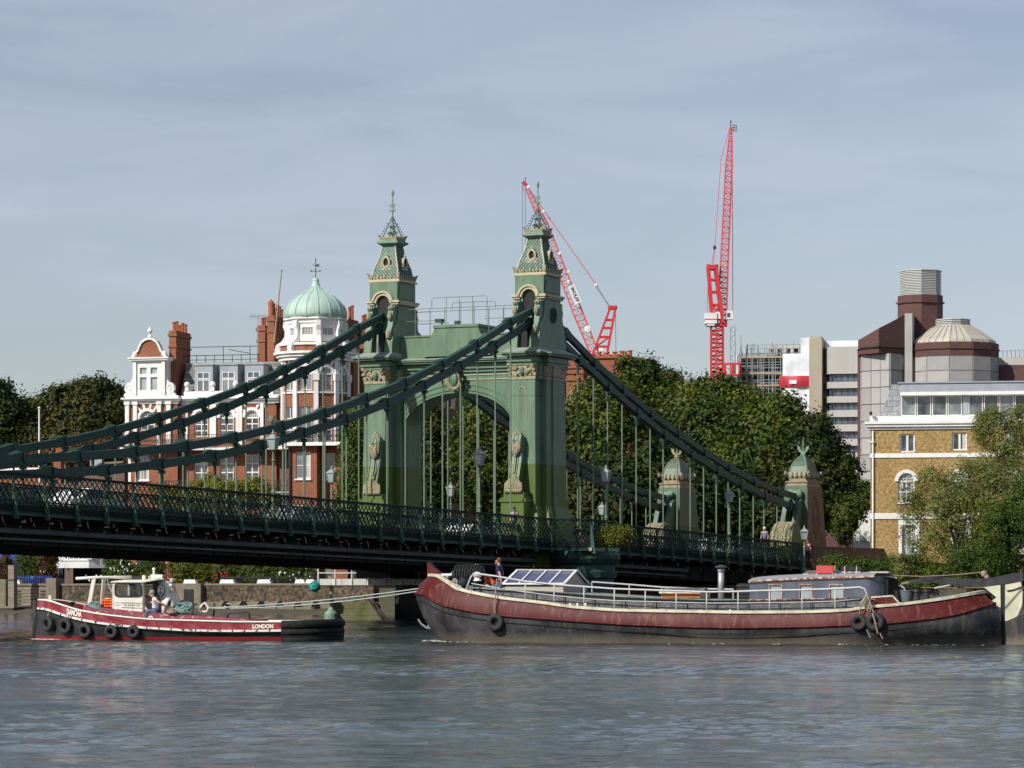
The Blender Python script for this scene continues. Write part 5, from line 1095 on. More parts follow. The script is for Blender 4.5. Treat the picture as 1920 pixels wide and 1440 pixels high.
b = MB(); b.box(X5(-120), X5(56), 0.3, 4, 1.9, Z5(1072)); b.build('undercroft', 'shade_and_black', bb)
window(bb, X5(-6), X5(11), Z5(1034), Z5(1010), -0.05, 2, 1, 'pane_blue', 0.1, 0.08); 
b = MB()
for k in range(20): x = X5(-2 + 3 * k); b.box(x, x + 0.03, -0.55, -0.5, Z5(1072), Z5(1052))
b.box(X5(-10), X5(60), -0.56, -0.5, Z5(1052), Z5(1051)); b.box(X5(-10), X5(60), -0.6, 0, Z5(1074), Z5(1072)); b.build('balcony', 'blue_paint', bb)
t = thing('flagpole', 'slim white flagpole before the trees at far left', 'flagpole', Matrix.Translation(((73.5 - 960) * 280 / FPX, 280, 0))); b = MB(); b.tube([(0, 0, 2), (0, 0, HC + (HOR - 767) * 280 / FPX)], [0.12, 0.07], 8); b.ball((0, 0, HC + (HOR - 765) * 280 / FPX), 0.12, 8, 5); b.build('pole', 'white_paint', t)
t = thing('lamp_post', 'thin black lamp post standing on the river wall before the mansion', 'post', Matrix.Translation(((236 - 960) * 262 / FPX, 262, 0))); b = MB(); b.tube([(0, 0, 2), (0, 0, 5.6)], [0.07, 0.05], 6); b.lathe([(0.1, 5.6), (0.18, 5.75), (0.2, 6.1), (0.05, 6.3)], n=6); b.build('shaft', 'black_iron', t)
t = thing('lamp_post', 'thin black post just left of the white jetty, in front of hedge', 'post', Matrix.Translation(((587 - 960) * 247 / FPX, 247, 0))); b = MB(); b.tube([(0, 0, 2), (0, 0, 5.2)], [0.07, 0.05], 6); b.lathe([(0.1, 5.2), (0.18, 5.35), (0.2, 5.7), (0.05, 5.9)], n=6); b.build('shaft', 'black_iron', t)

# ================================================================ WHITE JETTY UNDER THE BRIDGE
FJ = Fr(595, 200.6, -3); XJ = FJ.x; ZJ = lambda py, px=650: FJ.p(px, py, 0)[1]
jt = thing('jetty', 'white steel jetty with railings running into the shade below the bridge', 'jetty', FJ.M)
z0, z1, z2, zm = ZJ(1097), ZJ(1086), ZJ(1062), ZJ(1074); xe = XJ(1010)
n = 9; b0 = None
for k in range(n): xa, xb = XJ(595) + (xe - XJ(595)) * k / n, XJ(595) + (xe - XJ(595)) * (k + 1) / n; b = MB(); b.box(xa, xb - 0.03, 0, 0.12, z0, z1 + 0.02); b.build('side_plate', 'white_paint', jt)
b = MB(); b.box(XJ(595), xe, 0.12, 1.6, z0 + 0.25, z0 + 0.35); b.build('deck', 'grey_plank', jt)
b = MB(); xs = list(np.arange(XJ(595), xe, 1.05))
for y in (0.0, 1.6):
    for x in xs: b.box(x, x + 0.07, y - 0.05, y + 0.02, z0, z2)
    for z in (z2, zm): b.box(XJ(595), xe, y - 0.04, y + 0.01, z - 0.03, z + 0.03)
b.build('railing', 'white_plate', jt)
t = thing('mooring_post', 'pale green iron post with spreading foot holding up the end of the jetty', 'post', FJ.M)
b = MB(); b.lathe([(0.42, 0.0), (0.42, 0.38), (0.36, 0.48), (0.2, 0.62), (0.09, 0.85), (0.15, 1.15), (0.15, 1.22), (0.08, 1.3), (0.08, z0)], (XJ(621), 0.4, 0), 12); b.build('column', 'verdigris', t)
t = thing('mooring_post', 'pale green bollard cap standing behind the jetty rail', 'post', FJ.M)
b = MB(); b.box(XJ(610), XJ(622), 2.0, 2.6, z1, z2 + 0.1); b.lathe([(0.42, z2 + 0.1), (0.42, z2 + 0.25), (0.3, z2 + 0.5), (0.1, z2 + 0.6)], (XJ(614), 2.3, 0), 10); b.build('bollard', 'verdigris', t)
t = thing('net_fender', 'ball of teal green netting hanging beside the end of the jetty', 'fender', FJ.M)
b = MB()
rr = random.Random(5)
for k in range(60):
    v = Vector((rr.gauss(0, 1), rr.gauss(0, 1), rr.gauss(0, 1))).normalized(); w = v.orthogonal().normalized(); u = v.cross(w); c_ = Vector((XJ(590), -0.3, ZJ(1100))) 
    b.tube([c_ + (v * math.cos(a) + (w * math.cos(k) + u * math.sin(k)) * math.sin(a)) * (0.33 + 0.02 * rr.random()) for a in (0, 0.5, 1.0, 1.5)], 0.03, 3)
b.ball((XJ(590), -0.3, ZJ(1100)), 0.32, 10, 8); b.build('netting', 'teal_net', t)
t = thing('stone_abutment', 'algae green stone step at the waterline under the jetty', 'abutment', FJ.M)
ya = 0.8
for k, (pa, pb, ya_, yb_) in enumerate(((623, 706, 1129, 1141), (623, 700, 1141, 1154), (622, 716, 1154, 1162))):
    b = MB(); b.box(XJ(pa), XJ(pb + 8), 0.8 - 0.15 * k, 3, ZJ(yb_), ZJ(ya_) - 0.01); b.build('stone', 'algae_stone', t)
b = MB(); b.bar((XJ(690), 0.5, ZJ(1122)), (XJ(716), 0.3, ZJ(1160)), 0.12); b.bar((XJ(697), 0.5, ZJ(1122)), (XJ(723), 0.3, ZJ(1160)), 0.12); b.build('ladder_rail', 'bark', t)
# dark masonry under the north span
t = thing('bridge_abutment', 'dark brick abutment in shadow where the bridge lands on the bank', 'abutment', BM)
b = MB(); b.box(XW - 4, 60, -2.2, YF + 2.2, -1, 2.9); b.box(XW - 8.0, XW - 4, -0.6, YF + 0.6, -1, 2.2); b.build('masonry', 'brick_dull', t)
b = MB(); b.box(41.5, 75, -2.5, -2.2, 2.0, 4.9); b.box(41.5, 75, -2.55, -2.15, 4.9, 5.02); b.box(41.5, 75, YF + 2.2, YF + 2.5, 2.0, 4.9); b.build('approach_parapet', 'brick_dull', t)
b = MB(); b.box(41.5, 140, -2.2, YF + 2.2, 2.9, 3.45); b.build('approach_road', 'asphalt', t)
# ================================================================ YELLOW BRICK BUILDING (right)
F6 = Fr(1632, 246, 10); X6 = F6.x; Z6 = lambda py, y=0: F6.p(1700, py, y)[1]
yb = thing('yellow_brick_building', 'yellow brick riverside block with white bands and a slate attic storey at right', 'building', F6.M)
xr = X6(2250); zc6 = Z6(805)
ops = [(X6(1687), X6(1715), Z6(848), Z6(814)), (X6(1785), X6(1813), Z6(845), Z6(812)), (X6(1884), X6(1911), Z6(844), Z6(811))]
ar6 = [(X6(a), X6(a + 31), Z6(942), Z6(887)) for a in (1684, 1782, 1880)]; lo6 = [(X6(a), X6(a + 27), Z6(1052), Z6(985)) for a in (1691, 1789, 1887)]
facade(yb, 'wall', 'brick_yellow', 0, xr, 2, zc6, ops + ar6 + lo6, 0.22)
for k_, o_ in enumerate(ops): window(yb, *o_, 0.1, 2, 1, 'pane_dark', 0.1, 0.16, curtains=(0, 2, 1)[k_])
for o_ in ar6:
    cx, r = (o_[0] + o_[1]) / 2, (o_[1] - o_[0]) / 2; zs = o_[3] - r
    window(yb, o_[0], o_[1], o_[2], zs, 0.1, 2, 2, 'pane_dark', 0.09, 0.12, sill=0.1, curtains=3); fanlight(yb, cx, zs, r, 0.1, wall='brick_yellow'); corner_fill(yb, cx, zs, r, 'brick_yellow')
for o_ in lo6: window(yb, *o_, 0.1, 3, 5, 'pane_pale', 0.08, 0.05, sill=0.15)
b = MB()
for o_ in lo6: b.box(o_[0] - 0.25, o_[1] + 0.25, -0.3, 0, o_[2] - 1.0, o_[2] - 0.75); b.box(o_[0] - 0.1, o_[1] + 0.1, -0.2, 0, o_[2] - 0.75, o_[2] - 0.13); b.box(o_[0] - 0.25, o_[0], -0.1, 0, o_[2], o_[3]); b.box(o_[1], o_[1] + 0.25, -0.1, 0, o_[2], o_[3]); b.box(o_[0] - 0.25, o_[1] + 0.25, -0.1, 0, o_[3], o_[3] + 0.4)
for a, c in ((858, 850), (973, 962)): b.box(-0.08, xr, -0.08, 0.0, Z6(a), Z6(c)); b.box(-0.08, 0.0, -0.08, 6, Z6(a), Z6(c))
b.build('string_course', 'stucco', yb)
b = MB(); b.box(0.0, xr, 0.25, 12, 2, zc6); b.box(0.0, 0.02, 0.0, 0.25, 2, zc6); b.build('side_wall', 'brick_yellow', yb)
b = MB()
for (g, a, c) in ((0.12, 805, 800), (0.3, 800, 795), (0.42, 795, 790), (0.05, 790, 780)): b.box(-g, xr, -g, 12, Z6(a), Z6(c))
b.build('cornice', 'stucco', yb)
zt6, zr6 = Z6(780), Z6(718); xa = X6(1690, 1.5)
b = MB(); b.prism([(X6(1650, 1.5), zt6), (xr, zt6), (xr, zr6), (X6(1672, 1.5), zr6)], 1.6, 11); b.build('attic', 'slate_light', yb)
MA = Matrix.Translation((0, 1.5, 0)); z_a, z_b = Z6(778), Z6(740)
b = MB()
b.box(X6(1688, 1.5), xr, 0.9, 2.2, Z6(734), Z6(718) + 0.02); b.box(X6(1684, 1.5), xr, 0.8, 2.3, Z6(718) + 0.02, Z6(715)); b.build('fascia', 'lead_sheet', yb)
b = MB(); b.box(X6(1689, 1.5), xr, 0.82, 1.6, Z6(740), Z6(734)); b.box(X6(1688, 1.5), xr, 1.4, 1.6, Z6(780), Z6(778)); b.build('attic_trim', 'stucco', yb)
px = 1690; k = 0
while px < 1935:
    w_ = 28 if px < 1718 else (25 if px < 1770 else 30)
    nxt = px + 29
    window(yb, X6(px, 1.5), X6(px + 27, 1.5), z_a, z_b, -0.05, 1, 1, 'pane_dark' if k % 3 else 'pane_grey', 0.06, 0.05, M=MA); px += 29; k += 1
    if abs(px - 1806) < 15 and k == 4: b = MB(MA); b.box(X6(px, 1.5), X6(px + 9, 1.5), -0.1, 0.05, z_a, z_b); b.build('mullion', 'lead_sheet', yb); px += 10
b = MB(); b.tube([(X6(1637), -0.12, 2), (X6(1637), -0.12, zc6 - 0.1)], 0.07, 8)
b.tube([(X6(1627), -0.15, Z6(827)), (X6(1638), -0.15, Z6(829))], 0.05, 6); b.lathe([(0.1, 0), (0.16, 0.12), (0.16, 0.2)], (X6(1637), -0.12, Z6(832)), 8); b.build('drainpipe', 'white_paint', yb)
b = MB(); b.box(X6(1631), X6(1636), -0.6, -0.3, Z6(778), Z6(772)); b.build('camera_box', 'shade_and_black', yb)
# ================================================================ SMALL WHITE HOUSE, PARAPET WALL
F7 = Fr(1588, 285, 10); X7 = F7.x; Z7 = lambda py, y=0: F7.p(1610, py, y)[1]
wh = thing('white_cottage', 'small white rendered house with dark roof and red ridge, left of the yellow block', 'building', F7.M)
b = MB(); b.box(X7(1600), X7(1645), 0, 6, 2, Z7(955)); b.build('wall', 'stucco', wh)
b = MB(); b.prism([(X7(1560), Z7(925)), (X7(1650), Z7(960)), (X7(1650), Z7(948)), (X7(1585), Z7(918))], -0.3, 6.5); b.build('roof', 'slate', wh)
b = MB(); b.bar((X7(1583), -0.3, Z7(927)), (X7(1650), -0.3, Z7(951)), 0.25, 0.25); b.build('ridge', 'terracotta', wh)
b = MB()
for k in range(14): x = X7(1605 + 3 * k); b.box(x, x + 0.04, -0.5, -0.46, Z7(1018), Z7(1005))
b.bar((X7(1605), -0.48, Z7(995)), (X7(1622), -0.48, Z7(1008)), 0.06); b.box(X7(1605), X7(1645), -0.5, -0.45, Z7(1010), Z7(1009)); b.build('railing', 'black_iron', wh)
def atM(px, d, z=0.0): return Matrix.Translation(((px - 960) * d / FPX, d, z))
def atz(py, d): return HC + (HOR - py) * d / FPX
t = thing('underground_sign', 'small white station board with red ring and dark bar by the white house', 'sign', atM(1590, 262)); z = atz(1000, 262)
b = MB(); b.box(-0.42, 0.42, 0, 0.06, z - 0.38, z + 0.38); b.tube([(0, 0.05, 2), (0, 0.05, z - 0.38)], 0.05, 5); b.build('board', 'white_paint', t)
b = MB(); b.ring([(0.26 * math.cos(2 * math.pi * k / 16), z + 0.26 * math.sin(2 * math.pi * k / 16)) for k in range(16)], [(0.17 * math.cos(2 * math.pi * k / 16), z + 0.17 * math.sin(2 * math.pi * k / 16)) for k in range(16)], -0.02, 0.0, closed=True); b.build('ring', 'sign_red', t)
b = MB(); b.box(-0.32, 0.32, -0.03, -0.02, z - 0.05, z + 0.05); b.build('bar', 'dark_letters', t)
t = thing('yellow_disc_sign', 'tiny yellow round sign on the white house wall', 'sign', atM(1625, 280)); b = MB(); z = atz(978, 280); b.prism([(0.15 * math.cos(2 * math.pi * k / 12), z + 0.15 * math.sin(2 * math.pi * k / 12)) for k in range(12)], 0, 0.04); b.build('disc', 'yellow_cloth', t)
# ================================================================ OFFICE TOWERS FAR BEHIND
D8 = 420
F8 = Fr(1605, D8, 12); X8 = F8.x; Z8 = lambda py, y=0: F8.p(1700, py, y)[1]
hb = thing('brown_brick_complex', 'purple brown brick complex with louvred chimney tower and round domed drum, far right', 'building', F8.M)
def ngon(cx, cy, r, n, off): return [(cx + r * math.cos(R(off + 360 / n * k)), cy + r * math.sin(R(off + 360 / n * k))) for k in range(n)]
def panelled(parent, pts, z0, z1, pw, ph, m, backing):
    """a polygonal wall faced with separate cladding panels"""
    b = MB()
    for (xa, ya), (xb, yb_) in zip(pts, pts[1:]): b.quad((xa, ya, z0), (xb, yb_, z0), (xb, yb_, z1), (xa, ya, z1))
    b.build('wall', backing, parent)
    for (xa, ya), (xb, yb_) in zip(pts, pts[1:]):
        L_ = math.hypot(xb - xa, yb_ - ya); n = max(1, round(L_ / pw)); nz = max(1, round((z1 - z0) / ph)); ang = math.atan2(yb_ - ya, xb - xa); w = L_ / n; h = (z1 - z0) / nz
        pb = MB(); pb.box(0.04, w - 0.04, -0.10, 0.02, 0.05, h - 0.05); mes = [pb.mesh('cladding_panel', m), pb.mesh('cladding_panel', 'cladding_dark')]
        for i in range(n):
            for j in range(nz):
                o = link('cladding_panel', mes[1 if random.random() < 0.35 else 0], parent); o.location = (xa + (xb - xa) * i / n, ya + (yb_ - ya) * i / n, z0 + h * j); o.rotation_euler = (0, 0, ang)
# left stair tower
xa, xb, xc = X8(1605), X8(1650, -1), X8(1697)
zl = Z8(664)
panelled(hb, [(X8(1611), 2.2), (X8(1617), 0.0), (X8(1672), -2.5), (X8(1697), 0.5)], 2, zl, 1.6, 1.45 * 1.5, 'cladding', 'brick_purple')
b = MB(); b.box(X8(1605), X8(1612), 2, 8, 2, zl)
b.prism([(X8(1604), 2.5), (X8(1614), -0.6), (X8(1652), -3.2), (X8(1700), 0.0), (X8(1700), 10), (X8(1604), 10)], zl, Z8(656), 'z')
b.build('brick_rib', 'brick_purple', hb)
pl = [(X8(1605), 2.6), (X8(1615), -0.4), (X8(1652), -3.0), (X8(1697), 0.0)]; zt = [Z8(634), Z8(634), Z8(618), Z8(590)]
b = MB(); z0 = Z8(656)
for i in range(3):
    (x0, y0), (x1, y1) = pl[i], pl[i + 1]; b.quad((x0, y0, z0), (x1, y1, z0), (x1, y1, zt[i + 1]), (x0, y0, zt[i]))
b.quad((X8(1697), 0, z0), (X8(1697), 9, z0), (X8(1697), 9, zt[3]), (X8(1697), 0, zt[3])); b.build('sloping_wall', 'brick_purple', hb)
b = MB(); b.add([(*pl[0], zt[0]), (*pl[1], zt[1]), (*pl[2], zt[2]), (*pl[3], zt[3]), (X8(1697), 9, zt[3]), (X8(1640), 9, zt[0])], [(0, 1, 5), (1, 2, 5), (2, 3, 4, 5)]); b.build('roof', 'roof_tan', hb)
b = MB()
for i in range(3): b.tube([(pl[i][0] * 1.0, pl[i][1] - 0.3, z0 + 0.2), (pl[i + 1][0], pl[i + 1][1] - 0.3, z0 + 0.2)], 0.14, 5)
b.build('ledge', 'shade_and_black', hb)
# chimney tower
cxp = X8(1722, 3); rc = (X8(1763, 3) - X8(1681, 3)) / 2; cc = (cxp, 3 + rc)
b = MB(); b.prism(ngon(*cc, rc * 1.04, 8, 8), 2, Z8(548), 'z'); b.build('shaft', 'brick_purple', hb)
b = MB(); b.prism(ngon(*cc, rc * 1.12, 8, 8), Z8(563), Z8(560), 'z'); b.build('ledge', 'brick_purple', hb)
b = MB(); b.box(X8(1697), X8(1711), -0.5, 3, 20, Z8(588)); b.build('service_riser', 'cladding', hb)
b = MB(); b.prism(ngon(*cc, rc * 0.86, 8, 8), Z8(548), Z8(503), 'z'); b.build('louvre_core', 'shade_and_black', hb)
zA_, zB_ = Z8(548), Z8(502); n = 15
for k in range(n + 1):
    z = zA_ + (zB_ - zA_) * k / n; b = MB(); b.prism(ngon(*cc, rc * (1.0 if k in (0, n) else 0.97), 8, 8), z - 0.02, z + 0.11, 'z'); b.build('louvre_slat', 'louvre_metal', hb)
# domed drum
cd = (X8(1783, 0), 0); rd = (X8(1868, 0) - X8(1698, 0)) / 2; pts = ngon(cd[0], rd * 0.6, rd, 12, 180); pts.append(pts[0]); fr = [p for p in pts]
front = ngon(cd[0], rd * 0.6, rd, 12, 180)[:7]
panelled(hb, front, Z8(725), Z8(670), 2.5, 1.9, 'cladding', 'cladding_dark')
b = MB(); b.prism(ngon(cd[0], rd * 0.6, rd * 0.97, 12, 180), 2, Z8(670), 'z'); b.build('drum_core', 'cladding_dark', hb)
b = MB(); b.prism(ngon(cd[0], rd * 0.6, rd * 1.02, 12, 180), Z8(670), Z8(644), 'z'); b.prism(ngon(cd[0], rd * 0.6, rd * 1.05, 12, 180), Z8(657), Z8(655), 'z'); b.build('brick_ring', 'brick_purple', hb)
b = MB(); 
for (r0, z0, r1, z1) in ((0.95, 644, 0.93, 638), (0.93, 638, 0.75, 628), (0.75, 628, 0.52, 614), (0.52, 614, 0.38, 608)):
    P, Q = ngon(cd[0], rd * 0.6, rd * r0, 12, 180), ngon(cd[0], rd * 0.6, rd * r1, 12, 180)
    for k in range(12): k2 = (k + 1) % 12; b.quad((*P[k], Z8(z0)), (*P[k2], Z8(z0)), (*Q[k2], Z8(z1)), (*Q[k], Z8(z1)))
b.build('domed_roof', 'roof_tan', hb)
b = MB()
for k in range(12):
    for j in range(3):
        def lp(r): P = ngon(cd[0], rd * 0.6, rd * r, 12, 180); a, c = P[k], P[(k + 1) % 12]; return (a[0] + (c[0] - a[0]) * j / 3, a[1] + (c[1] - a[1]) * j / 3)
        b.tube([(*lp(0.95), Z8(643)), (*lp(0.93), Z8(638) + 0.03), (*lp(0.75), Z8(628) + 0.05), (*lp(0.52), Z8(614) + 0.05), (*lp(0.38), Z8(608))], 0.06, 3)
tag(b.build('seams', 'cladding_dark', hb), kind='stuff')
for k in range(4): b = MB(); b.prism(ngon(cd[0], rd * 0.6, rd * 0.39, 12, 180), Z8(608) + k * 0.22, Z8(608) + k * 0.22 + 0.12, 'z'); b.build('louvre_slat', 'louvre_metal', hb)
b = MB(); b.prism(ngon(cd[0], rd * 0.6, rd * 0.35, 12, 180), Z8(608), Z8(601), 'z'); b.build('louvre_core', 'shade_and_black', hb)
b = MB(); b.box(X8(1868, 4), X8(1925, 4), 4, 12, 2, Z8(683)); b.build('link_block', 'brick_purple', hb); b = MB(); b.box(X8(1870, 9), X8(2100, 9), 9, 25, 2, Z8(664)); b.prism([(X8(1880, 9), Z8(664)), (X8(2100, 9), Z8(655)), (X8(2100, 9), Z8(664))], 9, 20); b.build('pale_block', 'concrete_pale', hb)
b = MB()
for k in range(8): x = X8(1872 + 8 * k, 9); b.tube([(x, 9, Z8(664)), (x, 9, Z8(650))], 0.05, 3)
b.tube([(X8(1870, 9), 9, Z8(652)), (X8(1930, 9), 9, Z8(650))], 0.05, 3); b.build('roof_rail', 'scaffold_steel', hb)
# grey office slab with ribbon windows and a tan stair tower
F9 = Fr(1517, 450, 12); X9 = F9.x; Z9 = lambda py, y=0: F9.p(1560, py, y)[1]
of = thing('office_block', 'grey concrete office block with ribbon windows and tan windowless stair tower', 'building', F9.M)
b = MB(); b.box(X9(1517), X9(1541), 0, 8, 2, Z9(634)); b.box(X9(1518), X9(1539), 0.3, 4, Z9(634), Z9(630)); b.build('stair_tower', 'concrete_tan', of)
x0, x1, xm_ = X9(1542), X9(1612), X9(1553)
fl = [(701, 716), (728, 743), (755, 769), (782, 796), (809, 823), (836, 849), (862, 876)]
b = MB(); prev = 650
for i, (a, c) in enumerate(fl + [(890, 900)]):
    b.prism([(x0, 2.6), (xm_, 0.0), (x1, 0.0), (x1, 12), (x0, 12)], Z9(a), Z9(prev), 'z') if a < 885 else b.prism([(x0, 2.6), (xm_, 0.0), (x1, 0.0), (x1, 12), (x0, 12)], Z9(890), Z9(prev), 'z'); prev = c
b.build('spandrel', 'concrete_pale', of)
for (a, c) in fl:
    Mx = Matrix.Translation((0, 0.5, 0)); window(of, xm_ + 0.1, x1, Z9(c), Z9(a), 0.0, 5, 1, 'pane_blue', 0.1, 0.14, M=Mx, frame='steel_dark', mw=0.14) if False else window(of, xm_ + 0.1, x1, Z9(c), Z9(a), 0.5, 5, 1, 'pane_blue', 0.1, 0.14, frame='steel_dark')
    ang = math.atan2(-2.6, xm_ - x0); Mx = Matrix.Translation((x0, 2.6, 0)) @ Matrix.Rotation(ang, 4, 'Z'); window(of, 0, math.hypot(2.6, xm_ - x0) - 0.1, Z9(c), Z9(a), 0.45, 2, 1, 'pane_blue', 0.1, 0.14, M=Mx, frame='steel_dark')
b = MB(); b.box(x0, x1, 3, 12, Z9(650), Z9(636)); b.build('roof_wrap', 'wrap_white', of); b = MB(); b.box(x0, X9(1612), 0.5, 12, 2, Z9(895)); b.build('base', 'brick_purple', of)
# scaffolded, half wrapped block
Fa = Fr(1385, 470, 12); Xa = Fa.x; Za = lambda py, y=0: Fa.p(1440, py, y)[1]
sb = thing('scaffolded_block', 'building under repair, half behind scaffolding, half wrapped in white sheeting with red band', 'building', Fa.M)
b = MB(); b.box(Xa(1386), Xa(1520), 2, 14, 2, Za(668)); b.build('core', 'shade_and_black', sb)
for k, py in enumerate((672, 701, 724, 745)): b = MB(); b.box(Xa(1386), Xa(1470), 1.0, 2.2, Za(py + 3), Za(py)); b.build('floor_slab', 'concrete_pale', sb)
b = MB(); b.box(Xa(1433), Xa(1502), 4, 12, Za(650), Za(644)); 
for k in range(5): x = Xa(1436 + 15 * k, 3); b.box(x, x + 0.5, 3.5, 4, Za(668), Za(650))
b.box(Xa(1433), Xa(1500), 6, 12, Za(668), Za(650)); b.build('roof_frame', 'concrete_pale', sb)
b = MB()
xs = list(np.linspace(Xa(1386), Xa(1472), 17)); zs = list(np.linspace(Za(750), Za(664), 14))
for y in (0.0, 1.1):
    for x in xs: b.bar((x + random.uniform(-.25, .25), y, zs[0]), (x + random.uniform(-.25, .25), y, zs[-1] + random.uniform(0, 1.8)), 0.11)
    for z in zs: b.bar((xs[0], y, z + random.uniform(-.3, .3)), (xs[-1], y, z + random.uniform(-.15, .15)), 0.08)
for k in range(6): b.bar((xs[(k * 3) % 16], -0.05, zs[k]), (xs[min(16, (k * 3) % 16 + 3)], -0.05, zs[k + 3]), 0.1)
for k in range(12): x = Xa(1400 + 11 * k, 2); b.bar((x, 2, Za(668)), (x, 2, Za(random.uniform(640, 655))), 0.09)
for z in (660, 652, 645): b.bar((Xa(1400, 2), 2, Za(z)), (Xa(1530, 2), 2, Za(z)), 0.08)
tag(b.build('scaffolding', 'scaffold_steel', sb), kind='stuff')
for k in range(4): b = MB(); z = Za((671, 701, 724, 747)[k]); b.box(xs[0], xs[-1], -0.1, 1.2, z, z + 0.22); b.build('scaffold_boards', 'scaffold_board', sb)
# sheeting with folds
def sheet(parent, nm, m, x0, x1, z0, z1, y, seed):
    V = []; Q = []; nx, nz = 26, 20
    for i in range(nx + 1):
        for j in range(nz + 1):
            x = x0 + (x1 - x0) * i / nx; z = z0 + (z1 - z0) * j / nz; V.append((x, y + 0.25 * noise.noise((x * 0.5, z * 0.35, seed)) + 0.12 * abs(math.sin(x * 1.1)) + 0.1 * math.sin(z * 1.9), z))
    for i in range(nx):
        for j in range(nz): Q.append((i * (nz + 1) + j, (i + 1) * (nz + 1) + j, (i + 1) * (nz + 1) + j + 1, i * (nz + 1) + j + 1))
    b = MB(); b.smooth = True; b.add(V, Q); b.build(nm, m, parent)
sheet(sb, 'sheeting', 'wrap_white', Xa(1468), Xa(1525), Za(790), Za(664), -0.3, 1); sheet(sb, 'sheeting', 'wrap_white', Xa(1501), Xa(1527), Za(664), Za(634), 0.2, 4); sheet(sb, 'sheeting', 'wrap_white', Xa(1380), Xa(1387), Za(735), Za(665), 0.4, 6)
sheet(sb, 'red_sheeting', 'wrap_red', Xa(1462), Xa(1525), Za(726), Za(706), -0.62, 2)
b = MB(); b.box(Xa(1481), Xa(1495), -0.9, -0.85, Za(721), Za(714)); b.build('banner', 'white_plate', sb)
# builders' hoist
h = thing('hoist', 'red builders hoist cage on a thin lattice mast beside the scaffolding', 'hoist', Fa.M)
b = MB(); xh = Xa(1374, -1)
for dx in (-0.35, 0.35): b.bar((xh + dx, -1, 2), (xh + dx, -1, Za(612)), 0.11)
z = 2.0; s = 1
while z < Za(612): b.bar((xh - 0.35 * s, -1, z), (xh + 0.35 * s, -1, z + 0.7), 0.08); z += 0.7; s = -s
b.bar((Xa(1389, -1), -1, Za(700)), (Xa(1389, -1), -1, Za(628)), 0.1); b.build('mast', 'scaffold_steel', h)
b = MB()
for (a, c) in ((1360, 1373), (1376, 1388)):
    x0, x1, z0, z1 = Xa(a, -1), Xa(c, -1), Za(705), Za(681)
    for x in (x0, x1): b.box(x - 0.12, x + 0.12, -2.2, -1.2, z0, z1)
    b.box(x0, x1, -2.2, -1.2, z0, z0 + 0.25); b.box(x0, x1, -2.2, -1.2, z1 - 0.25, z1)
b.build('cage', 'crane_red', h)
# ================================================================ CRANES
def lattice_boom(b, p, q, w0, w1, n, r=0.07, up=(0, 1, 0), br=0.6):
    p, q = Vector(p), Vector(q); d = (q - p).normalized(); u = Vector(up); u = (u - d * u.dot(d)).normalized(); v = d.cross(u)
    def ring(t):
        w = (w0 + (w1 - w0) * t) / 2; c = p + (q - p) * t; return [c + u * w * a + v * w * e for a, e in ((-1, -1), (1, -1), (1, 1), (-1, 1))]
    R0, R1 = ring(0), ring(1)
    for a, c in zip(R0, R1): b.bar(a, c, r * 2)
    for k in range(n):
        A, B_ = ring(k / n), ring((k + 1) / n)
        for i in range(4):
            j = (i + 1) % 4; b.bar(A[i], A[j], r * br * 2); b.bar(A[i] if k % 2 else A[j], B_[j] if k % 2 else B_[i], r * br * 2)
DC = 470
c2 = thing('tower_crane', 'tall red luffing crane on a lattice mast with near vertical jib, right of the bridge', 'crane', atM(1345, DC))
PC = lambda px, py, y=0.0: ((px - 1343) * DC / FPX, y, atz(py, DC))
s = DC / FPX
b = MB(); lattice_boom(b, PC(1342.5, 745), PC(1342.5, 612), 22 * s, 22 * s, 17, 0.12, br=0.55); b.build('mast', 'crane_red', c2)
b = MB(); lattice_boom(b, PC(1351, 610), PC(1356, 500), 17 * s, 14 * s, 11, 0.10, br=0.5); lattice_boom(b, PC(1356, 500), PC(1365, 310), 14 * s, 12 * s, 18, 0.09, br=0.45); lattice_boom(b, PC(1365, 310), PC(1369, 238), 12 * s, 3 * s, 8, 0.08, br=0.45); b.build('jib', 'crane_pink', c2)
b = MB(); b.box(-8 * s + 0.0, 18 * s, -1, 1, atz(612, DC), atz(606, DC)); b.build('slewing_platform', 'crane_red', c2)
b = MB()
for y in (-1.0, 1.0):
    b.bar(PC(1334, 608, y), PC(1326, 502, y), 0.45); b.bar(PC(1352, 606, y), PC(1340, 502, y), 0.5); b.bar(PC(1326, 502, y), PC(1341, 502, y), 0.6)
    for py in (525, 548, 572, 590): t = (608 - py) / 106; b.bar(PC(1334 - 8 * t, py, y), PC(1351 - 11 * t, py, y), 0.25); 
    b.bar(PC(1333, 590, y), PC(1349, 572, y), 0.15); b.bar(PC(1349, 590, y), PC(1332, 572, y), 0.15)
b.bar(PC(1326, 500, -1), PC(1326, 500, 1), 0.5); b.bar(PC(1341, 500, -1), PC(1341, 500, 1), 0.5); b.build('a_frame', 'crane_red', c2)
b = MB(); b.box(-24 * s, -2 * s, -1.4, 1.4, atz(608, DC), atz(588, DC)); b.box(-20 * s, -6 * s, -1.3, 1.3, atz(612, DC), atz(608, DC)); b.build('counterweight', 'white_plate', c2)
b = MB(); b.box(-24 * s - .02, -1 * s, -1.42, 1.42, atz(601, DC), atz(599, DC)); b.build('stripe', 'crane_red', c2)
b = MB(); b.box(16 * s, 28 * s, -1.3, -0.2, atz(600, DC), atz(584, DC)); b.box(-4 * s, 8 * s, -1.2, 0, atz(599, DC), atz(586, DC)); cb = b.build('cab', 'white_plate', c2)
b = MB(); b.box(16 * s + 0.1, 23 * s, -1.34, -1.3, atz(596, DC), atz(588, DC)); b.build('window', 'pane_dark', cb)
b = MB(); 
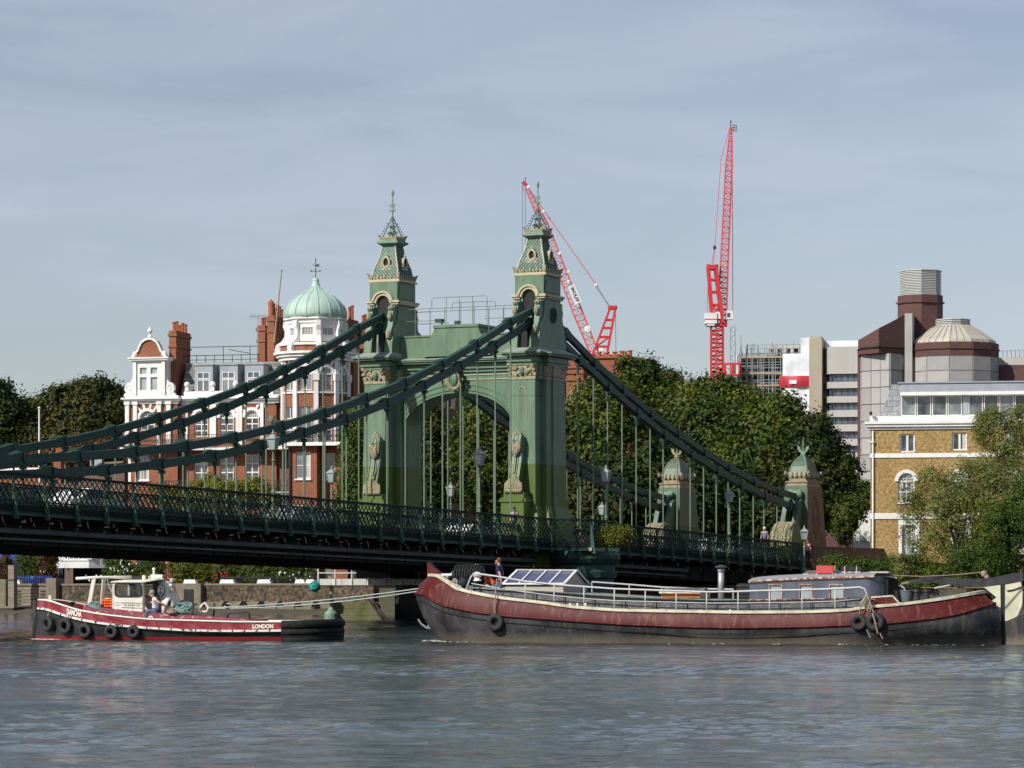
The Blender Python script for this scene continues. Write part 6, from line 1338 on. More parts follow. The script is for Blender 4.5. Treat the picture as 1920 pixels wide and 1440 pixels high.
for px0, py0, px1, py1 in ((1335, 500, 1338, 468), (1332, 500, 1337, 468), (1338, 466, 1350, 300), (1350, 300, 1366, 240), (1371, 246, 1372, 590), (1326, 502, 1324, 600)): b.bar(PC(px0, py0), PC(px1, py1), 0.09)
b.build('cable', 'crane_pink', c2)
b = MB(); b.ball(PC(1338, 464), (0.25, 0.25, 0.35), 6, 4); b.ball(PC(1368, 228), 0.15, 5, 4)
for k in range(3): b.bar(PC(1370, 234 + 5 * k), PC(1379, 235 + 5 * k), 0.07); b.bar(PC(1373 + 3 * k, 234), PC(1373 + 3 * k, 247), 0.07)
b.bar(PC(1368, 240), PC(1368, 226), 0.12); b.build('head_basket', 'steel_dark', c2)
# second crane
DK = 520
c1 = thing('tower_crane', 'red luffing crane behind the near bridge turret with jib leaning left, lettered in black', 'crane', atM(1120, DK))
QC = lambda px, py, y=0.0: ((px - 1120) * DK / FPX, y, atz(py, DK)); s = DK / FPX
b = MB(); lattice_boom(b, QC(1117, 668), QC(1085, 590), 15 * s, 17 * s, 7, 0.09, br=0.4); lattice_boom(b, QC(1085, 590), QC(1020, 420), 17 * s, 14 * s, 16, 0.085, br=0.4); lattice_boom(b, QC(1020, 420), QC(985, 346), 14 * s, 5 * s, 9, 0.08, br=0.4); b.build('jib', 'crane_pink', c1)
b = MB(); b.bar(QC(986, 346), QC(980, 341), 0.9, 0.5); b.build('jib_head', 'crane_red', c1)
b = MB()
for y in (-1.0, 1.0):
    b.bar(QC(1110, 668, y), QC(1144, 578, y), 0.35); b.bar(QC(1138, 665, y), QC(1154, 578, y), 0.35); b.bar(QC(1142, 577, y), QC(1155, 577, y), 0.5)
    for py in (600, 615, 632, 650): t = (668 - py) / 90; b.bar(QC(1110 + 34 * t, py, y), QC(1138 + 16 * t, py, y), 0.25)
    b.bar(QC(1117, 650, y), QC(1143, 632, y), 0.18)
b.bar(QC(1143, 577, -1), QC(1143, 577, 1), 0.5); b.bar(QC(1154, 577, -1), QC(1154, 577, 1), 0.5); b.build('a_frame', 'crane_red', c1)
b = MB(); lattice_boom(b, QC(1120, 760), QC(1120, 672), 16 * s, 16 * s, 8, 0.12); b.box(-10 * s, 14 * s, -1, 1, atz(672, DK), atz(665, DK)); b.build('mast', 'crane_red', c1)
b = MB(); b.box(12 * s, 30 * s, -1, 1, atz(672, DK), atz(660, DK)); b.box(2 * s, 11 * s, -1.2, 0.6, atz(660, DK), atz(653, DK)); b.build('machinery', 'white_plate', c1)
b = MB(); b.bar(QC(990, 352), QC(1118, 534), 0.13); b.build('pendant', 'crane_pink', c1); b = MB(); b.ball(QC(1118, 535), 0.3, 6, 4); b.build('pulley', 'white_plate', c1)
b = MB()
for a in ((1120, 537, 1143, 577), (1117, 538, 1146, 577), (980, 345, 979, 480), (985, 350, 985, 480), (1154, 578, 1155, 660)): b.bar(QC(a[0], a[1]), QC(a[2], a[3]), 0.07)
b.bar(QC(979, 350), QC(982, 358), 0.08); b.bar(QC(985, 345), QC(985, 334), 0.1); b.ball(QC(985, 334), 0.14, 5, 4); b.build('cable', 'steel_dark', c1)
for px, py in ((991, 352), (1019, 398), (1050, 476), (1066, 511), (1066, 529), (1102, 618)): b = MB(); b.ball(QC(px, py, -0.9), (0.28 if py < 600 else 0.6, 0.1, 0.28 if py < 600 else 0.6), 8, 5); b.build('jib_lamp', 'white_plate', c1)
ang = math.atan2(567 - 541, 1082 - 1071)
cx_, cz_ = QC(1077, 554)[0], QC(1077, 554)[2]
A = Matrix.Translation((cx_, -1.9, cz_)) @ Matrix.Rotation(ang, 4, 'Y'); b = MB(A); b.box(-18 * s, 18 * s, 0, 0.06, -6.6 * s, 6.6 * s); b.build('name_plate', 'white_plate', c1)
o = link('lettering', text_mesh('WOLFF', 9.0 * s, 0.01, 'dark_letters', bold=0.02), c1); o.matrix_local = A @ Matrix.Translation((0, -0.03, 0)) @ Matrix.Rotation(R(90), 4, 'X')
# ================================================================ TERRACE ROOFS BEHIND THE BRIDGE
Fb = Fr(1075, 330, 12); Xb = Fb.x; Zb = lambda py, y=0: Fb.p(1120, py, y)[1]
tb = thing('terrace_block', 'tall red brick terrace end with long row of chimney pots right of the tower', 'building', Fb.M)
b = MB(); b.box(Xb(1066), Xb(1180), 0, 8, 2, Zb(672)); b.box(Xb(1066) - .15, Xb(1184), -0.2, 8.2, Zb(672), Zb(668)); b.build('wall', 'brick_red', tb)
for k, (px, ph) in enumerate(((1121, 659), (1135, 660), (1150, 659), (1164, 658), (1179, 657), (1172, 664), (1142, 664), (1157, 664))):
    b = MB(); b.lathe([(0.28, Zb(669)), (0.24, Zb(667)), (0.22, Zb(ph) - 0.15), (0.3, Zb(ph) - 0.1), (0.28, Zb(ph))], (Xb(px), 0.6, 0), 8); b.build('pot', 'terracotta', tb)
b = MB(); b.box(Xb(1066), Xb(1098), -1.2, 0, 2, Zb(678)); b.build('bay', 'brick_red', tb); window(tb, Xb(1068, -1.2), Xb(1074, -1.2), Zb(765), Zb(733), -1.35, 2, 2, 'pane_grey', 0.1, 0.08)
b = MB()
for py in (690, 700, 713): b.box(Xb(1066), Xb(1100), -1.35, -1.2, Zb(py + 1.5), Zb(py))
b.build('string_course', 'brick_red', tb)
tb2 = thing('terrace_chimney', 'red brick chimney stack with pots rising above the plane trees', 'chimney', Fb.M)
b = MB(); x0, x1 = Xb(1223, 10), Xb(1262, 10); b.box(x0, x1, 10, 12, 2, Zb(692)); b.build('stack', 'brick_red', tb2)
for px, py in ((1226, 688), (1240, 685), (1246, 690), (1255, 684), (1259, 696)): b = MB(); b.lathe([(0.3, Zb(693)), (0.22, Zb(py) - 0.1), (0.28, Zb(py))], (Xb(px, 10), 10.6, 0), 8); b.build('pot', 'terracotta', tb2)
t = thing('church_spirelet', 'thin dark metal spirelet above the plane trees between chimney and crane', 'spire', atM(1278, 400)); b = MB(); b.tube([(0, 0, atz(745, 400)), (0, 0, atz(692, 400))], [0.25, 0.04], 6); b.bar((-0.35, 0, atz(705, 400)), (0.35, 0, atz(705, 400)), 0.1); b.bar((-0.5, 0, atz(712, 400)), (0.5, 0, atz(712, 400)), 0.12); b.build('spike', 'steel_dark', t)
# dark brick mansion behind the arch
Fc = Fr(860, 320, -48); Xc = Fc.x; Zc_ = lambda py, y=0: Fc.p(850, py, y)[1]
mb2 = thing('shaded_mansion', 'dark brick mansion block with white windows glimpsed through the bridge arch', 'building', Fc.M)
wins = [(Xc(a), Xc(a + 9), Zc_(p + 24), Zc_(p)) for a in (772, 788, 802, 828, 846, 866, 884) for p in (742, 792, 842)]
facade(mb2, 'wall', 'brick_dull', Xc(700), Xc(1055), 2, Zc_(712), wins, 0.2)
for w_ in wins: window(mb2, *w_, 0.1, 2, 2, 'pane_pale', 0.08, 0.05)
b = MB(); b.box(Xc(700), Xc(1056), 0.3, 10, 2, Zc_(712)); b.box(Xc(1043), Xc(1058), -1, 0, 2, Zc_(700)); b.build('rear_wall', 'brick_dull', mb2)
# ================================================================ TREES AND PLANTS
def leaf_cloud(centers, n, size, seed=0, clump=0.9, per=26, flat=0.0, droop=0.0, inner=0.12):
    """leaves in clumps over lobes. centers: (x,y,z,rx,ry,rz). returns verts, quads"""
    rg = np.random.default_rng(seed); C = np.array(centers, float); area = (C[:, 3] * C[:, 5]); pr = area / area.sum()
    nc = max(4, n // per); idx = rg.choice(len(C), nc, p=pr); d = rg.normal(size=(nc, 3)); d[:, 2] += 0.25; d /= np.linalg.norm(d, axis=1)[:, None]
    rad = np.where(rg.random(nc) < inner, rg.uniform(0.3, 0.8, nc), rg.uniform(0.82, 1.12, nc)); cc = C[idx, :3] + d * C[idx, 3:6] * rad[:, None]
    cs = clump * rg.uniform(0.5, 1.5, nc)
    k = rg.integers(0, nc, n); off = rg.normal(size=(n, 3)) * 0.5; off[:, 2] *= 0.8; P = cc[k] + off * cs[k][:, None]
    if droop: P[:, 2] -= droop * rg.random(n) ** 2
    nrm = d[k] * 0.9 + off * 0.7 + rg.normal(size=(n, 3)) * 0.55; nrm[:, 2] += 0.25; nrm /= np.linalg.norm(nrm, axis=1)[:, None]
    t = rg.normal(size=(n, 3)); t -= nrm * (t * nrm).sum(1)[:, None]; t /= np.linalg.norm(t, axis=1)[:, None]; b_ = np.cross(nrm, t)
    s = size * rg.uniform(0.6, 1.35, n)[:, None]; w = 0.62 - 0.4 * flat
    V = np.stack([P - t * s, P - b_ * s * w + nrm * s * 0.15, P + t * s, P + b_ * s * w + nrm * s * 0.15], 1).reshape(-1, 3)
    return V, np.arange(4 * n).reshape(n, 4)
def tree(name, label, base, lobes, n, size, m, group=None, cat='tree', trunk=True, clump=0.9, seed=1, flat=0.0, droop=0.0, tr=0.35, inner=0.12, limbs=True):
    """base = (px, distance); lobes measured as (px, py, rx_px, rz_px, forward offset in m)"""
    px, d = base; s = d / FPX; O = Vector(((px - 960) * s, d, 2.0)); t = thing(name, label, cat, Matrix.Translation(O), group)
    L_ = [((a - px) * s, f, HC + (HOR - b_) * s - 2.0, rx * s, max(rx, rz) * s * 0.8, rz * s) for a, b_, rx, rz, f in lobes]
    rg = random.Random(seed * 7 + 1); ex = []
    for l in L_:
        for k in range(4):
            a = rg.uniform(-0.3, 3.4); q = rg.uniform(0.28, 0.5); ex.append((l[0] + l[3] * math.cos(a) * 0.95, l[1] - l[4] * rg.uniform(-0.2, 0.5), l[2] + l[5] * math.sin(a) * 0.95, l[3] * q, l[4] * q, l[5] * q))
    n = int(n * DENS); size = size * LEAF; NL = len(L_)
    V, Q = leaf_cloud(L_ + (ex if trunk else ex[::3]), n, size, seed, clump, flat=flat, droop=droop, inner=inner); V[:, 2] = np.maximum(V[:, 2], 0.05); link('crown', npmesh('crown', V, Q, m), t)
    if trunk:
        zt = max(l[2] for l in L_); b = MB(); b.tube([(0, 0, 0), (0.1, 0, zt * 0.3), (-0.1, 0.1, zt * 0.6), (0, 0, zt * 0.9)], [tr, tr * 0.8, tr * 0.5, tr * 0.15], 8)
        if limbs:
            for i, l in enumerate(L_): b.tube([(0, 0, zt * (0.25 + 0.05 * (i % 4))), (l[0] * 0.5, l[1] * 0.5, (l[2] + zt * 0.35) * 0.5), (l[0], l[1], l[2])], [tr * 0.45, tr * 0.3, tr * 0.1], 5)
        b.build('trunk', 'bark', t)
    return t
DENS, LEAF = 1.9, 0.74
GP = 'plane trees behind the bridge'
tree('plane_tree', 'bushy green tree right beside the near tower, under the chimney row', (1105, 268), [(1095, 800, 38, 55, 0), (1130, 770, 42, 50, 1), (1120, 860, 55, 60, -1), (1085, 900, 30, 70, 0)], 15000, 0.24, 'leaf_plane', GP, seed=2)
tree('plane_tree', 'tallest feathery tree rising to the right of the chimney pots', (1200, 285), [(1190, 720, 34, 40, 0), (1225, 735, 40, 45, 1), (1180, 780, 45, 50, -1), (1240, 800, 50, 60, 0), (1255, 750, 22, 30, 0)], 15000, 0.22, 'leaf_plane', GP, seed=3, clump=0.75)
tree('plane_tree', 'broad dark tree directly under the red crane mast', (1330, 272), [(1300, 790, 55, 55, 0), (1345, 775, 48, 50, 0), (1320, 850, 75, 65, -2), (1270, 860, 60, 60, 0), (1380, 800, 48, 50, 1)], 24000, 0.25, 'leaf_plane', GP, seed=4)
tree('plane_tree', 'rounded dark green tree between the crane and the near anchor pier', (1440, 268), [(1430, 810, 55, 50, 0), (1470, 830, 55, 60, 0), (1420, 880, 70, 60, -1), (1490, 890, 55, 70, 0)], 22000, 0.25, 'leaf_plane', GP, seed=5)
tree('plane_tree', 'rightmost dark tree, its edge falling steeply beside the office block', (1530, 265), [(1520, 850, 45, 50, 0), (1540, 900, 45, 60, 0), (1555, 930, 30, 50, 0), (1500, 950, 60, 50, -1)], 16000, 0.25, 'leaf_dark', GP, seed=6)
tree('plane_tree', 'low dark tree mass behind the far anchor pier', (1200, 262), [(1160, 930, 75, 60, 0), (1240, 920, 60, 70, 1), (1110, 960, 50, 50, 0), (1300, 950, 60, 60, 0), (1380, 960, 60, 60, 1), (1450, 970, 60, 50, 1)], 26000, 0.27, 'leaf_dark', GP, seed=7)
tree('plane_tree', 'large tree seen through the right half of the bridge arch', (910, 262), [(900, 800, 35, 50, 0), (925, 850, 40, 60, 0), (890, 890, 35, 60, -1), (935, 930, 35, 55, 0), (960, 880, 25, 50, 0), (925, 770, 22, 40, 0)], 18000, 0.23, 'leaf_plane', GP, seed=8)
tree('plane_tree', 'slim pointed tree seen through the left half of the bridge arch', (808, 262), [(806, 820, 16, 45, 0), (810, 880, 20, 60, 0), (815, 935, 22, 50, 0), (804, 780, 9, 25, 0)], 9000, 0.2, 'leaf_dark', GP, seed=9, clump=0.6)
tree('ivy_clad_tree', 'tall narrow sunlit tree between the mansion corner and the far tower', (665, 258), [(668, 810, 16, 40, 0), (662, 870, 20, 50, 0), (670, 930, 22, 50, 0), (660, 960, 24, 40, 0)], 11000, 0.17, 'leaf_hedge', seed=10, clump=0.6)
tree('plane_tree', 'dark tree at the far left edge of the view', (15, 330), [(10, 800, 40, 60, 0), (-30, 790, 50, 60, 0), (25, 850, 55, 60, 0), (60, 860, 40, 50, 0), (-5, 745, 20, 25, 0)], 14000, 0.27, 'leaf_dark', 'trees left of the mansion', seed=11)
tree('oak_tree', 'large open crowned tree turning rust brown left of the mansion gable', (160, 330), [(130, 775, 40, 40, 0), (170, 790, 55, 55, 0), (205, 770, 30, 40, 0), (120, 840, 50, 50, 0), (190, 850, 50, 45, 0), (145, 735, 18, 14, 0), (205, 735, 16, 12, 0), (115, 738, 12, 10, 0)], 19000, 0.27, 'leaf_autumn', 'trees left of the mansion', seed=12, clump=0.8)
tree('plane_tree', 'yellow green low tree behind the flagpole', (70, 335), [(60, 800, 22, 35, 0), (85, 850, 30, 40, 0), (75, 790, 16, 25, 0)], 6000, 0.25, 'leaf_plane', 'trees left of the mansion', seed=13)
tree('copper_shrub', 'rust coloured shrub behind the chains left of the gabled house', (140, 315), [(130, 860, 60, 28, 0), (190, 850, 40, 22, 0), (90, 890, 30, 25, 0)], 6000, 0.25, 'leaf_red', seed=14, trunk=False, cat='shrub')
# right bank willow, sallow and hedge
s_ = 232
tree('willow', 'pale silvery willow overhanging the upper right corner of the yellow block', (1890, 228), [(1880, 815, 38, 42, 0), (1925, 800, 40, 30, 0), (1870, 855, 28, 22, 0), (1925, 870, 40, 45, 0), (1860, 785, 24, 12, 0)], 11000, 0.13, 'leaf_willow', seed=15, clump=0.5, flat=0.7, cat='tree', tr=0.22)
tree('willow', 'olive green willow bush spreading across the front of the yellow block', (1800, 226), [(1760, 925, 50, 42, 0), (1820, 915, 50, 40, 0), (1740, 990, 48, 52, 0), (1800, 990, 65, 62, -1), (1860, 960, 55, 70, 0), (1900, 930, 45, 60, 0), (1712, 960, 24, 30, 0), (1775, 1035, 60, 26, 0)], 19000, 0.14, 'leaf_willow', seed=16, clump=0.55, flat=0.7, tr=0.25)
tree('willow', 'darker green willow thicket low at the right edge', (1900, 222), [(1890, 1010, 60, 50, 0), (1930, 970, 50, 60, 0), (1850, 1055, 60, 35, 0)], 20000, 0.13, 'leaf_hedge', seed=17, clump=0.5, flat=0.6, tr=0.2)
tree('hedge', 'clipped dark green hedge along the bank in front of the yellow block', (1700, 226), [(1570, 1062, 26, 18, 0), (1610, 1066, 30, 16, 0), (1650, 1070, 35, 18, 0), (1700, 1072, 40, 20, 0), (1750, 1078, 45, 22, 0), (1810, 1080, 50, 25, 0), (1870, 1080, 50, 28, 0), (1590, 1088, 40, 18, 0), (1660, 1092, 50, 18, 0), (1740, 1100, 50, 18, 0), (1830, 1105, 60, 20, 0), (1900, 1100, 50, 24, 0)], 40000, 0.10, 'leaf_hedge', seed=18, clump=0.45, trunk=False, cat='hedge')
tree('pale_shrub', 'pale straw coloured shrub standing out of the hedge above the barge stern', (1692, 222), [(1690, 1070, 14, 22, 0)], 1400, 0.10, 'leaf_willow', seed=19, clump=0.3, trunk=False, cat='shrub')
tree('small_tree', 'small leafy tree in front of the white cottage', (1590, 262), [(1592, 965, 26, 30, 0), (1580, 990, 20, 30, 0), (1605, 950, 20, 16, 0)], 5000, 0.15, 'leaf_plane', seed=20, clump=0.4, tr=0.12)
tree('small_tree', 'light green tree behind the cottage roof', (1600, 300), [(1590, 930, 30, 16, 0), (1620, 925, 25, 18, 0), (1635, 935, 12, 16, 0)], 5000, 0.2, 'leaf_plane', seed=21, clump=0.5, tr=0.12)
# plants on the lookout of the near tower
tree('planted_shrub', 'yellow green shrub growing over the lookout railing of the near tower', (1152, 192), [(1150, 1006, 22, 14, 0), (1168, 1004, 14, 16, 0), (1137, 1012, 14, 10, 0)], 2600, 0.09, 'leaf_bright', seed=22, clump=0.3, trunk=False, cat='shrub')
# gardens left of the bridge
GG = 'garden shrubs along the embankment wall'
tree('climber', 'bright yellow green climber along the first balcony of the mansion', (450, 272), [(300, 925, 22, 18, 0), (370, 918, 26, 16, 0), (400, 912, 24, 18, 0), (440, 918, 34, 15, 0), (480, 922, 30, 18, 0), (340, 940, 40, 20, 0), (420, 945, 60, 20, 0), (500, 940, 20, 16, 0)], 12000, 0.12, 'leaf_bright', seed=23, clump=0.4, trunk=False, cat='climber')
for i, (px, py, rx, rz, n, m, lab) in enumerate(((52, 1070, 22, 32, 4500, 'leaf_hedge', 'green and red leaved creeper column beside the blue shed'), (85, 1062, 18, 34, 4000, 'leaf_red', 'reddish creeper left of the white boathouse'),
        (228, 1078, 34, 28, 5000, 'leaf_hedge', 'rounded bush dotted with white flowers above the tug wheelhouse'), (280, 1072, 24, 34, 3500, 'leaf_hedge', 'dark shrub between rose bush and mansion door'),
        (345, 1065, 24, 34, 4500, 'leaf_bright', 'bright yellow green shrub before the mansion, above the tug funnel'), (375, 1070, 22, 24, 3500, 'leaf_bright', 'low bright shrub right of the tug funnel'),
        (425, 1078, 30, 18, 4000, 'leaf_hedge', 'shrub with red flowers above the left white coping'), (480, 1078, 30, 20, 4200, 'leaf_hedge', 'dense green shrub above the middle white coping'), (535, 1075, 28, 22, 4200, 'leaf_hedge', 'spiky shrub with white roses left of the jetty'), (578, 1082, 16, 16, 1800, 'leaf_hedge', 'last small shrub beside the jetty end'), (8, 1060, 12, 26, 1500, 'leaf_red', 'creeper at the extreme left edge by the blue shed'))):
    tree('garden_shrub', lab, (px, 264), [(px, py, rx, rz, 0), (px - rx * 0.5, py + rz * 0.5, rx * 0.6, rz * 0.6, 0), (px + rx * 0.5, py + rz * 0.4, rx * 0.6, rz * 0.6, 0), (px + rx * 0.2, py - rz * 0.6, rx * 0.35, rz * 0.4, 0)], n, 0.11, m, GG, seed=30 + i, clump=0.35, trunk=False, cat='shrub')
def flowers(name, label, m, spots, d, r):
    rg = random.Random(4); b = MB()
    for px, py, rx, ry, n in spots:
        for k in range(n): x, y = rg.gauss(px, rx * 0.5), rg.gauss(py, ry * 0.5); b.ball(((x - 960) * d / FPX, d - rg.uniform(0.6, 1.6), atz(y, d)), r * rg.uniform(0.7, 1.3), 5, 3)
    o = b.build(name, m); tag(o, label, 'flowers', kind='stuff')
flowers('white_roses', 'white rose blossoms scattered over the garden shrubs on the embankment', 'petal_white', [(228, 1066, 34, 22, 34), (290, 1088, 20, 10, 8), (545, 1080, 40, 14, 14), (180, 1082, 14, 10, 7), (85, 1080, 20, 14, 4)], 264, 0.08)
flowers('red_flowers', 'red geranium blossoms in the embankment garden', 'petal_red', [(415, 1078, 18, 10, 16), (430, 1060, 4, 3, 3)], 264, 0.08)
flowers('pink_roses', 'few pink roses above the boathouse and tug funnel', 'petal_pink', [(221, 1040, 3, 2, 3), (318, 1052, 8, 6, 3), (421, 1057, 3, 3, 2)], 264, 0.10)
# ================================================================ PEOPLE
def person(name, label, M, J, edges, group=None, skin='skin', hair=None, clothes=(), sub=2, JC=None):
    """one continuous body grown over a jointed skeleton; clothing and hair are pieces of their own"""
    t = thing(name, label, 'person', M, group)
    def grow(nm, J_, E_, m, root=0, inflate=0.0):
        keys = list(J_); me = bpy.data.meshes.new(nm); me.from_pydata([J_[k][:3] for k in keys], [(keys.index(a), keys.index(b_)) for a, b_ in E_], []); me.materials.append(MATS[m])
        o = link(nm, me, t); md = o.modifiers.new('skin', 'SKIN'); md.use_smooth_shade = True
        if me.skin_vertices:
            for i, k in enumerate(keys):
                r = J_[k][3] + inflate; ry = (J_[k][4] if len(J_[k]) > 4 else J_[k][3]) + inflate; me.skin_vertices[0].data[i].radius = (r, ry); me.skin_vertices[0].data[i].use_root = (i == root)
        s_ = o.modifiers.new('sub', 'SUBSURF'); s_.levels = sub; s_.render_levels = sub; return o
    grow('body', J, edges, skin)
    JC = JC or J
    for nm, ks, es, m, inf in clothes: grow(nm, {k: JC[k] for k in ks}, es, m, 0, inf)
    hx, hy, hz, hr = J['head'][:4]
    fx = J['nose'] if 'nose' in J else None
    b = MB(); b.smooth = True; dx, dy = (J['_dir'] if False else face_dir.get(name + label[:8], (-1, 0)))
    b.ball((hx - dx * 0.036, hy - dy * 0.036, hz + 0.042), (0.098, 0.094, 0.098), 12, 8); b.build('hair', hair or 'hair_brown', t)
    b = MB(); b.ball((hx + dx * 0.10, hy + dy * 0.10, hz - 0.005), (0.022, 0.02, 0.03), 6, 5)
    for s_ in (-1, 1): b.ball((hx + dx * 0.005 - dy * 0.092 * s_, hy + dy * 0.005 + dx * 0.092 * s_, hz - 0.005), (0.02, 0.02, 0.032), 6, 4)
    b.ball((hx + dx * 0.085, hy + dy * 0.085, hz - 0.075), (0.035, 0.04, 0.03), 6, 4); b.build('face', skin, t)
    b = MB()
    for s_ in (-1, 1): b.ball((hx + dx * 0.085 - dy * 0.035 * s_, hy + dy * 0.085 + dx * 0.035 * s_, hz + 0.018), 0.012, 6, 4)
    b.box(hx + dx * 0.098 - 0.02 * abs(dy) - 0.004, hx + dx * 0.098 + 0.02 * abs(dy) + 0.004, hy + dy * 0.098 - 0.02 * abs(dx) - 0.004, hy + dy * 0.098 + 0.02 * abs(dx) + 0.004, hz - 0.048, hz - 0.042); b.build('eyes', 'hair_black', t)
    return t
face_dir = {}
def hand(t, wrist, d, up=(0, 0, 1), m='skin', curl=0.6):
    """palm with four bent fingers and a thumb"""
    w = Vector(wrist); d = Vector(d).normalized(); u = Vector(up); s_ = d.cross(u).normalized(); n = s_.cross(d).normalized(); b = MB(); b.smooth = True
    c = w + d * 0.05; b.tube([w, w + d * 0.03, w + d * 0.07, w + d * 0.095], [0.026, 0.034, 0.038, 0.03], 8)
    for k, l in enumerate((0.066, 0.076, 0.072, 0.056)):
        p = w + d * 0.09 + s_ * (0.028 - 0.0185 * k); q = p + (d * math.cos(curl * 0.6) - n * math.sin(curl * 0.6)) * l * 0.5; r_ = q + (d * math.cos(curl * 1.6) - n * math.sin(curl * 1.6)) * l * 0.5; b.tube([p, q, r_], [0.0095, 0.009, 0.007], 6)
    p = w + d * 0.03 + s_ * 0.03; q = p + (d * 0.7 + s_ * 0.7).normalized() * 0.035; b.tube([p, q, q + (d - n * 0.5).normalized() * 0.03], [0.013, 0.011, 0.008], 6); b.build('hand', m, t)
E_BODY = [('pelvis', 'waist'), ('waist', 'chest'), ('chest', 'neck'), ('neck', 'head'), ('chest', 'shL'), ('shL', 'elL'), ('elL', 'wrL'), ('chest', 'shR'), ('shR', 'elR'), ('elR', 'wrR'), ('pelvis', 'hipL'), ('hipL', 'knL'), ('knL', 'anL'), ('anL', 'toL'), ('pelvis', 'hipR'), ('hipR', 'knR'), ('knR', 'anR'), ('anR', 'toR'), ('head', 'crown')]
def standing(h=1.75, dirx=-1, lean=0.0, armL=None, armR=None, stride=0.1):
    """joints of a standing figure looking along x * dirx"""
    k = h / 1.75; D = dirx
    J = {'pelvis': (0, 0, 0.95, 0.13, 0.12), 'waist': (D * lean * 0.3, 0, 1.12, 0.125, 0.11), 'chest': (D * lean * 0.7, 0, 1.35, 0.15, 0.13), 'neck': (D * lean, 0, 1.50, 0.052), 'head': (D * (lean + 0.03), 0, 1.63, 0.088), 'crown': (D * (lean + 0.02), 0, 1.69, 0.07),
         'shL': (D * lean * 0.9, 0.19, 1.42, 0.06), 'elL': armL[0] if armL else (D * 0.0, 0.25, 1.14, 0.045), 'wrL': armL[1] if armL else (D * 0.08, 0.25, 0.9, 0.032), 'shR': (D * lean * 0.9, -0.19, 1.42, 0.06), 'elR': armR[0] if armR else (0, -0.25, 1.14, 0.045), 'wrR': armR[1] if armR else (D * 0.08, -0.25, 0.9, 0.032),
         'hipL': (0, 0.09, 0.88, 0.095), 'knL': (D * stride * 0.7, 0.1, 0.5, 0.062), 'anL': (D * stride, 0.1, 0.09, 0.042), 'toL': (D * (stride + 0.17), 0.11, 0.035, 0.035), 'hipR': (0, -0.09, 0.88, 0.095), 'knR': (-D * stride * 0.3, -0.1, 0.5, 0.062), 'anR': (-D * stride, -0.1, 0.09, 0.042), 'toR': (D * (0.17 - stride), -0.11, 0.035, 0.035)}
    return {n: (v[0] * k, v[1] * k, v[2] * k, *[r * k for r in v[3:]]) for n, v in J.items()}
SHIRT = (['chest', 'waist', 'pelvis', 'shL', 'elL', 'shR', 'elR'], [('pelvis', 'waist'), ('waist', 'chest'), ('chest', 'shL'), ('shL', 'elL'), ('chest', 'shR'), ('shR', 'elR')])
TROUS = (['pelvis', 'hipL', 'knL', 'anL', 'hipR', 'knR', 'anR'], [('pelvis', 'hipL'), ('hipL', 'knL'), ('knL', 'anL'), ('pelvis', 'hipR'), ('hipR', 'knR'), ('knR', 'anR')])
SHOES = (['anL', 'toL', 'anR', 'toR'], [('anL', 'toL'), ('anR', 'toR')])
def dressed(name, label, M, J, shirt='navy_cloth', trousers='denim', hair='hair_brown', fdir=(-1, 0), group=None, short=True, sub=2):
    face_dir[name + label[:8]] = fdir; JJ = dict(J)
    cl = [('trousers', *TROUS, trousers, 0.012)]
    Jb = {k: (v[0], v[1], v[2], *[r * (0.66 if k in ('pelvis', 'waist', 'chest', 'hipL', 'hipR') else 0.75 if k in ('shL', 'shR', 'knL', 'knR', 'anL', 'anR') else 1.0) for r in v[3:]]) for k, v in J.items()}
    t = person(name, label, M, Jb, E_BODY, group, 'skin', hair, cl, sub, J)
    # shirt: trunk and sleeves ending above the elbow
    K = {k: J[k] for k in SHIRT[0]}
    if short:
        for s_ in 'LR': a, b_ = Vector(J['sh' + s_][:3]), Vector(J['el' + s_][:3]); m_ = a.lerp(b_, 0.62); K['el' + s_] = (*m_, 0.06)
    else:
        for s_ in 'LR': K['wr' + s_] = (*Vector(J['el' + s_][:3]).lerp(Vector(J['wr' + s_][:3]), 0.9), 0.042)
    es = list(SHIRT[1]) + ([] if short else [('elL', 'wrL'), ('elR', 'wrR')])
    keys = list(K); me = bpy.data.meshes.new('shirt'); me.from_pydata([K[k][:3] for k in keys], [(keys.index(a), keys.index(b_)) for a, b_ in es], []); me.materials.append(MATS[shirt])
    o = link('shirt', me, t); md = o.modifiers.new('skin', 'SKIN'); md.use_smooth_shade = True
    for i, k in enumerate(keys): q_ = 0.03 if k == 'pelvis' else 0.018; r = K[k][3] + q_; ry = (K[k][4] if len(K[k]) > 4 else K[k][3]) + q_; me.skin_vertices[0].data[i].radius = (r, ry); me.skin_vertices[0].data[i].use_root = (k == 'pelvis')
    s_ = o.modifiers.new('sub', 'SUBSURF'); s_.levels = sub; s_.render_levels = sub
    b = MB(); b.smooth = True
    for q in 'LR': a, c = Vector(J['an' + q][:3]), Vector(J['to' + q][:3]); b.tube([a + (a - c) * 0.25 - Vector((0, 0, 0.03)), (a + c) / 2, c, c + (c - a) * 0.1], [0.045, 0.05, 0.045, 0.03], 8)
    b.build('shoes', 'dark_cloth', t)
    for q in 'LR': e, w = Vector(J['el' + q][:3]), Vector(J['wr' + q][:3]); hand(t, w, (w - e))
    return t
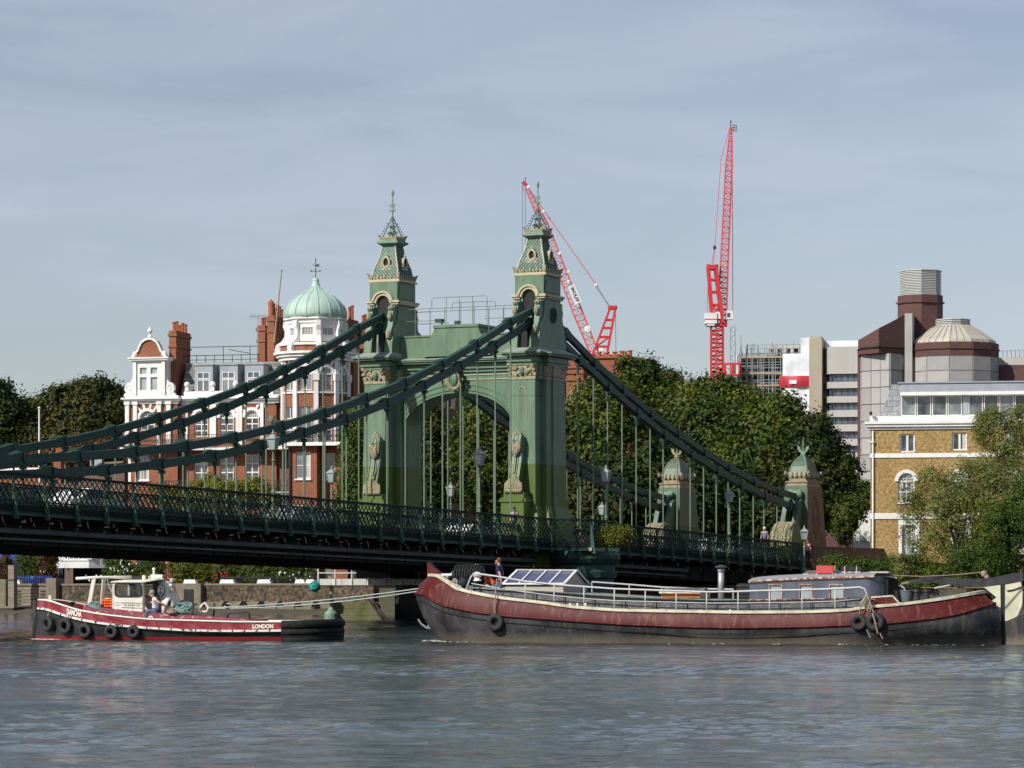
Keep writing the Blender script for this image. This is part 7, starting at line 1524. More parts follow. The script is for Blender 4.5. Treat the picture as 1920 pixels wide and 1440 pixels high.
# ================================================================ BOATS
def interp(tab, x):
    if x <= tab[0][0]: return tab[0][1]
    for (a, b_), (c, d) in zip(tab, tab[1:]):
        if x <= c: t = (x - a) / (c - a); return b_ + (d - b_) * t
    return tab[-1][1]
def smooth_tab(tab, x): return (interp(tab, x - 0.25) + interp(tab, x) * 2 + interp(tab, x + 0.25)) / 4
def hull(rows, yc, B, f, nu, us=None):
    """rows: (x0, x1, z(u), beam factor) from gunwale down; returns per-row lists of near and far points"""
    us = us or [i / nu for i in range(nu + 1)]; near, far_ = [], []
    for x0, x1, z, k in rows:
        n, fr = [], []
        for u in us: x = x0 + (x1 - x0) * u; b_ = B * f(u) * (k(u) if callable(k) else k); n.append(Vector((x, yc - b_, z(x)))); fr.append(Vector((x, yc + b_, z(x))))
        near.append(n); far_.append(fr)
    return near, far_
def skin_rows(b, rows):
    for A, B_ in zip(rows, rows[1:]):
        for i in range(len(A) - 1): b.quad(A[i], A[i + 1], B_[i + 1], B_[i])
def weld(me):
    bm = bmesh.new(); bm.from_mesh(me); bmesh.ops.remove_doubles(bm, verts=bm.verts, dist=0.002); bmesh.ops.recalc_face_normals(bm, faces=bm.faces); bm.to_mesh(me); bm.free()
def hull_mat(name, c, c2, streak, sc=0.6, rough=0.5, water=None, amt=0.8):
    m = mat(name, c, rough, c2, sc, amt, stretch=(1, 1, 0.8), bump=0.35, bscale=1.6, spec=0.18); t = m.node_tree; b = t.nodes['Principled BSDF']; l = t.links.new; src = b.inputs['Base Color'].links[0].from_socket
    tc = t.nodes.new('ShaderNodeTexCoord'); mp = t.nodes.new('ShaderNodeMapping'); mp.inputs['Scale'].default_value = (5, 5, 0.5); n = t.nodes.new('ShaderNodeTexNoise'); n.inputs['Scale'].default_value = 1.3; n.inputs['Detail'].default_value = 6
    mr = t.nodes.new('ShaderNodeMapRange'); mr.inputs['From Min'].default_value = 0.55; mr.inputs['From Max'].default_value = 0.72; mr.inputs['To Max'].default_value = 0.7
    mi = t.nodes.new('ShaderNodeMix'); mi.data_type = 'RGBA'; mi.inputs['B'].default_value = (*streak, 1)
    l(tc.outputs['Object'], mp.inputs[0]); l(mp.outputs[0], n.inputs[0]); l(n.outputs[0], mr.inputs[0]); l(mr.outputs[0], mi.inputs['Factor']); l(src, mi.inputs['A']); cur = mi.outputs['Result']
    if water:      # salt and mud line just above the water
        sx = t.nodes.new('ShaderNodeSeparateXYZ'); n2 = t.nodes.new('ShaderNodeTexNoise'); n2.inputs['Scale'].default_value = 0.9; n2.inputs['Detail'].default_value = 9; n2.inputs['Roughness'].default_value = 0.7
        ad = t.nodes.new('ShaderNodeMath'); ad.operation = 'MULTIPLY_ADD'; ad.inputs[1].default_value = -0.55; m2 = t.nodes.new('ShaderNodeMapRange'); m2.inputs['From Min'].default_value = 0.12; m2.inputs['From Max'].default_value = -0.22; m2.inputs['To Min'].default_value = 0; m2.inputs['To Max'].default_value = 0.7
        m3 = t.nodes.new('ShaderNodeMix'); m3.data_type = 'RGBA'; m3.inputs['B'].default_value = (*water, 1); l(tc.outputs['Object'], sx.inputs[0]); l(tc.outputs['Object'], n2.inputs[0]); l(n2.outputs[0], ad.inputs[0]); l(sx.outputs[2], ad.inputs[2]); l(ad.outputs[0], m2.inputs[0]); l(m2.outputs[0], m3.inputs['Factor']); l(cur, m3.inputs['A']); cur = m3.outputs['Result']
        # chips and scrapes
    n4 = t.nodes.new('ShaderNodeTexNoise'); n4.inputs['Scale'].default_value = 7; n4.inputs['Detail'].default_value = 8; n4.inputs['Roughness'].default_value = 0.7; m4 = t.nodes.new('ShaderNodeMapRange'); m4.inputs['From Min'].default_value = 0.64; m4.inputs['From Max'].default_value = 0.70; m4.inputs['To Max'].default_value = 0.75
    m5 = t.nodes.new('ShaderNodeMix'); m5.data_type = 'RGBA'; m5.inputs['B'].default_value = (0.30, 0.24, 0.2, 1); l(tc.outputs['Object'], n4.inputs[0]); l(n4.outputs[0], m4.inputs[0]); l(m4.outputs[0], m5.inputs['Factor']); l(cur, m5.inputs['A']); cur = m5.outputs['Result']
    l(cur, b.inputs['Base Color'])
hull_mat('barge_red', (0.078, 0.009, 0.009), (0.11, 0.025, 0.026), (0.20, 0.10, 0.06), 0.9, 0.5)
hull_mat('barge_black', (0.028, 0.028, 0.031), (0.085, 0.085, 0.09), (0.13, 0.10, 0.075), 0.8, 0.55, water=(0.21, 0.175, 0.13))
def tyre(label, M, R_=0.32, r=0.11, group='tyre fenders hung on the boats', rope=None):
    t = thing('tyre_fender', label, 'tyre', M, group); b = MB(); b.smooth = True; n, m_ = 22, 8
    vs = []; fs = []
    for i in range(n):
        a = 2 * math.pi * i / n
        for j in range(m_): p = 2 * math.pi * j / m_; q = R_ - r + r * math.cos(p) * (1.0); vs.append(((q) * math.cos(a), r * 0.95 * math.sin(p), q * math.sin(a)))
    for i in range(n):
        for j in range(m_): fs.append((i * m_ + j, i * m_ + (j + 1) % m_, ((i + 1) % n) * m_ + (j + 1) % m_, ((i + 1) % n) * m_ + j))
    b.add(vs, fs); b.build('tread', 'tyre_rubber', t)
    if rope: b = MB(); b.tube([(0, -0.02, R_ - 0.15), *rope], 0.022, 5); b.build('lanyard', 'rope_tan', t)
    return t
# ---------------------------------------------------------------- barge
FB = Fr(785, 115.8, 19); BX = FB.x; YB, BB = 2.3, 2.3
def BP(px, py, y=0.0): x, z = FB.p(px, py, y); return Vector((x, y, z))
barge = thing('sailing_barge', 'long old barge with maroon and black hull, cream rails and blue cabin, under tow', 'barge', FB.M)
def tabp(lst, y=0.0): return [(FB.p(a, c, y)[0], FB.p(a, c, y)[1]) for a, c in lst]
gun = tabp([(812, 1079), (822, 1085), (836, 1101), (872, 1110), (937, 1122), (1010, 1130), (1072, 1139), (1156, 1145), (1266, 1147), (1391, 1149), (1516, 1148), (1594, 1145), (1609, 1140), (1686, 1134), (1763, 1123), (1817, 1112), (1850, 1104)])
bnd = tabp([(785, 1113), (797, 1124), (812, 1132), (885, 1147), (947, 1155), (1072, 1164), (1156, 1170), (1307, 1176), (1391, 1177), (1516, 1175), (1660, 1169), (1763, 1158), (1806, 1147), (1872, 1122)])
G = lambda x: smooth_tab(gun, x); BN = lambda x: smooth_tab(bnd, x)
def fB(u): 
    f = 1.0
    if u < 0.16: f = math.sqrt(max(0, 1 - (1 - u / 0.16) ** 2)) ** 0.85
    if u > 0.74: f = math.sqrt(max(0.0, 1 - ((u - 0.74) / 0.262) ** 2.4))
    return max(f, 0.03)
us = [0, 0.004, 0.01, 0.02, 0.035, 0.055, 0.08, 0.11, 0.14, 0.17] + [0.2 + 0.025 * i for i in range(22)] + [0.76, 0.79, 0.82, 0.85, 0.88, 0.91, 0.94, 0.96, 0.98, 0.99, 1.0]
x_ = lambda px, y=YB: FB.x(px, y)
rows = [(x_(813), x_(1846), G, 0.93), (x_(795), x_(1856), lambda x: G(x) * 0.55 + BN(x) * 0.45, 0.985), (x_(786), x_(1870), BN, 1.0)]
low = [(x_(786), x_(1870), BN, 1.0), (x_(791), x_(1876), lambda x: BN(x) * 0.8, 0.99), (x_(800), x_(1879), lambda x: BN(x) * 0.5 + 0.03, 0.97), (x_(822), x_(1880), lambda x: 0.22 + 0.0 * x, lambda u: 0.93 * (1 if u < 0.8 else 1 - (u - 0.8) * 1.5)), (x_(842), x_(1880), lambda x: -0.12, lambda u: 0.9 * (1 if u < 0.75 else 1 - (u - 0.75) * 2.2)), (x_(865), x_(1880), lambda x: -0.7, lambda u: 0.7 * (1 if u < 0.75 else 1 - (u - 0.75) * 2.4))]
nr, fr_ = hull(rows, YB, BB, fB, 0, us); b = MB(); b.smooth = True; skin_rows(b, nr); skin_rows(b, fr_); me = b.mesh('upper_strake', 'barge_red'); weld(me); link('upper_strake', me, barge)
nl, fl_ = hull(low, YB, BB, fB, 0, us); b = MB(); b.smooth = True; skin_rows(b, nl); skin_rows(b, fl_); me = b.mesh('lower_hull', 'barge_black'); weld(me); link('lower_hull', me, barge)
b = MB()
for s_, side in ((-1, nr[0]), (1, fr_[0])):
    pts = side if s_ < 0 else side
    for A, C in zip(pts, pts[1:]): b.bar(A + Vector((0, 0, 0.02)), C + Vector((0, 0, 0.02)), 0.17, 0.10)
gw = b.build('gunwale', 'cream_gunwale', barge)
b = MB(); b.smooth = True; b.tube([p + Vector((0, -0.02, 0)) for p in nl[0][1:]], 0.045, 6); b.build('rubbing_strake', 'barge_red', barge)
b = MB(); b.tube([Vector((p.x, p.y - 0.005, p.z - 0.23)) for p in nl[0][2:-2]], 0.013, 4); b.build('plate_seam', 'shade_and_black', barge)
# deck
b = MB(); n_ = nr[0]; f_ = fr_[0]
for i in range(len(n_) - 1): dz = Vector((0, 0, -0.16)); b.quad(n_[i] + dz, n_[i + 1] + dz, f_[i + 1] + dz, f_[i] + dz)
b.build('deck', 'deck_green', barge)
# trunk coaming and hatch top
YA = 0.75; 
def run(px0, px1, n, fz0, fz1, ya, yb, nm, m):
    b = MB(); xs = [x_(px0, ya) + (x_(px1, ya) - x_(px0, ya)) * i / n for i in range(n + 1)]
    for A, C in zip(xs, xs[1:]): b.add([(A, ya, fz0(A)), (C, ya, fz0(C)), (C, yb, fz0(C)), (A, yb, fz0(A)), (A, ya, fz1(A)), (C, ya, fz1(C)), (C, yb, fz1(C)), (A, yb, fz1(A))], [(0, 3, 2, 1), (4, 5, 6, 7), (0, 1, 5, 4), (1, 2, 6, 5), (2, 3, 7, 6), (3, 0, 4, 7)])
    return b.build(nm, m, barge)
top = tabp([(888, 1103), (1000, 1110), (1120, 1117), (1250, 1125), (1400, 1127), (1620, 1122)], YA); T = lambda x: interp(top, x)
run(892, 1400, 14, lambda x: G(x) - 0.2, T, YA, YB * 2 - YA, 'hatch_coaming', 'hatch_side'); run(886, 1400, 14, T, lambda x: T(x) + 0.05, YA - 0.08, YB * 2 - YA + 0.08, 'hatch_top', 'deck_green')
run(1400, 1625, 6, lambda x: G(x) - 0.2, T, YA, YB * 2 - YA, 'cabin_coaming', 'hatch_side')
b = MB()
for px in (943, 1000, 1056, 1112, 1166, 1224, 1282, 1342, 1400, 1460, 1520): x = x_(px, 0.5); b.bar((x, 0.5, G(x) - 0.1), (x, 0.5, T(x) - 0.05), 0.025)
xs = [x_(930 + 60 * i, 0.5) for i in range(12)]; 
for A, C in zip(xs, xs[1:]): b.bar((A, 0.5, T(A) - 0.07), (C, 0.5, T(C) - 0.07), 0.02); b.bar((A, 0.5, (T(A) + G(A)) / 2 - 0.07), (C, 0.5, (T(C) + G(C)) / 2 - 0.07), 0.016)
b.build('inner_rail', 'black_iron', barge)
# white guard rails
top_r = [(889, 1075), (927, 1080), (985, 1090), (1039, 1096), (1095, 1100), (1152, 1104), (1210, 1106), (1268, 1108), (1325, 1110), (1384, 1109), (1443, 1107), (1504, 1106), (1566, 1104), (1612, 1101), (1621, 1104), (1626, 1114)]
YR = 0.28
b = MB(); b.smooth = True; P = [BP(a, c, YR) for a, c in top_r]; b.tube([BP(872, 1110, YR), BP(883, 1082, YR)] + P + [BP(1614, 1132, YR)], 0.036, 6)
mid = [BP(884, 1094, YR)] + [Vector((p.x, YR, p.z * 0.45 + (G(p.x)) * 0.55)) for p in P[1:14]]; b.tube(mid, 0.018, 5)
for p in P[2:13]: b.tube([(p.x, YR, G(p.x)), p], 0.026, 6)
b.build('guard_rail', 'rail_white', barge)
b = MB(); YQ = 4.25; P = [BP(a, c, YQ) for a, c in ((1110, 1091), (1180, 1096), (1241, 1101), (1310, 1104), (1375, 1105))]; b.tube(P, 0.03, 6); b.tube([Vector((p.x, YQ, p.z - 0.4)) for p in P], 0.018, 5)
for p in P: b.tube([(p.x, YQ, G(p.x)), p], 0.025, 5)
b.build('guard_rail', 'rail_white', barge)
# stem head
b = MB(); c = [BP(a, d, YB) for a, d in ((803, 1054), (808, 1055), (813, 1062), (833, 1079), (822, 1086), (800, 1098), (803, 1086))]; b.prism([(p.x, p.z) for p in c], YB - 0.12, YB + 0.12); b.build('stem_head', 'barge_red', barge)
# big glazed hatch
hz0, hz1 = BP(1000, 1110, 1.0).z, BP(1000, 1096, 1.0).z
h0, h1 = x_(947, 0.9), x_(1056, 0.9); top_l, top_r_ = BP(979, 1070, 2.3), BP(1089, 1081, 2.3)
b = MB(); b.box(h0, h1, 0.9, 3.7, hz0 - 0.1, hz1 - 0.04); b.prism([(0.9, hz1 - 0.04), (3.7, hz1 - 0.04), (2.3, top_l.z - 0.03)], h1 - 0.04, h1, 'x'); hs_ = b.build('hatch_box', 'grey_plank', barge)
tl = Vector((h0 + 0.0, 2.3, top_l.z)); tr = Vector((h1 + 0.05, 2.3, top_l.z - 0.02)); bl_ = Vector((h0 - 0.05, 0.85, hz1)); br_ = Vector((h1 + 0.05, 0.85, hz1))
for s_ in (-1, 1):
    q = lambda v: v if s_ < 0 else Vector((v.x, 4.6 - v.y, v.z))
    b = MB(); nrm = Vector((0, 0, 0.03))
    for k in range(5): a = tl.lerp(tr, k / 4); c = bl_.lerp(br_, k / 4); b.bar(q(a + nrm), q(c + nrm), 0.09 if k in (0, 4) else 0.05, 0.05)
    b.bar(q(tl + nrm), q(tr + nrm), 0.12, 0.06); b.bar(q(bl_ + nrm), q(br_ + nrm), 0.1, 0.06); b.build('glazing_bar', 'white_plate', barge)
    for k in range(4): b = MB(); b.quad(q(tl.lerp(tr, k / 4)), q(tl.lerp(tr, (k + 1) / 4)), q(bl_.lerp(br_, (k + 1) / 4)), q(bl_.lerp(br_, k / 4))); b.build('skylight_pane', 'skylight', barge)
# varnished skylight
a0, a1 = x_(1240, 1.4), x_(1312, 1.4); z0, z1, z2 = BP(1275, 1121, 1.4).z, BP(1275, 1111, 1.4).z, BP(1275, 1102, 2.0).z
b = MB(); b.box(a0, a1, 1.4, 2.8, z0, z1); b.build('skylight_box', 'varnish', barge); b = MB(); b.prism([(1.3, z1), (2.9, z1), (2.1, z2)], a0 - 0.05, a1 + 0.05, 'x'); b.build('skylight_lid', 'hatch_side', barge); b = MB(); b.box(a0 - 0.05, a1 + 0.05, 1.27, 1.35, z1 - 0.03, z1 + 0.04); b.build('skylight_sill', 'cream_gunwale', barge)
# stove pipe
x = x_(1352, 1.8); zb_ = T(x); zt_ = BP(1352, 1066, 1.8).z; b = MB(); b.smooth = True; b.tube([(x, 1.8, zb_), (x, 1.8, zt_)], 0.11, 12); b.tube([(x, 1.8, zt_ - 0.12), (x, 1.8, zt_)], 0.13, 12); b.build('stove_pipe', 'galvanised', barge)
b = MB(); b.lathe([(0.24, zt_ + 0.04), (0.2, zt_ + 0.08), (0.05, zt_ + 0.13)], (x, 1.8, 0), 12); b.tube([(x, 1.8, zt_), (x, 1.8, zt_ + 0.05)], 0.05, 6); b.build('chimney_cap', 'steel_dark', barge)
# black stove/coal box and cabin
b = MB(); xa, xb = x_(1381, 1.0), x_(1404, 1.0); z0, z1 = T(xa), BP(1390, 1094, 1.0).z
for k in range(5): b.box(xa, xb, 1.0, 3.4, z0 + (z1 - z0) * k / 5, z0 + (z1 - z0) * (k + 0.7) / 5)
b.box(xa + 0.04, xb - 0.04, 1.05, 3.3, z0, z1); b.build('slatted_box', 'black_iron', barge)
YC_ = 0.85; c0, c1 = x_(1404, YC_), x_(1622, YC_); rt = tabp([(1400, 1090), (1450, 1086), (1520, 1083), (1600, 1081), (1640, 1079)], YC_); RT_ = lambda x: interp(rt, x)
wins = [(x_(a, YC_), x_(c, YC_)) for a, c in ((1443, 1465), (1500, 1522), (1556, 1580))]
zs0, zs1 = BP(1500, 1125, YC_).z, BP(1500, 1097, YC_).z
facade(barge, 'cabin_side', 'cabin_blue', c0, c1, T(c0), RT_(c0) - 0.01, [(a, c, zs0, zs1) for a, c in wins], 0.06, Matrix.Translation((0, YC_, 0)))
b = MB(); b.prism([(c0, RT_(c0) - 0.01), (c1, RT_(c0) - 0.01), (c1, RT_(c1)), (c0, RT_(c0))], YC_, YC_ + 0.05); b.box(c0, c0 + 0.03, YC_, 3.75, T(c0), RT_(c0)); b.box(c0, c1, 3.7, 3.75, T(c0), RT_(c0)); b.build('cabin_side', 'cabin_blue', barge)
b = MB(); n = 8     # rounded after corner
arc_ = [(c1 + 0.55 * math.sin(t * math.pi / 2 / n), YC_ + 0.6 * (1 - math.cos(t * math.pi / 2 / n))) for t in range(n + 1)] + [(c1 + 0.55, 3.4)]
for A, C in zip(arc_, arc_[1:]): b.quad((*A, G(c1) - 0.1), (*C, G(c1) - 0.1), (*C, RT_(c1)), (*A, RT_(c1)))
b.build('cabin_corner', 'cabin_blue', barge)
for a, c in wins:
    b = MB(); fw = 0.035; y = YC_ - 0.02; b.box(a - fw, a, y, YC_ + 0.05, zs0, zs1); b.box(c, c + fw, y, YC_ + 0.05, zs0, zs1); b.box(a - fw, c + fw, y - 0.01, YC_ + 0.05, zs1, zs1 + fw); b.box(a - 0.07, c + 0.07, y - 0.03, YC_ + 0.05, zs0 - 0.06, zs0); w = b.build('window', 'window_wood', barge)
    b = MB(); b.quad((a, YC_ + 0.045, zs0), (c, YC_ + 0.045, zs0), (c, YC_ + 0.045, zs1), (a, YC_ + 0.045, zs1)); b.build('pane', 'pane_pale', w)
b = MB(); n = 6; xs = [c0 + (x_(1640, YC_) - c0) * i / n for i in range(n + 1)]
for A, C in zip(xs, xs[1:]):
    for (ya, za), (yb_, zb__) in zip([(YC_ - 0.06, 0), (1.3, 0.08), (2.3, 0.13), (3.3, 0.08), (3.8, 0)], [(1.3, 0.08), (2.3, 0.13), (3.3, 0.08), (3.8, 0)]): b.add([(A, ya, RT_(A) + za), (C, ya, RT_(C) + za), (C, yb_, RT_(C) + zb__), (A, yb_, RT_(A) + zb__), (A, ya, RT_(A) + za + 0.03), (C, ya, RT_(C) + za + 0.03), (C, yb_, RT_(C) + zb__ + 0.03), (A, yb_, RT_(A) + zb__ + 0.03)], [(0, 3, 2, 1), (4, 5, 6, 7), (0, 1, 5, 4), (2, 3, 7, 6), (1, 2, 6, 5), (3, 0, 4, 7)])
b.build('cabin_roof', 'roof_grey', barge)
b = MB(); 
for A, C in zip(xs, xs[1:]): b.bar((A, YC_ - 0.07, RT_(A) - 0.02), (C, YC_ - 0.07, RT_(C) - 0.02), 0.04, 0.06)
b.bar((c0, YA - 0.03, T(c0) + 0.02), (c1, YA - 0.03, T(c1) + 0.0), 0.05, 0.07); b.build('peeling_trim', 'peeling', barge)
# wheel shelter behind the cabin
s0, s1 = x_(1640, 1.6), x_(1682, 1.6); zr0, zr1 = BP(1660, 1079, 1.6).z, BP(1682, 1085, 1.6).z; zf = G(s0)
b = MB(); b.quad((s0, 1.6, zf), (s1, 1.8, zf), (s1, 1.8, zr1), (s0, 1.6, zr0)); b.quad((s0, 1.6, zf), (s0, 3.2, zf), (s0, 3.2, zr0), (s0, 1.6, zr0)); b.build('shelter_wall', 'shade_and_black', barge)
b = MB(); b.box(x_(1648, 1.5), x_(1665, 1.5), 1.5, 1.55, zf + 0.25, zr0 - 0.12); b.build('door_panel', 'grey_plastic', barge)
b = MB(); b.bar((s0 - 0.1, 1.5, zr0 + 0.02), (s1 + 0.02, 1.5, zr1 + 0.02), 0.05, 0.04); b.box(x_(1632, 1.2), x_(1667, 1.2), 1.1, 1.5, zr0 + 0.08, zr0 + 0.14); b.build('roof_plank', 'grey_plank', barge)
b = MB(); c = [BP(a, d, 0.35) for a, d in ((1634, 1121), (1675, 1118), (1689, 1134), (1636, 1139))]; b.prism([(p.x, p.z) for p in c], 0.3, 0.4); b.build('bulwark', 'barge_red', barge)
b = MB(); b.bar(c[0] + Vector((0, 0, 0.02)), c[1] + Vector((0, 0, 0.02)), 0.12, 0.05); b.bar(c[1], c[2], 0.12, 0.04); b.build('bulwark_cap', 'cream_gunwale', barge)
# stern timberheads, stern rail
b = MB(); 
for px, py in ((1716, 1105), (1735, 1105)): x = x_(px, 0.6); z = BP(px, py, 0.6).z; b.lathe([(0.13, G(x) - 0.1), (0.12, z - 0.1), (0.16, z - 0.08), (0.15, z)], (x, 0.8, 0), 10)
b.build('bitts', 'tug_black', barge)
b = MB(); b.tube([BP(1680, 1100, 3.0), BP(1688, 1098, 3.0), BP(1695, 1102, 3.0), BP(1698, 1112, 3.0)], 0.03, 5); b.tube([BP(1752, 1103, 3.4), BP(1782, 1097, 3.4)], 0.03, 5); b.tube([BP(1745, 1122, 3.0), BP(1786, 1114, 3.0)], 0.03, 5); b.build('stern_rail', 'rail_white', barge)
# tiller, rudder, sternpost, leeboard-like cheek
b = MB(); tl_ = [(1704, 1093, 0.05), (1722, 1090, 0.07), (1740, 1086, 0.10), (1765, 1088, 0.12), (1800, 1092, 0.13), (1840, 1093, 0.15), (1870, 1090, 0.16), (1900, 1084, 0.17), (1918, 1081, 0.16)]
pts = [BP(a, c, YB) for a, c, _ in tl_]
for (A, C, r0, r1) in zip(pts, pts[1:], [t[2] for t in tl_], [t[2] for t in tl_[1:]]): b.add([A + Vector((0, -0.07, -r0)), C + Vector((0, -0.07, -r1)), C + Vector((0, 0.07, -r1)), A + Vector((0, 0.07, -r0)), A + Vector((0, -0.07, r0)), C + Vector((0, -0.07, r1)), C + Vector((0, 0.07, r1)), A + Vector((0, 0.07, r0))], [(0, 3, 2, 1), (4, 5, 6, 7), (0, 1, 5, 4), (1, 2, 6, 5), (2, 3, 7, 6), (3, 0, 4, 7)])
b.build('tiller', 'tug_black', barge); b = MB(); b.tube([BP(1690, 1095, YB), BP(1712, 1091, YB)], [0.04, 0.06], 6); b.build('tiller_grip', 'timber_weathered', barge)
rp = [(1884, 1097), (1914, 1088), (1918, 1110), (1917, 1135), (1908, 1155), (1895, 1163), (1884, 1165)]; b = MB(); b.prism([(BP(a, c, YB).x, BP(a, c, YB).z) for a, c in rp], YB - 0.06, YB + 0.06); b.build('rudder', 'rudder_cream', barge)
rp = [(1846, 1101), (1877, 1097), (1878, 1165), (1866, 1165), (1850, 1160), (1843, 1150), (1843, 1140), (1858, 1128), (1870, 1120)]; b = MB(); b.prism([(BP(a, c, YB).x, BP(a, c, YB).z) for a, c in rp], YB - 0.14, YB + 0.14); b.build('rudder_cheek', 'rudder_cream', barge)
rp = [(1886, 1165), (1908, 1156), (1925, 1150), (1960, 1150), (1960, 1210), (1886, 1212)]; b = MB(); b.prism([(BP(a, c, YB).x, BP(a, c, YB).z) for a, c in rp], YB - 0.07, YB + 0.05); b.build('rudder_blade', 'barge_black', barge)
b = MB(); b.box(BP(1878, 1100, YB).x, BP(1884, 1100, YB).x, YB - 0.1, YB + 0.1, -0.5, BP(1880, 1095, YB).z); b.tube([BP(1888, 1108, YB - 0.1), BP(1900, 1106, YB - 0.1), BP(1916, 1100, YB - 0.1)], 0.02, 4); b.tube([BP(1884, 1140, YB - 0.1), BP(1916, 1103, YB - 0.1)], 0.015, 4); b.build('sternpost', 'shade_and_black', barge)
b = MB(); b.prism([(BP(1860, 1139, YB).x + 0.05 * math.cos(t * 0.7854), BP(1860, 1139, YB).z + 0.08 * math.sin(t * 0.7854)) for t in range(8)], YB - 0.15, YB - 0.14); b.build('hawse_hole', 'shade_and_black', barge)
# bow gear
b = MB(); b.smooth = True; w = lambda px, py, y=1.6: BP(px, py, y)
b.tube([w(856, 1078), w(905, 1078)], 0.34, 12)
for k in range(9): b.tube([w(858 + 5 * k, 1078, 1.6) + Vector((0, 0.36 * math.cos(t * 0.7), 0.36 * math.sin(t * 0.7))) for t in range(10)], 0.045, 4)
b.box(*sorted((w(852, 0).x, w(858, 0).x)), 1.3, 1.9, G(w(855, 0).x) - 0.1, w(855, 1070).z); b.box(*sorted((w(892, 0).x, w(900, 0).x)), 1.3, 1.9, G(w(895, 0).x) - 0.1, w(895, 1072).z); b.tube([w(862, 1090, 1.0), w(876, 1098, 1.0)], 0.2, 8); b.build('windlass', 'shade_and_black', barge)
b = MB(); n = 18; cx, cz = w(888, 1073).x, w(888, 1073).z; b.tube([(cx + 0.27 * math.cos(2 * math.pi * k / n), 1.9, cz + 0.27 * math.sin(2 * math.pi * k / n)) for k in range(n)], 0.025, 5, closed=True)
for k in range(5): b.tube([(cx, 1.9, cz), (cx + 0.14 * math.cos(k * 1.257 + 0.4), 1.9, cz + 0.14 * math.sin(k * 1.257 + 0.4)), (cx + 0.26 * math.cos(k * 1.257), 1.9, cz + 0.26 * math.sin(k * 1.257))], 0.018, 4)
b.build('windlass_wheel', 'window_wood', barge)
b = MB(); c = w(853, 1092, 0.9); b.prism([(c.x + 0.13 * math.cos(t * 0.5236), c.z + 0.16 * math.sin(t * 0.5236)) for t in range(12)], 0.85, 0.92); b.build('gear_cover', 'deck_green', barge); b = MB(); b.ball((c.x, 0.83, c.z), 0.04, 6, 4); b.build('gear_hub', 'sign_red', barge)
b = MB(); b.tube([w(828, 1078, 2.0), w(846, 1078, 2.0)], 0.05, 6); c = w(849, 1077, 1.6); b.ball(c, 0.09, 8, 5); b.lathe([(0.16, 0), (0.1, 0.1), (0.2, 0.2), (0.08, 0.32)], w(895, 1089, 1.0), 8); b.build('roller', 'white_plate', barge)
for px, py in ((841, 1092),): b = MB(); c = w(px, py, 0.9); b.lathe([(0.16, -0.2), (0.13, -0.1), (0.13, 0.14), (0.19, 0.17), (0.17, 0.24)], c, 10); b.build('bollard', 'tug_black', barge)
t = thing('mooring_rope', 'coil of pale rope round the bow bollard of the barge', 'rope', FB.M); b = MB(); c = w(841, 1094, 0.9)
for k in range(5): b.tube([(c.x + 0.17 * math.cos(a * 0.6283), 0.9 + 0.17 * math.sin(a * 0.6283), c.z - 0.12 + 0.045 * k) for a in range(10)], 0.026, 5, closed=True)
b.tube([w(845, 1092, 0.75), w(860, 1098, 0.6), w(866, 1102, 0.5)], 0.02, 5); b.build('coil', 'rope_pale', t)
b = MB()
for px in (1069, 1083, 1098, 1369): p = BP(px, 1134 if px < 1200 else 1146, 0.12); b.ball(p, (0.05, 0.05, 0.07), 6, 4)
b.build('fairlead', 'white_paint', barge)
b = MB(); b.tube([BP(784, 1161, YB), BP(790, 1170, YB), BP(800, 1177, YB), BP(812, 1179, YB)], 0.035, 5); b.tube([BP(805, 1162, YB - 0.4), BP(803, 1177, YB - 0.4)], 0.03, 5); b.build('anchor', 'galvanised', barge)
FT = lambda px, py, y: FB.M @ Matrix.Translation(BP(px, py, y))
tyre('single tyre hanging by a long brown rope near the barge bow', FT(929, 1167, -0.02), 0.33, 0.115, rope=[(0.0, -0.05, 0.55), (0.0, 0.0, 1.0), (0.0, 0.15, 1.55)])
tyre('left tyre of the pair hanging near the barge stern', FT(1610, 1167, -0.02), 0.30, 0.105, rope=[(0.1, -0.05, 0.6), (0.28, 0.1, 0.95)])
tyre('right tyre of the pair hanging near the barge stern', FT(1641, 1166, 0.0), 0.34, 0.12, rope=[(-0.15, -0.05, 0.6), (-0.3, 0.1, 0.95)])
b = MB(); rr = random.Random(9); t = thing('rope_tangle', 'tangle of brown ropes knotted to the end of the barge rail', 'rope', FB.M)
for k in range(10): b.tube([BP(1626 + rr.uniform(-4, 6), 1118 + rr.uniform(-4, 6), 0.2)] + [BP(1628 + rr.uniform(-14, 16), 1128 + 6 * j + rr.uniform(-4, 8), 0.12) for j in range(3)], 0.018, 4)
b.tube([BP(1636, 1150, -0.15), BP(1642, 1170, -0.2), BP(1646, 1188, -0.15)], 0.03, 5); b.tube([BP(1625, 1180, -0.1), BP(1632, 1196, -0.1)], 0.02, 5); b.tube([BP(1650, 1187, -0.1), BP(1655, 1198, -0.1)], 0.02, 5); b.build('strands', 'rope_tan', t)
t = thing('stay_rope', 'thin rope running from the cabin roof back to the tiller', 'rope', FB.M); b = MB(); b.tube([BP(1668, 1079, 1.6), BP(1730, 1081, 2.0), BP(1790, 1078, YB), BP(1842, 1073, YB), BP(1850, 1082, YB), BP(1857, 1104, YB)], 0.018, 4); b.ball(BP(1845, 1076, YB), 0.12, 6, 4); b.ball(BP(1850, 1082, YB), 0.1, 6, 4); b.build('strand', 'rope_tan', t)
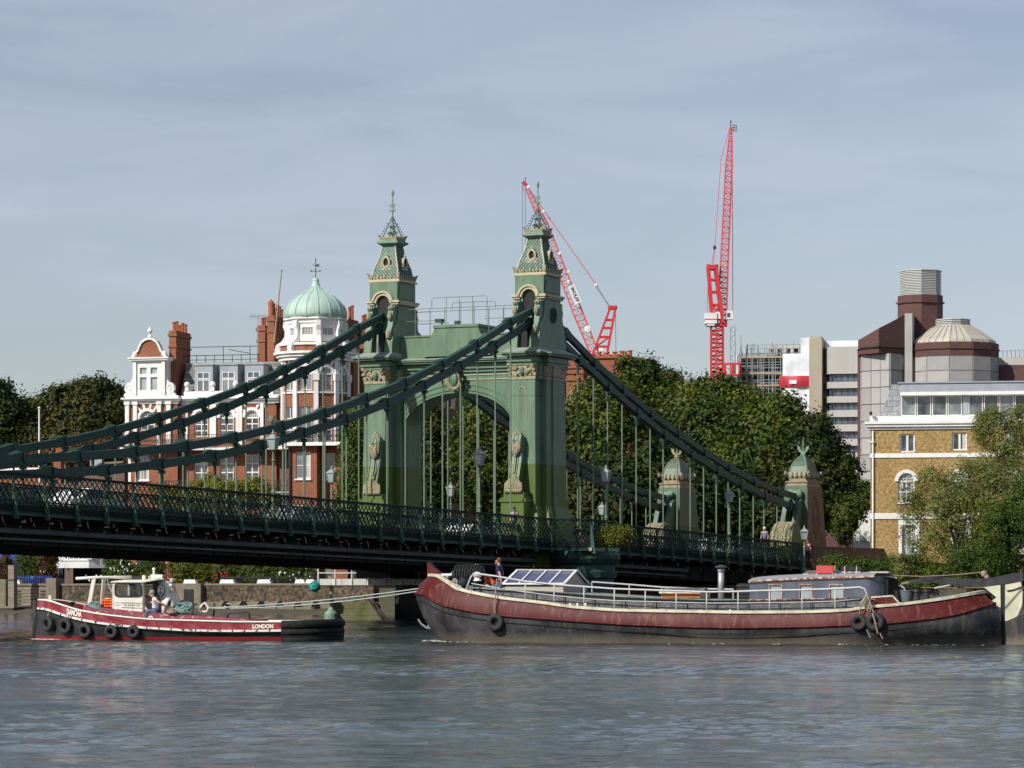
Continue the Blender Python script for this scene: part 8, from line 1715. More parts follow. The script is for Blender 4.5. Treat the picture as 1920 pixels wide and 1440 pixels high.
t = thing('bucket', 'grey plastic bucket on the barge stern deck', 'bucket', FT(1700, 1128, 0.8)); b = MB(); b.lathe([(0.17, 0), (0.23, 0.36), (0.25, 0.38), (0.24, 0.4), (0.2, 0.38), (0.15, 0.05)], n=14); b.build('tub', 'grey_plastic', t); b = MB(); b.tube([(0.24 * math.cos(a * 0.45), 0, 0.38 + 0.1 * math.sin(a * 0.45)) for a in range(8)], 0.012, 4); b.build('handle', 'steel_dark', t)
zrf = BP(1545, 1083, 1.6).z
t = thing('roof_skylight', 'small varnished skylight box on the cabin roof under the red chair', 'skylight', FT(1540, 1084, 1.6)); b = MB(); b.box(-0.55, 0.55, -0.2, 0.9, -0.02, 0.14); b.build('box', 'varnish', t); b = MB(); b.prism([(-0.6, 0.14), (0.62, 0.14), (0.5, 0.27), (-0.45, 0.27)], -0.25, 0.95); b.build('lid', 'hatch_side', t); b = MB(); b.box(-0.6, 0.62, -0.27, -0.22, 0.12, 0.16); b.build('sill', 'peeling', t)
t = thing('folding_chair', 'folding chair with a red canvas back standing on the barge cabin roof', 'chair', FT(1547, 1083, 1.3)); b = MB()
for sx in (-0.28, 0.28): b.tube([(sx, 0, -0.02), (sx, 0, 0.42)], 0.02, 5); b.tube([(sx, 0.35, -0.02), (sx, 0.3, 0.42)], 0.02, 5)
b.build('frame', 'cream_gunwale', t); b = MB(); b.box(-0.31, 0.29, -0.02, 0.02, 0.15, 0.42); b.build('backrest', 'red_plastic', t); b = MB(); b.box(-0.29, 0.28, 0.02, 0.34, 0.10, 0.13); b.build('seat', 'red_plastic', t)
t = thing('folding_chair', 'dark folding chair with pale frame at the rear of the barge cabin roof', 'chair', FT(1595, 1081, 1.3)); b = MB()
for sx in (-0.21, 0.21): b.tube([(sx, 0, -0.02), (sx, 0, 0.36)], 0.02, 5)
b.build('frame', 'cream_gunwale', t); b = MB(); b.box(-0.36, 0.36, 0.03, 0.07, 0.18, 0.34); b.build('backrest', 'dark_cloth', t); b = MB(); b.box(-0.34, 0.34, 0.0, 0.3, 0.13, 0.17); b.build('seat', 'peeling', t)
# people aboard
zd = G(BX(936, 1.2)) + 0.0
MM_ = FT(938, 1105, 1.5); MM_.translation.z = FB.p(938, 1046, 1.5)[1] - 1.74
J = standing(1.74, -1, 0.05, ((0.02, 0.24, 1.15, 0.045), (-0.1, 0.22, 0.95, 0.032)), ((0.08, -0.25, 1.13, 0.045), (0.13, -0.25, 0.88, 0.034)))
dressed('person', 'man in navy T-shirt standing at the barge rail looking left', MM_, J)
MC = FT(916, 1105, 1.9); MC.translation.z = MM_.translation.z
J = {'pelvis': (0.25, 0, 0.72, 0.14, 0.12), 'waist': (0.12, 0, 0.86, 0.12, 0.11), 'chest': (-0.08, 0, 1.02, 0.14, 0.13), 'neck': (-0.22, 0, 1.10, 0.052), 'head': (-0.32, 0, 1.13, 0.088), 'crown': (-0.38, 0, 1.15, 0.07), 'shL': (-0.12, 0.19, 1.06, 0.06), 'elL': (-0.2, 0.24, 0.8, 0.045), 'wrL': (-0.38, 0.2, 0.72, 0.032), 'shR': (-0.1, -0.19, 1.06, 0.06), 'elR': (0.02, -0.26, 0.84, 0.045), 'wrR': (-0.2, -0.24, 0.72, 0.032),
     'hipL': (0.25, 0.09, 0.68, 0.1), 'knL': (0.02, 0.12, 0.42, 0.062), 'anL': (0.15, 0.12, 0.09, 0.042), 'toL': (0.0, 0.12, 0.035, 0.035), 'hipR': (0.25, -0.09, 0.68, 0.1), 'knR': (0.05, -0.12, 0.42, 0.062), 'anR': (0.2, -0.12, 0.09, 0.042), 'toR': (0.05, -0.12, 0.035, 0.035)}
dressed('person', 'stooping person in orange life vest working beside the barge windlass', MC, J, 'orange_vest', 'grey_cloth', 'hair_black')
# ---------------------------------------------------------------- tug
FG = Fr(66, 121, 12); YG, BG = 1.75, 1.75
def TP(px, py, y=0.0): x, z = FG.p(px, py, y); return Vector((x, y, z))
tug = thing('tug_boat', 'small maroon and black tug with white wheelhouse and funnel, towing at left', 'tug', FG.M)
tabt = lambda l, y=0.0: [(FG.p(a, c, y)[0], FG.p(a, c, y)[1]) for a, c in l]
gt = tabt([(66, 1126), (85, 1129), (123, 1140), (157, 1148), (207, 1155), (273, 1162), (340, 1164), (440, 1167), (548, 1167), (600, 1165), (632, 1164)]); rt_ = tabt([(66, 1141), (123, 1157), (165, 1165), (207, 1171), (273, 1177), (357, 1182), (440, 1183), (548, 1182), (632, 1181)])
GT = lambda x: smooth_tab(gt, x); RS = lambda x: smooth_tab(rt_, x)
def fT(u):
    f = 1.0
    if u < 0.34: f = (1 - (1 - u / 0.34) ** 2.2) ** 0.8
    if u > 0.86: f = math.sqrt(max(0, 1 - ((u - 0.86) / 0.142) ** 2.5))
    return max(f, 0.02)
ust = [0, 0.01, 0.025, 0.05, 0.08, 0.12, 0.16, 0.2, 0.25, 0.3] + [0.34 + 0.04 * i for i in range(13)] + [0.86, 0.89, 0.92, 0.94, 0.96, 0.975, 0.988, 0.996, 1.0]
xt_ = lambda px, y=YG: FG.x(px, y)
x0g, x1g = xt_(69), xt_(634)
rows = [(x0g, x1g, GT, 1.0), (x0g, x1g, lambda x: (GT(x) + RS(x)) / 2, 0.99), (x0g, x1g, RS, 0.99)]
low = [(x0g, x1g, RS, 0.99), (x0g - 0.03, x1g, lambda x: RS(x) * 0.55 + 0.05, 0.97), (xt_(65), x1g, lambda x: 0.13, 0.93)]
boot = [(xt_(65), x1g, lambda x: 0.13, 0.93), (xt_(65), x1g, lambda x: -0.05, 0.91), (xt_(66), x1g, lambda x: -0.6, 0.7)]
def two(rows, nm, m, us_):
    n_, f_ = hull(rows, YG, BG, fT, 0, us_); b = MB(); b.smooth = True; skin_rows(b, n_); skin_rows(b, f_); me = b.mesh(nm, m); weld(me); link(nm, me, tug); return n_, f_
ng, fg = two(rows, 'bulwark', 'tug_maroon', ust); nlw, flw = two(low, 'hull', 'tug_black', ust); two(boot, 'boot_topping', 'boot_red', ust)
b = MB(); b.smooth = True; k0 = 1
b.tube([p + Vector((0, 0, 0.02)) for p in ng[0][1:]], 0.035, 6); b.tube([p + Vector((0, 0, 0.02)) for p in fg[0][1:]], 0.035, 6); b.build('gunwale', 'tug_white', tug)
seg = nlw[0]; b = MB()
for i in range(1, 26):
    A, C = seg[i], seg[i + 1]; d = (C - A); b.bar(A + d * 0.06 + Vector((0, -0.03, 0)), C - d * 0.06 + Vector((0, -0.03, 0)), 0.07, 0.075)
b.build('rubbing_band', 'white_chipped', tug)
b = MB(); b.smooth = True; b.tube([p + Vector((0, -0.02, -0.05)) for p in seg[1:-8]], 0.04, 6); b.build('rubbing_band', 'tug_black', tug)
b = MB(); b.smooth = True; pp = [p + Vector((0, -0.05, -0.10)) for p in ng[0] if p.x > xt_(548)] ; pq = [p + Vector((0, 0.05, -0.10)) for p in fg[0] if p.x > xt_(548)][::-1]; b.tube(pp + pq, 0.17, 10); pp2 = [p + Vector((0, 0.02, -0.42)) for p in pp]; b.tube(pp2 + [p + Vector((0, 0.0, -0.42)) for p in pq], 0.13, 8)
for dz_, r_ in ((-0.27, 0.14), (-0.55, 0.11), (-0.68, 0.09)): b.tube([p + Vector((0, -0.03, dz_)) for p in pp] + [p + Vector((0, 0.03, dz_)) for p in pq], r_, 8); b.build('stern_fender', 'tyre_rubber', tug)
b = MB(); b.smooth = True; b.tube([(x0g - 0.05, YG, GT(x0g) - 0.0), (x0g - 0.06, YG, 0.6), (x0g - 0.06, YG, -0.3)], 0.12, 8); b.build('stem_fender', 'tyre_rubber', tug)
b = MB(); zz = lambda x: GT(x) - 0.28
for i in range(len(ng[0]) - 1): 
    q = [ng[0][i], ng[0][i + 1], fg[0][i + 1], fg[0][i]]; b.quad(*[Vector((v.x, v.y + (0.03 if j < 2 else -0.03), v.z - 0.28)) for j, v in enumerate(q)])
b.build('deck', 'tug_casing', tug)
# engine casing
cs = tabt([(155, 1134), (180, 1138), (270, 1148), (330, 1152), (400, 1157), (470, 1162)], 0.55); CZ = lambda x: interp(cs, x)
b = MB(); xs = [xt_(155 + 31.5 * i, 0.55) for i in range(11)]
for A, C in zip(xs, xs[1:]): b.add([(A, 0.55, GT(A) - 0.3), (C, 0.55, GT(C) - 0.3), (C, 2.95, GT(C) - 0.3), (A, 2.95, GT(A) - 0.3), (A, 0.62, CZ(A)), (C, 0.62, CZ(C)), (C, 2.88, CZ(C)), (A, 2.88, CZ(A))], [(0, 3, 2, 1), (4, 5, 6, 7), (0, 1, 5, 4), (1, 2, 6, 5), (2, 3, 7, 6), (3, 0, 4, 7)])
b.build('engine_casing', 'tug_casing', tug)
# wheelhouse
yw = 0.75; yk = 2.75; wz0, wz1 = TP(240, 1149, yw).z, TP(240, 1092, yw).z; xa, xb, xa2 = xt_(211, yw), xt_(268, yw), xt_(209, yw); xr_ = xt_(292, yw)
w0, w1, v0, v1 = xt_(216, yw), xt_(265, yw), TP(240, 1118, yw).z, TP(240, 1094, yw).z
for y, nm in ((yw, 'wheelhouse_side'), (yk, 'wheelhouse_side')): facade(tug, nm, 'tug_white', xa, xb, wz0 - 0.1, wz1, [(w0, w1, v0, v1)], 0.05, Matrix.Translation((0, y, 0)))
b = MB(); b.box(xa - 0.02, xa + 0.03, yw, yk, wz0 - 0.1, v0); b.box(xa - 0.02, xa + 0.03, yw, yw + 0.12, v0, wz1); b.box(xa - 0.02, xa + 0.03, yk - 0.12, yk, v0, wz1); b.box(xa - 0.02, xa + 0.03, yw + 0.12, yk - 0.12, wz1 - 0.08, wz1)
b.box(xb - 0.04, xb, yw, yw + 0.25, wz0 - 0.1, wz1); b.box(xb - 0.04, xb, yk - 0.3, yk, wz0 - 0.1, wz1); b.build('wheelhouse_front', 'tug_white', tug)
for y in (yw, yk):
    b = MB(); yy = y - 0.02; fw = 0.035
    b.tube([(w0 + 0.1, yy, v0), (w1 - 0.1, yy, v0), (w1 - 0.03, yy, v0 + 0.03), (w1, yy, v0 + 0.1), (w1, yy, v1 - 0.1), (w1 - 0.03, yy, v1 - 0.03), (w1 - 0.1, yy, v1), (w0 + 0.1, yy, v1), (w0 + 0.03, yy, v1 - 0.03), (w0, yy, v1 - 0.1), (w0, yy, v0 + 0.1), (w0 + 0.03, yy, v0 + 0.03)], 0.03, 6, closed=True); w = b.build('window', 'black_iron', tug)
    b = MB(); b.quad((w0, y + 0.03, v0), (w1, y + 0.03, v0), (w1, y + 0.03, v1), (w0, y + 0.03, v1)); b.build('pane', 'clear_pane', w); b = MB(); xm = w0 + (w1 - w0) * 0.5; b.box(xm - 0.02, xm + 0.02, y, y + 0.02, v0, v1); b.box(w0, xm, y, y + 0.02, v0, v0 + 0.03); b.build('mullion', 'galvanised', w)
b = MB(); b.prism([(xa - 0.1, wz1), (xb + 0.02, wz1), (xr_ + 0.1, wz1 + 0.1), (xr_, wz1 + 0.16), (xb, wz1 + 0.1), (xa + 0.5, wz1 + 0.1), (xa, wz1 + 0.05)], yw - 0.06, yk + 0.06); b.build('wheelhouse_roof', 'tug_white', tug)
b = MB(); b.box(xt_(289, 1.6), xt_(293, 1.6), 1.4, yk, wz0 - 0.1, wz1 + 0.1); b.box(xb, xr_, yk - 0.05, yk, wz0 - 0.1, wz0 + 0.5); b.build('rear_bulkhead', 'grey_plastic', tug)
b = MB(); z = wz1 + 0.1; b.box(xt_(248, 1.2), xt_(266, 1.2), 1.2, 1.6, z, z + 0.14); b.build('radio_box', 'black_iron', tug)
b = MB(); b.box(xt_(266.5, 1.2), xt_(271, 1.2), 1.2, 1.4, z, z + 0.17); b.box(xt_(282, 1.6), xt_(304, 1.6), 1.6, 2.0, z + 0.02, z + 0.20); b.tube([(xt_(287, 1.6), 1.7, z), (xt_(287, 1.6), 1.7, z + 0.36)], 0.05, 6); b.ball((xt_(287, 1.6), 1.7, z + 0.4), 0.07, 8, 5); b.tube([(xt_(278, 1.6), 1.7, z), (xt_(278, 1.6), 1.7, z + 0.15)], 0.03, 5); b.build('roof_equipment', 'tug_white', tug)
b = MB(); b.smooth = True; b.tube([TP(142, 1085, 1.0), TP(180, 1083, 1.2), TP(247, 1082, 1.5)], 0.06, 8); b.build('boom', 'tug_white', tug)
b = MB(); A, C = TP(177, 1083, 1.2), TP(168, 1133, 1.2); b.bar(A, C, 0.12, 0.14); b.bar(Vector((A.x, 2.3, A.z)), Vector((C.x, 2.6, C.z)), 0.12, 0.14); b.build('mast', 'tug_white', tug)
b = MB(); b.tube([TP(201, 1085, 1.0), TP(203, 1095, 1.0), TP(207, 1105, 0.9), TP(211, 1110, 0.8)], 0.018, 4); b.build('halyard', 'rope_pale', tug)
# lettering
wx = (xa + xb) / 2
o = link('lettering', text_mesh('EEL PIE ISLAND SLIPWAYS', 0.074, 0.002, 'dark_letters'), tug); o.location = (wx + 0.17, yw - 0.004, TP(240, 1131, yw).z); o.rotation_euler = (R(90), R(2), 0)
o = link('lettering', text_mesh('TEL 020 8891 4481', 0.085, 0.002, 'dark_letters'), tug); o.location = (wx + 0.17, yw - 0.004, TP(240, 1135, yw).z); o.rotation_euler = (R(90), R(2), 0)
o = link('lettering', text_mesh('www.eelpieslipways.co.uk', 0.078, 0.002, 'dark_letters'), tug); o.location = (wx + 0.17, yw - 0.004, TP(240, 1139.5, yw).z); o.rotation_euler = (R(90), R(2), 0)
b = MB(); cx, cz = xt_(220, yw), TP(220, 1132.5, yw).z; b.ring([(cx + 0.13 * math.cos(k * 0.393), cz + 0.075 * math.sin(k * 0.393)) for k in range(16)], [(cx + 0.10 * math.cos(k * 0.393), cz + 0.055 * math.sin(k * 0.393)) for k in range(16)], yw - 0.006, yw, closed=True); b.box(cx - 0.008, cx + 0.008, yw - 0.006, yw, cz - 0.05, cz + 0.05); b.build('badge', 'mauve', tug)
def on_hull(txt, px0, px1, py0, py1, size, bold=0.012):
    xm = FG.x((px0 + px1) / 2, 0.0); u = (xm - x0g) / (x1g - x0g); y = YG - BG * fT(u) * 0.99; A, C = TP(px0, py0, y), TP(px1, py1, y); dx = (C - A); 
    ya = YG - BG * fT((A.x - x0g) / (x1g - x0g)); yb_ = YG - BG * fT((C.x - x0g) / (x1g - x0g))
    me = text_mesh(txt, size, 0.003, 'white_letters', bold=bold, space=1.02)
    # wrap each letter onto the curved plating
    L_ = dx.x; xs = [v.co.x for v in me.vertices]; x_lo, x_hi = min(xs), max(xs); mid_z = (A.z + C.z) / 2
    for v in me.vertices:
        t_ = (v.co.x - x_lo) / (x_hi - x_lo); X_ = A.x + L_ * t_; uu = (X_ - x0g) / (x1g - x0g); yy = YG - BG * fT(uu); v.co = Vector((X_, yy - 0.022 - (v.co.z * 1.0), A.z + (C.z - A.z) * t_ + v.co.y))
    link('lettering', me, tug)
on_hull('DANCHA', 123, 155, 1147, 1152, 0.30, 0.014); on_hull('LONDON', 474, 513, 1175, 1174.5, 0.20, 0.010)
# funnel with badge, cowl
b = MB(); b.smooth = True; zt_, zb_ = TP(305, 1089, 1.5).z, TP(315, 1146, 1.5).z; ca, cb_ = xt_(305, 1.5), xt_(316, 1.5)
n = 16; vs = []; 
for (cx, z, rx) in ((cb_, zb_, 0.37), (ca + (cb_ - ca) * 0.4, zb_ + (zt_ - zb_) * 0.55, 0.31), (ca, zt_, 0.26)):
    for k in range(n): vs.append((cx + rx * math.cos(2 * math.pi * k / n), 1.75 + rx * 1.1 * math.sin(2 * math.pi * k / n), z))
b.add(vs, [(i * n + k, i * n + (k + 1) % n, (i + 1) * n + (k + 1) % n, (i + 1) * n + k) for i in range(2) for k in range(n)]); fn = b.build('funnel', 'tug_white', tug)
b = MB(); b.lathe([(0.27, zt_), (0.28, zt_ + 0.04), (0.1, zt_ + 0.08)], (ca, 1.75, 0), 14); b.tube([(ca + 0.02, 1.75, zt_), (ca + 0.02, 1.75, zt_ + 0.2)], 0.05, 6); b.build('funnel_cap', 'boot_red', tug)
cx, cz = xt_(301, 1.3), TP(301, 1107, 1.3).z; b = MB(); b.prism([(cx + 0.14 * math.cos(k * 0.449), cz + 0.2 * math.sin(k * 0.449)) for k in range(14)], 1.34, 1.37); b.build('badge', 'white_paint', tug)
b = MB(); b.ring([(cx + 0.16 * math.cos(k * 0.449), cz + 0.22 * math.sin(k * 0.449)) for k in range(14)], [(cx + 0.14 * math.cos(k * 0.449), cz + 0.2 * math.sin(k * 0.449)) for k in range(14)], 1.33, 1.38, closed=True); b.box(cx - 0.01, cx + 0.01, 1.325, 1.335, cz - 0.12, cz + 0.13); b.box(cx - 0.05, cx + 0.05, 1.325, 1.335, cz + 0.07, cz + 0.085)
b.tube([(cx - 0.09, 1.33, cz - 0.05), (cx - 0.05, 1.33, cz - 0.11), (cx, 1.33, cz - 0.13), (cx + 0.05, 1.33, cz - 0.11), (cx + 0.09, 1.33, cz - 0.05)], 0.012, 4); b.build('anchor_emblem', 'navy_paint', tug)
b = MB(); b.tube([(cb_ + 0.42, 1.9, zb_), (ca + 0.3, 1.9, zt_ - 0.1)], 0.03, 5); b.ball((xt_(317, 1.5), 1.7, TP(317, 1090, 1.5).z), 0.09, 8, 5); b.ball((xt_(319, 1.5), 1.6, TP(319, 1098, 1.5).z), 0.07, 8, 5); b.ball((xt_(321, 1.5), 1.5, TP(321, 1107, 1.5).z), 0.08, 8, 5); b.build('deck_lights', 'tug_white', tug)
b = MB(); b.smooth = True; A = TP(308, 1151, 0.75); zz0 = A.z; b.tube([A, (A.x, 0.75, zz0 + 0.3), (A.x + 0.03, 0.75, zz0 + 0.4), (A.x + 0.12, 0.75, zz0 + 0.46), (A.x + 0.2, 0.75, zz0 + 0.44)], [0.1, 0.1, 0.12, 0.15, 0.18], 12); b.build('vent_cowl', 'tug_white', tug)
b = MB(); b.prism([(0.75 + 0.15 * math.cos(k * 0.628), zz0 + 0.44 + 0.15 * math.sin(k * 0.628)) for k in range(10)], A.x + 0.205, A.x + 0.215, 'x'); b.build('cowl_mouth', 'shade_and_black', tug)
# bow and tow gear
b = MB(); A = TP(95, 1131, 1.2); b.tube([A, A + Vector((0, 0, 0.3))], 0.08, 8); b.build('bollard', 'tug_white', tug)
b = MB(); A = TP(133, 1140, 1.4); b.lathe([(0.14, -0.05), (0.1, 0.05), (0.1, 0.14), (0.17, 0.2), (0.15, 0.24)], A, 10); A2 = TP(101, 1132, 1.1); b.tube([A2 + Vector((-0.06, 0, 0)), A2 + Vector((-0.04, 0, 0.08)), A2 + Vector((0.04, 0, 0.08)), A2 + Vector((0.06, 0, 0))], 0.015, 4); b.build('capstan', 'black_iron', tug)
b = MB(); b.smooth = True; b.tube([TP(425, 1167, 0.7), TP(427, 1151, 0.7), TP(431, 1149, 0.7), TP(463, 1148, 0.7), TP(467, 1150, 0.7), TP(469, 1164, 0.7)], 0.035, 6); b.tube([TP(360, 1160, 0.7), TP(361, 1144, 0.7), TP(364, 1134, 0.9), TP(369, 1133, 1.3)], 0.035, 6); b.tube([TP(400, 1158, 1.7), TP(402, 1131, 1.7)], 0.04, 6); b.build('tow_arch', 'black_iron', tug)
b = MB(); A = TP(345, 1134, 1.4); b.prism([(A.x + 0.16 * math.cos(k * 0.524), A.z + 0.18 * math.sin(k * 0.524)) for k in range(12)], 1.2, 1.6); b.build('winch_drum', 'black_iron', tug)
b = MB(); b.tube([TP(371, 1145, 1.2), TP(380, 1133, 1.2), TP(384, 1130, 1.2), TP(391, 1140, 1.2), TP(387, 1147, 1.2), TP(376, 1147, 1.2)], 0.045, 6, closed=True); b.build('tow_hook', 'tug_white', tug)
b = MB(); A = TP(283, 1161, 0.5); b.ring([(A.x + 0.11 * math.cos(k * 0.393), A.z + 0.13 * math.sin(k * 0.393)) for k in range(9)], [(A.x + 0.07 * math.cos(k * 0.393), A.z + 0.08 * math.sin(k * 0.393)) for k in range(9)], 0.45, 0.53); b.build('fairlead', 'tug_white', tug)
def coil(label, px, py, y, r, n, m, seed, h=0.25):
    t = thing('rope_coil', label, 'rope', FG.M, None); rr = random.Random(seed); c = TP(px, py, y); b = MB()
    for k in range(n):
        q = r * rr.uniform(0.5, 1.1); ox, oz = rr.uniform(-r * .4, r * .4), rr.uniform(0, h); tilt = rr.uniform(-0.9, 0.9)
        b.tube([(c.x + ox + q * math.cos(a * 0.785), c.y + q * 0.5 * math.sin(a * 0.785), c.z + oz + q * 0.5 * math.sin(a * 0.785 + tilt)) for a in range(8)], 0.024, 5, closed=True)
    b.build('turns', m, t); return t
coil('coil of grey green rope hanging on the tug mast foot', 177, 1137, 0.7, 0.22, 9, 'rope_green', 2, 0.12); coil('heap of grey green towing rope behind the tug funnel', 341, 1150, 0.9, 0.3, 16, 'rope_green', 3, 0.3); coil('brown rope bundle hanging below the white vent cowl', 322, 1150, 0.55, 0.14, 8, 'rope_tan', 4, 0.15)
t = thing('life_vests', 'stack of orange life vests with yellow one on top, before the wheelhouse', 'life vest', FG.M); A = TP(201, 1140, 1.0)
for k in range(3):
    b = MB(); b.smooth = True
    for q in range(4): b.ball((A.x - 0.16 + 0.11 * q, 1.0, A.z + 0.06 + 0.1 * k), (0.09, 0.16, 0.06), 8, 5)
    b.build('vest', 'orange_vest', t)
b = MB(); b.smooth = True; b.ball((A.x + 0.05, 1.0, A.z + 0.34), (0.16, 0.15, 0.045), 8, 5); b.build('yellow_vest', 'yellow_cloth', t)
for lab, px, py, R_ in (('foremost tyre on the tug bow', 89, 1170, 0.31), ('second tyre from the tug bow, below the lettering', 122, 1174, 0.32), ('middle tyre of the five on the tug side', 159, 1183, 0.30), ('fourth tyre from the tug bow', 208, 1185, 0.28), ('rearmost tyre on the tug side', 250, 1185, 0.26)):
    xx = FG.x(px, 0.3); u = (xx - x0g) / (x1g - x0g); y = YG - BG * fT(u) * 0.97 - 0.1; ang = math.atan2(-(fT(u + 0.02) - fT(u)) * BG, 0.02 * (x1g - x0g)); c = TP(px, py, y)
    tyre(lab, FG.M @ Matrix.Translation(c) @ Matrix.Rotation(ang, 4, 'Z'), R_, 0.1, rope=[(0, 0.05, R_ + 0.12)])
# two towing lines
t = thing('towing_lines', 'pair of pale green towing ropes stretched from the tug stern to barge bow', 'rope', None)
w3 = lambda M_, v: M_ @ Vector(v); b = MB()
for (s0, s1, sag) in ((TP(393, 1140, 1.2), BP(822, 1098, 1.7), 0.12), (TP(393, 1141, 1.4), BP(787, 1108, YB - 0.2), 0.16)):
    P, Q_ = FG.M @ s0, FB.M @ s1; b.tube([P.lerp(Q_, k / 14) - Vector((0, 0, sag * 4 * (k / 14) * (1 - k / 14))) for k in range(15)], 0.021, 6)
P = FG.M @ TP(420, 1137, 1.2); b.tube([P, P + Vector((0.15, 0, -0.05)), P + Vector((0.3, 0, 0.06)), P + Vector((0.1, 0, 0.12))], 0.03, 5)
b.build('line', 'rope_pale', t)
# people on the tug
seat = TP(287, 1150, 0.8); M_ = FG.M @ Matrix.Translation(seat)
J = {'pelvis': (0.08, 0, 0.10, 0.13, 0.12), 'waist': (0.10, 0, 0.27, 0.125, 0.11), 'chest': (0.06, 0, 0.48, 0.155, 0.13), 'neck': (-0.02, 0, 0.63, 0.055), 'head': (-0.07, 0, 0.75, 0.09), 'crown': (-0.06, 0, 0.82, 0.07), 'shL': (0.04, 0.19, 0.55, 0.06), 'elL': (-0.12, 0.26, 0.4, 0.045), 'wrL': (-0.28, 0.24, 0.42, 0.032), 'shR': (0.1, -0.19, 0.55, 0.06), 'elR': (0.30, -0.24, 0.42, 0.046), 'wrR': (0.50, -0.16, 0.33, 0.034),
     'hipL': (0.05, 0.09, 0.08, 0.1), 'knL': (-0.32, 0.12, 0.10, 0.066), 'anL': (-0.34, 0.1, -0.28, 0.044), 'toL': (-0.5, 0.1, -0.33, 0.036), 'hipR': (0.05, -0.09, 0.08, 0.1), 'knR': (-0.20, -0.16, 0.06, 0.068), 'anR': (-0.18, -0.18, -0.30, 0.045), 'toR': (-0.34, -0.2, -0.34, 0.036)}
dressed('person', 'grey haired man in white shirt and jeans sitting on the tug casing', M_, J, 'white_cloth', 'denim', 'hair_grey')
M_ = FG.M @ Matrix.Translation((xt_(250, 1.6), 1.7, TP(250, 1100, 1.6).z - 1.66)); dressed('person', 'shadowy helmsman with dark hair inside the tug wheelhouse', M_, standing(1.72, -1, 0.0), 'dark_cloth', 'dark_cloth', 'hair_black')
# foam where the bows cut the water
def foam(name, label, pts, seed, spread):
    rg = random.Random(seed); b = MB(); b.smooth = True
    for (x, y, s_, n) in pts:
        for k in range(n): dx, dy = rg.gauss(0, spread * 0.8), rg.gauss(0, spread * 0.35); r_ = s_ * rg.uniform(0.35, 1.0); b.ball((x + dx, y + dy, r_ * 0.12), (r_ * 1.5, r_ * 1.1, r_ * rg.uniform(0.12, 0.4)), 6, 4)
    tag(b.build(name, 'foam'), label, 'foam', kind='stuff')
mat('foam', (0.55, 0.57, 0.55), 0.5, (0.12, 0.12, 0.09), 5, 1.0, thresh=(0.44, 0.6))
wp = lambda F_, px, y: tuple((F_.M @ Vector((F_.x(px, y), y, 0)))[:2])
foam('bow_wave', 'curling brown white wash at the tug bow', [(*wp(FG, 66 + 6 * i, 1.2 - 0.14 * i), 0.10 - 0.005 * i, 16) for i in range(12)], 3, 0.3)
foam('bow_wave', 'white wash curling round the barge bow at the waterline', [(*wp(FB, 812 + 12 * i, 2.2 - 0.26 * i), 0.10 - 0.006 * i, 16) for i in range(11)], 5, 0.3)
foam('bow_wave', 'thin line of froth along the barge side', [(*wp(FB, 1130 + 50 * i, -0.15), 0.05, 6) for i in range(15)], 6, 0.6)
# ================================================================ LAMPS, WALKERS, SIGN AND TRAFFIC ON THE BRIDGE
def lamp_master(tall=True):
    t = thing('street_lamp', 'x', 'street lamp', None, 'lamps along the bridge'); H_ = 4.5
    b = MB(); b.smooth = False; b.lathe([(0.14, 0), (0.12, 0.5), (0.16, 0.55), (0.09, 0.7), (0.085, 1.4), (0.13, 1.45), (0.07, 1.6), (0.055, 3.0), (0.1, 3.05), (0.06, 3.15), (0.05, 3.45), (0.12, 3.55), (0.04, 3.62)], n=8); b.build('column', 'hanger_green', t)
    b = MB()
    for s_ in (-1, 1):
        for q in (-1, 1): b.bar((s_ * 0.16, q * 0.16, 3.64), (s_ * 0.23, q * 0.23, 4.16), 0.035)
    b.box(-0.17, 0.17, -0.17, 0.17, 3.6, 3.65); b.box(-0.27, 0.27, -0.27, 0.27, 4.14, 4.2); lan = b.build('lantern', 'lead_grey', t)
    b = MB(); b.frus((-0.15, 0.15, -0.15, 0.15), 3.66, (-0.22, 0.22, -0.22, 0.22), 4.13); b.build('lantern_glass', 'pane_pale', t)
    b = MB(); b.frus((-0.25, 0.25, -0.25, 0.25), 4.2, (-0.08, 0.08, -0.08, 0.08), 4.38); b.lathe([(0.05, 4.38), (0.09, 4.44), (0.04, 4.52), (0.02, 4.62)], n=6); b.build('lantern_cap', 'lead_grey', t)
    return t
lm = lamp_master(); first = True
lamps = [(-35.8, -2.05, 1.0, 'tall lamp on the near footway, in front of the mansion'), (-12.2, -2.05, 1.12, 'tall lamp before the right half of the arch'), (1.0, -4.1, 1.02, 'lamp standing on the near tower lookout'), (26.3, -2.05, 1.0, 'lamp between the two anchor piers on the near footway'),
         (-3.4, YF + 2.1, 1.02, 'lamp on the far footway left of the far tower'), (12.9, YF + 2.1, 0.98, 'lamp on the far footway seen through the left half of the arch'), (37.5, YF + 2.1, 0.95, 'lamp on the far footway right of the near tower')]
for x, y, s_, lab in lamps:
    o = lm if first else copy_tree(lm); first = False; o.matrix_world = BM @ Matrix.Translation((x, y, zr(x) - 1.25)) @ Matrix.Diagonal((s_, s_, s_, 1)); o['label'] = lab
o = copy_tree(lm); o.matrix_world = atM(1508, 226) @ Matrix.Translation((0, 0, atz(985, 226) - 4.6)); o['label'] = 'dark lamp in front of the brown pier at the bridge end'
def walker(label, x, y, h, shirt, trous, hair, dz=0.0, lean=0.05, pack=None):
    M_ = BM @ Matrix.Translation((x, y, zr(x) - 1.25 + dz)); t = dressed('person', label, M_, standing(h, -1, lean, stride=0.15), shirt, trous, hair, sub=1, group='walkers on the bridge')
    if pack: b = MB(); b.smooth = True; b.ball((0.2, 0, 1.3 * h / 1.75), (0.12, 0.16, 0.24), 8, 6); b.build('backpack', pack, t)
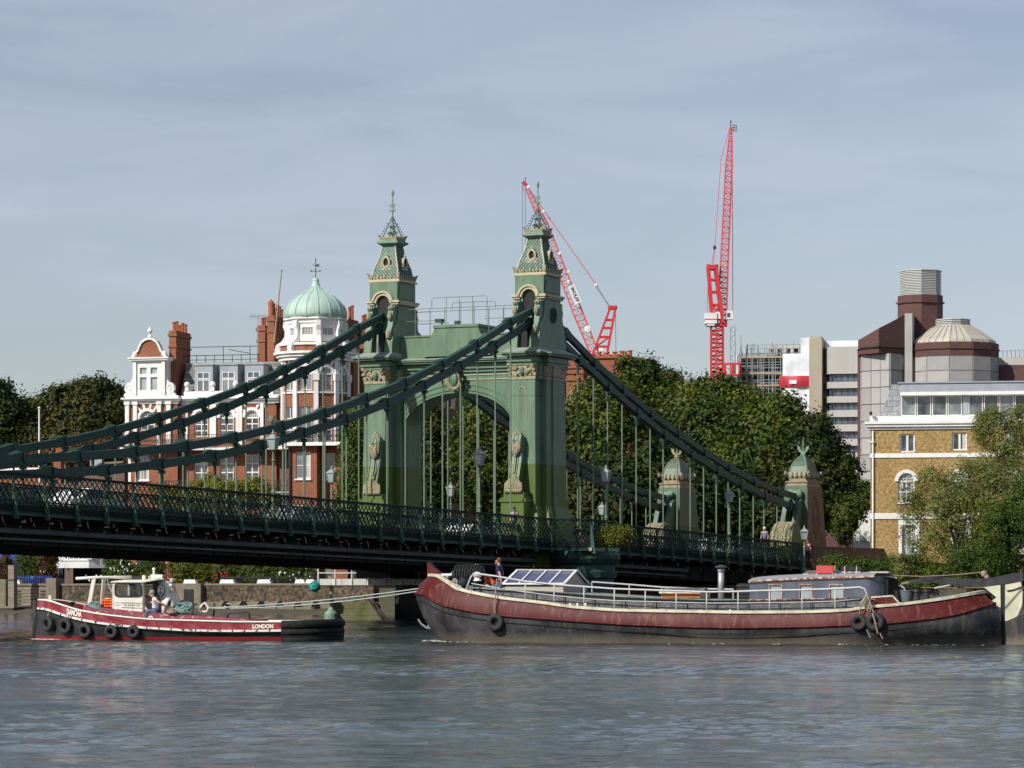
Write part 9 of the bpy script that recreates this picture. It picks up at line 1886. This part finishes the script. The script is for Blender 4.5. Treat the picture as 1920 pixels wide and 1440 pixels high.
xw = lambda px, y: (lambda a: (a * (N0.y + y * UX) - (N0.x - y * UY)) / (UX - a * UY))((px - 960) / FPX)
walker('walker with dark hair and rucksack beside the near tower pedestal', xw(965, -1.6), -1.6, 1.72, 'grey_cloth', 'dark_cloth', 'hair_black', 0.15, pack='dark_cloth')
walker('walker in white cap with purple rucksack near the bridge end', xw(1434, -1.2), -1.2, 1.8, 'grey_cloth', 'dark_cloth', 'petal_white', 0.5, pack='purple_pack')
walker('person in pink top below the brown anchor pier', xw(1514, -2.9), -2.9, 1.7, 'pink_cloth', 'dark_cloth', 'hair_brown', -0.15)
# station banner seen through the lattice
yS = YF + 1.6; ts = thing('bridge_banner', 'dark sign panel reading BRIDGE behind the lattice at far left', 'sign', BM); xs0, xs1 = xw(36, yS), xw(96, yS); zS = lambda px, py: HC + (HOR - py) * (N0.y + yS * UX + xw(px, yS) * UY) / FPX
b = MB(); b.box(xs0 - 2.0, xs1 + 0.2, yS, yS + 0.06, zS(70, 938), zS(70, 915)); b.build('panel', 'sign_panel', ts)
me = text_mesh('BRIDGE', 0.62, 0.01, 'pale_letters', bold=0.006, space=1.0); o = link('lettering', me, ts); o.location = ((xw(47, yS) + xw(93, yS)) / 2, yS - 0.03, zS(70, 927)); o.rotation_euler = (R(90), 0, 0); w_ = max(v.co.x for v in me.vertices) - min(v.co.x for v in me.vertices); o.scale = ((xw(92, yS) - xw(47, yS)) / w_, 1, 1)
b = MB(); c = (xw(61, yS), zS(61, 915)); b.prism([(c[0] + 0.22 * math.cos(k * 0.524), c[1] + 0.16 * math.sin(k * 0.524)) for k in range(12)], yS - 0.06, yS - 0.02); b.build('roundel', 'sign_blue', ts)
# two cars crossing, mostly hidden by the lattice
def car(label, px, y, m):
    x = xw(px, y); t = thing('parked_car', label, 'car', BM @ Matrix.Translation((x, y, zr(x) - 1.42)), 'cars crossing the bridge')
    b = MB(); b.prism([(-2.1, 0.3), (2.1, 0.3), (2.15, 0.75), (1.9, 0.95), (1.1, 1.0), (0.6, 1.42), (-1.0, 1.45), (-1.8, 1.0), (-2.15, 0.9)], -0.85, 0.85); b.build('body', m, t)
    b = MB(); b.prism([(0.95, 1.0), (0.55, 1.36), (-0.95, 1.38), (-1.5, 1.0)], -0.87, 0.87); b.build('windows', 'pane_dark', t)
    for dx in (-1.3, 1.3):
        for dy in (-0.8, 0.8): b = MB(); b.prism([(dx + 0.33 * math.cos(k * 0.524), 0.33 + 0.33 * math.sin(k * 0.524)) for k in range(12)], dy - 0.1, dy + 0.1); b.build('wheel', 'tyre_rubber', t)
car('white car on the bridge behind the lattice right of the BRIDGE sign', 165, 3.0, 'white_paint'); car('white car on the bridge between the two towers', 880, 6.5, 'white_paint'); car('silver car on the bridge in front of the mansion door', 560, 3.0, 'galvanised')
for ob in bpy.data.objects:
    if ob.name.startswith('parked_car'): ob.name = ob.name.replace('parked_car', 'car')
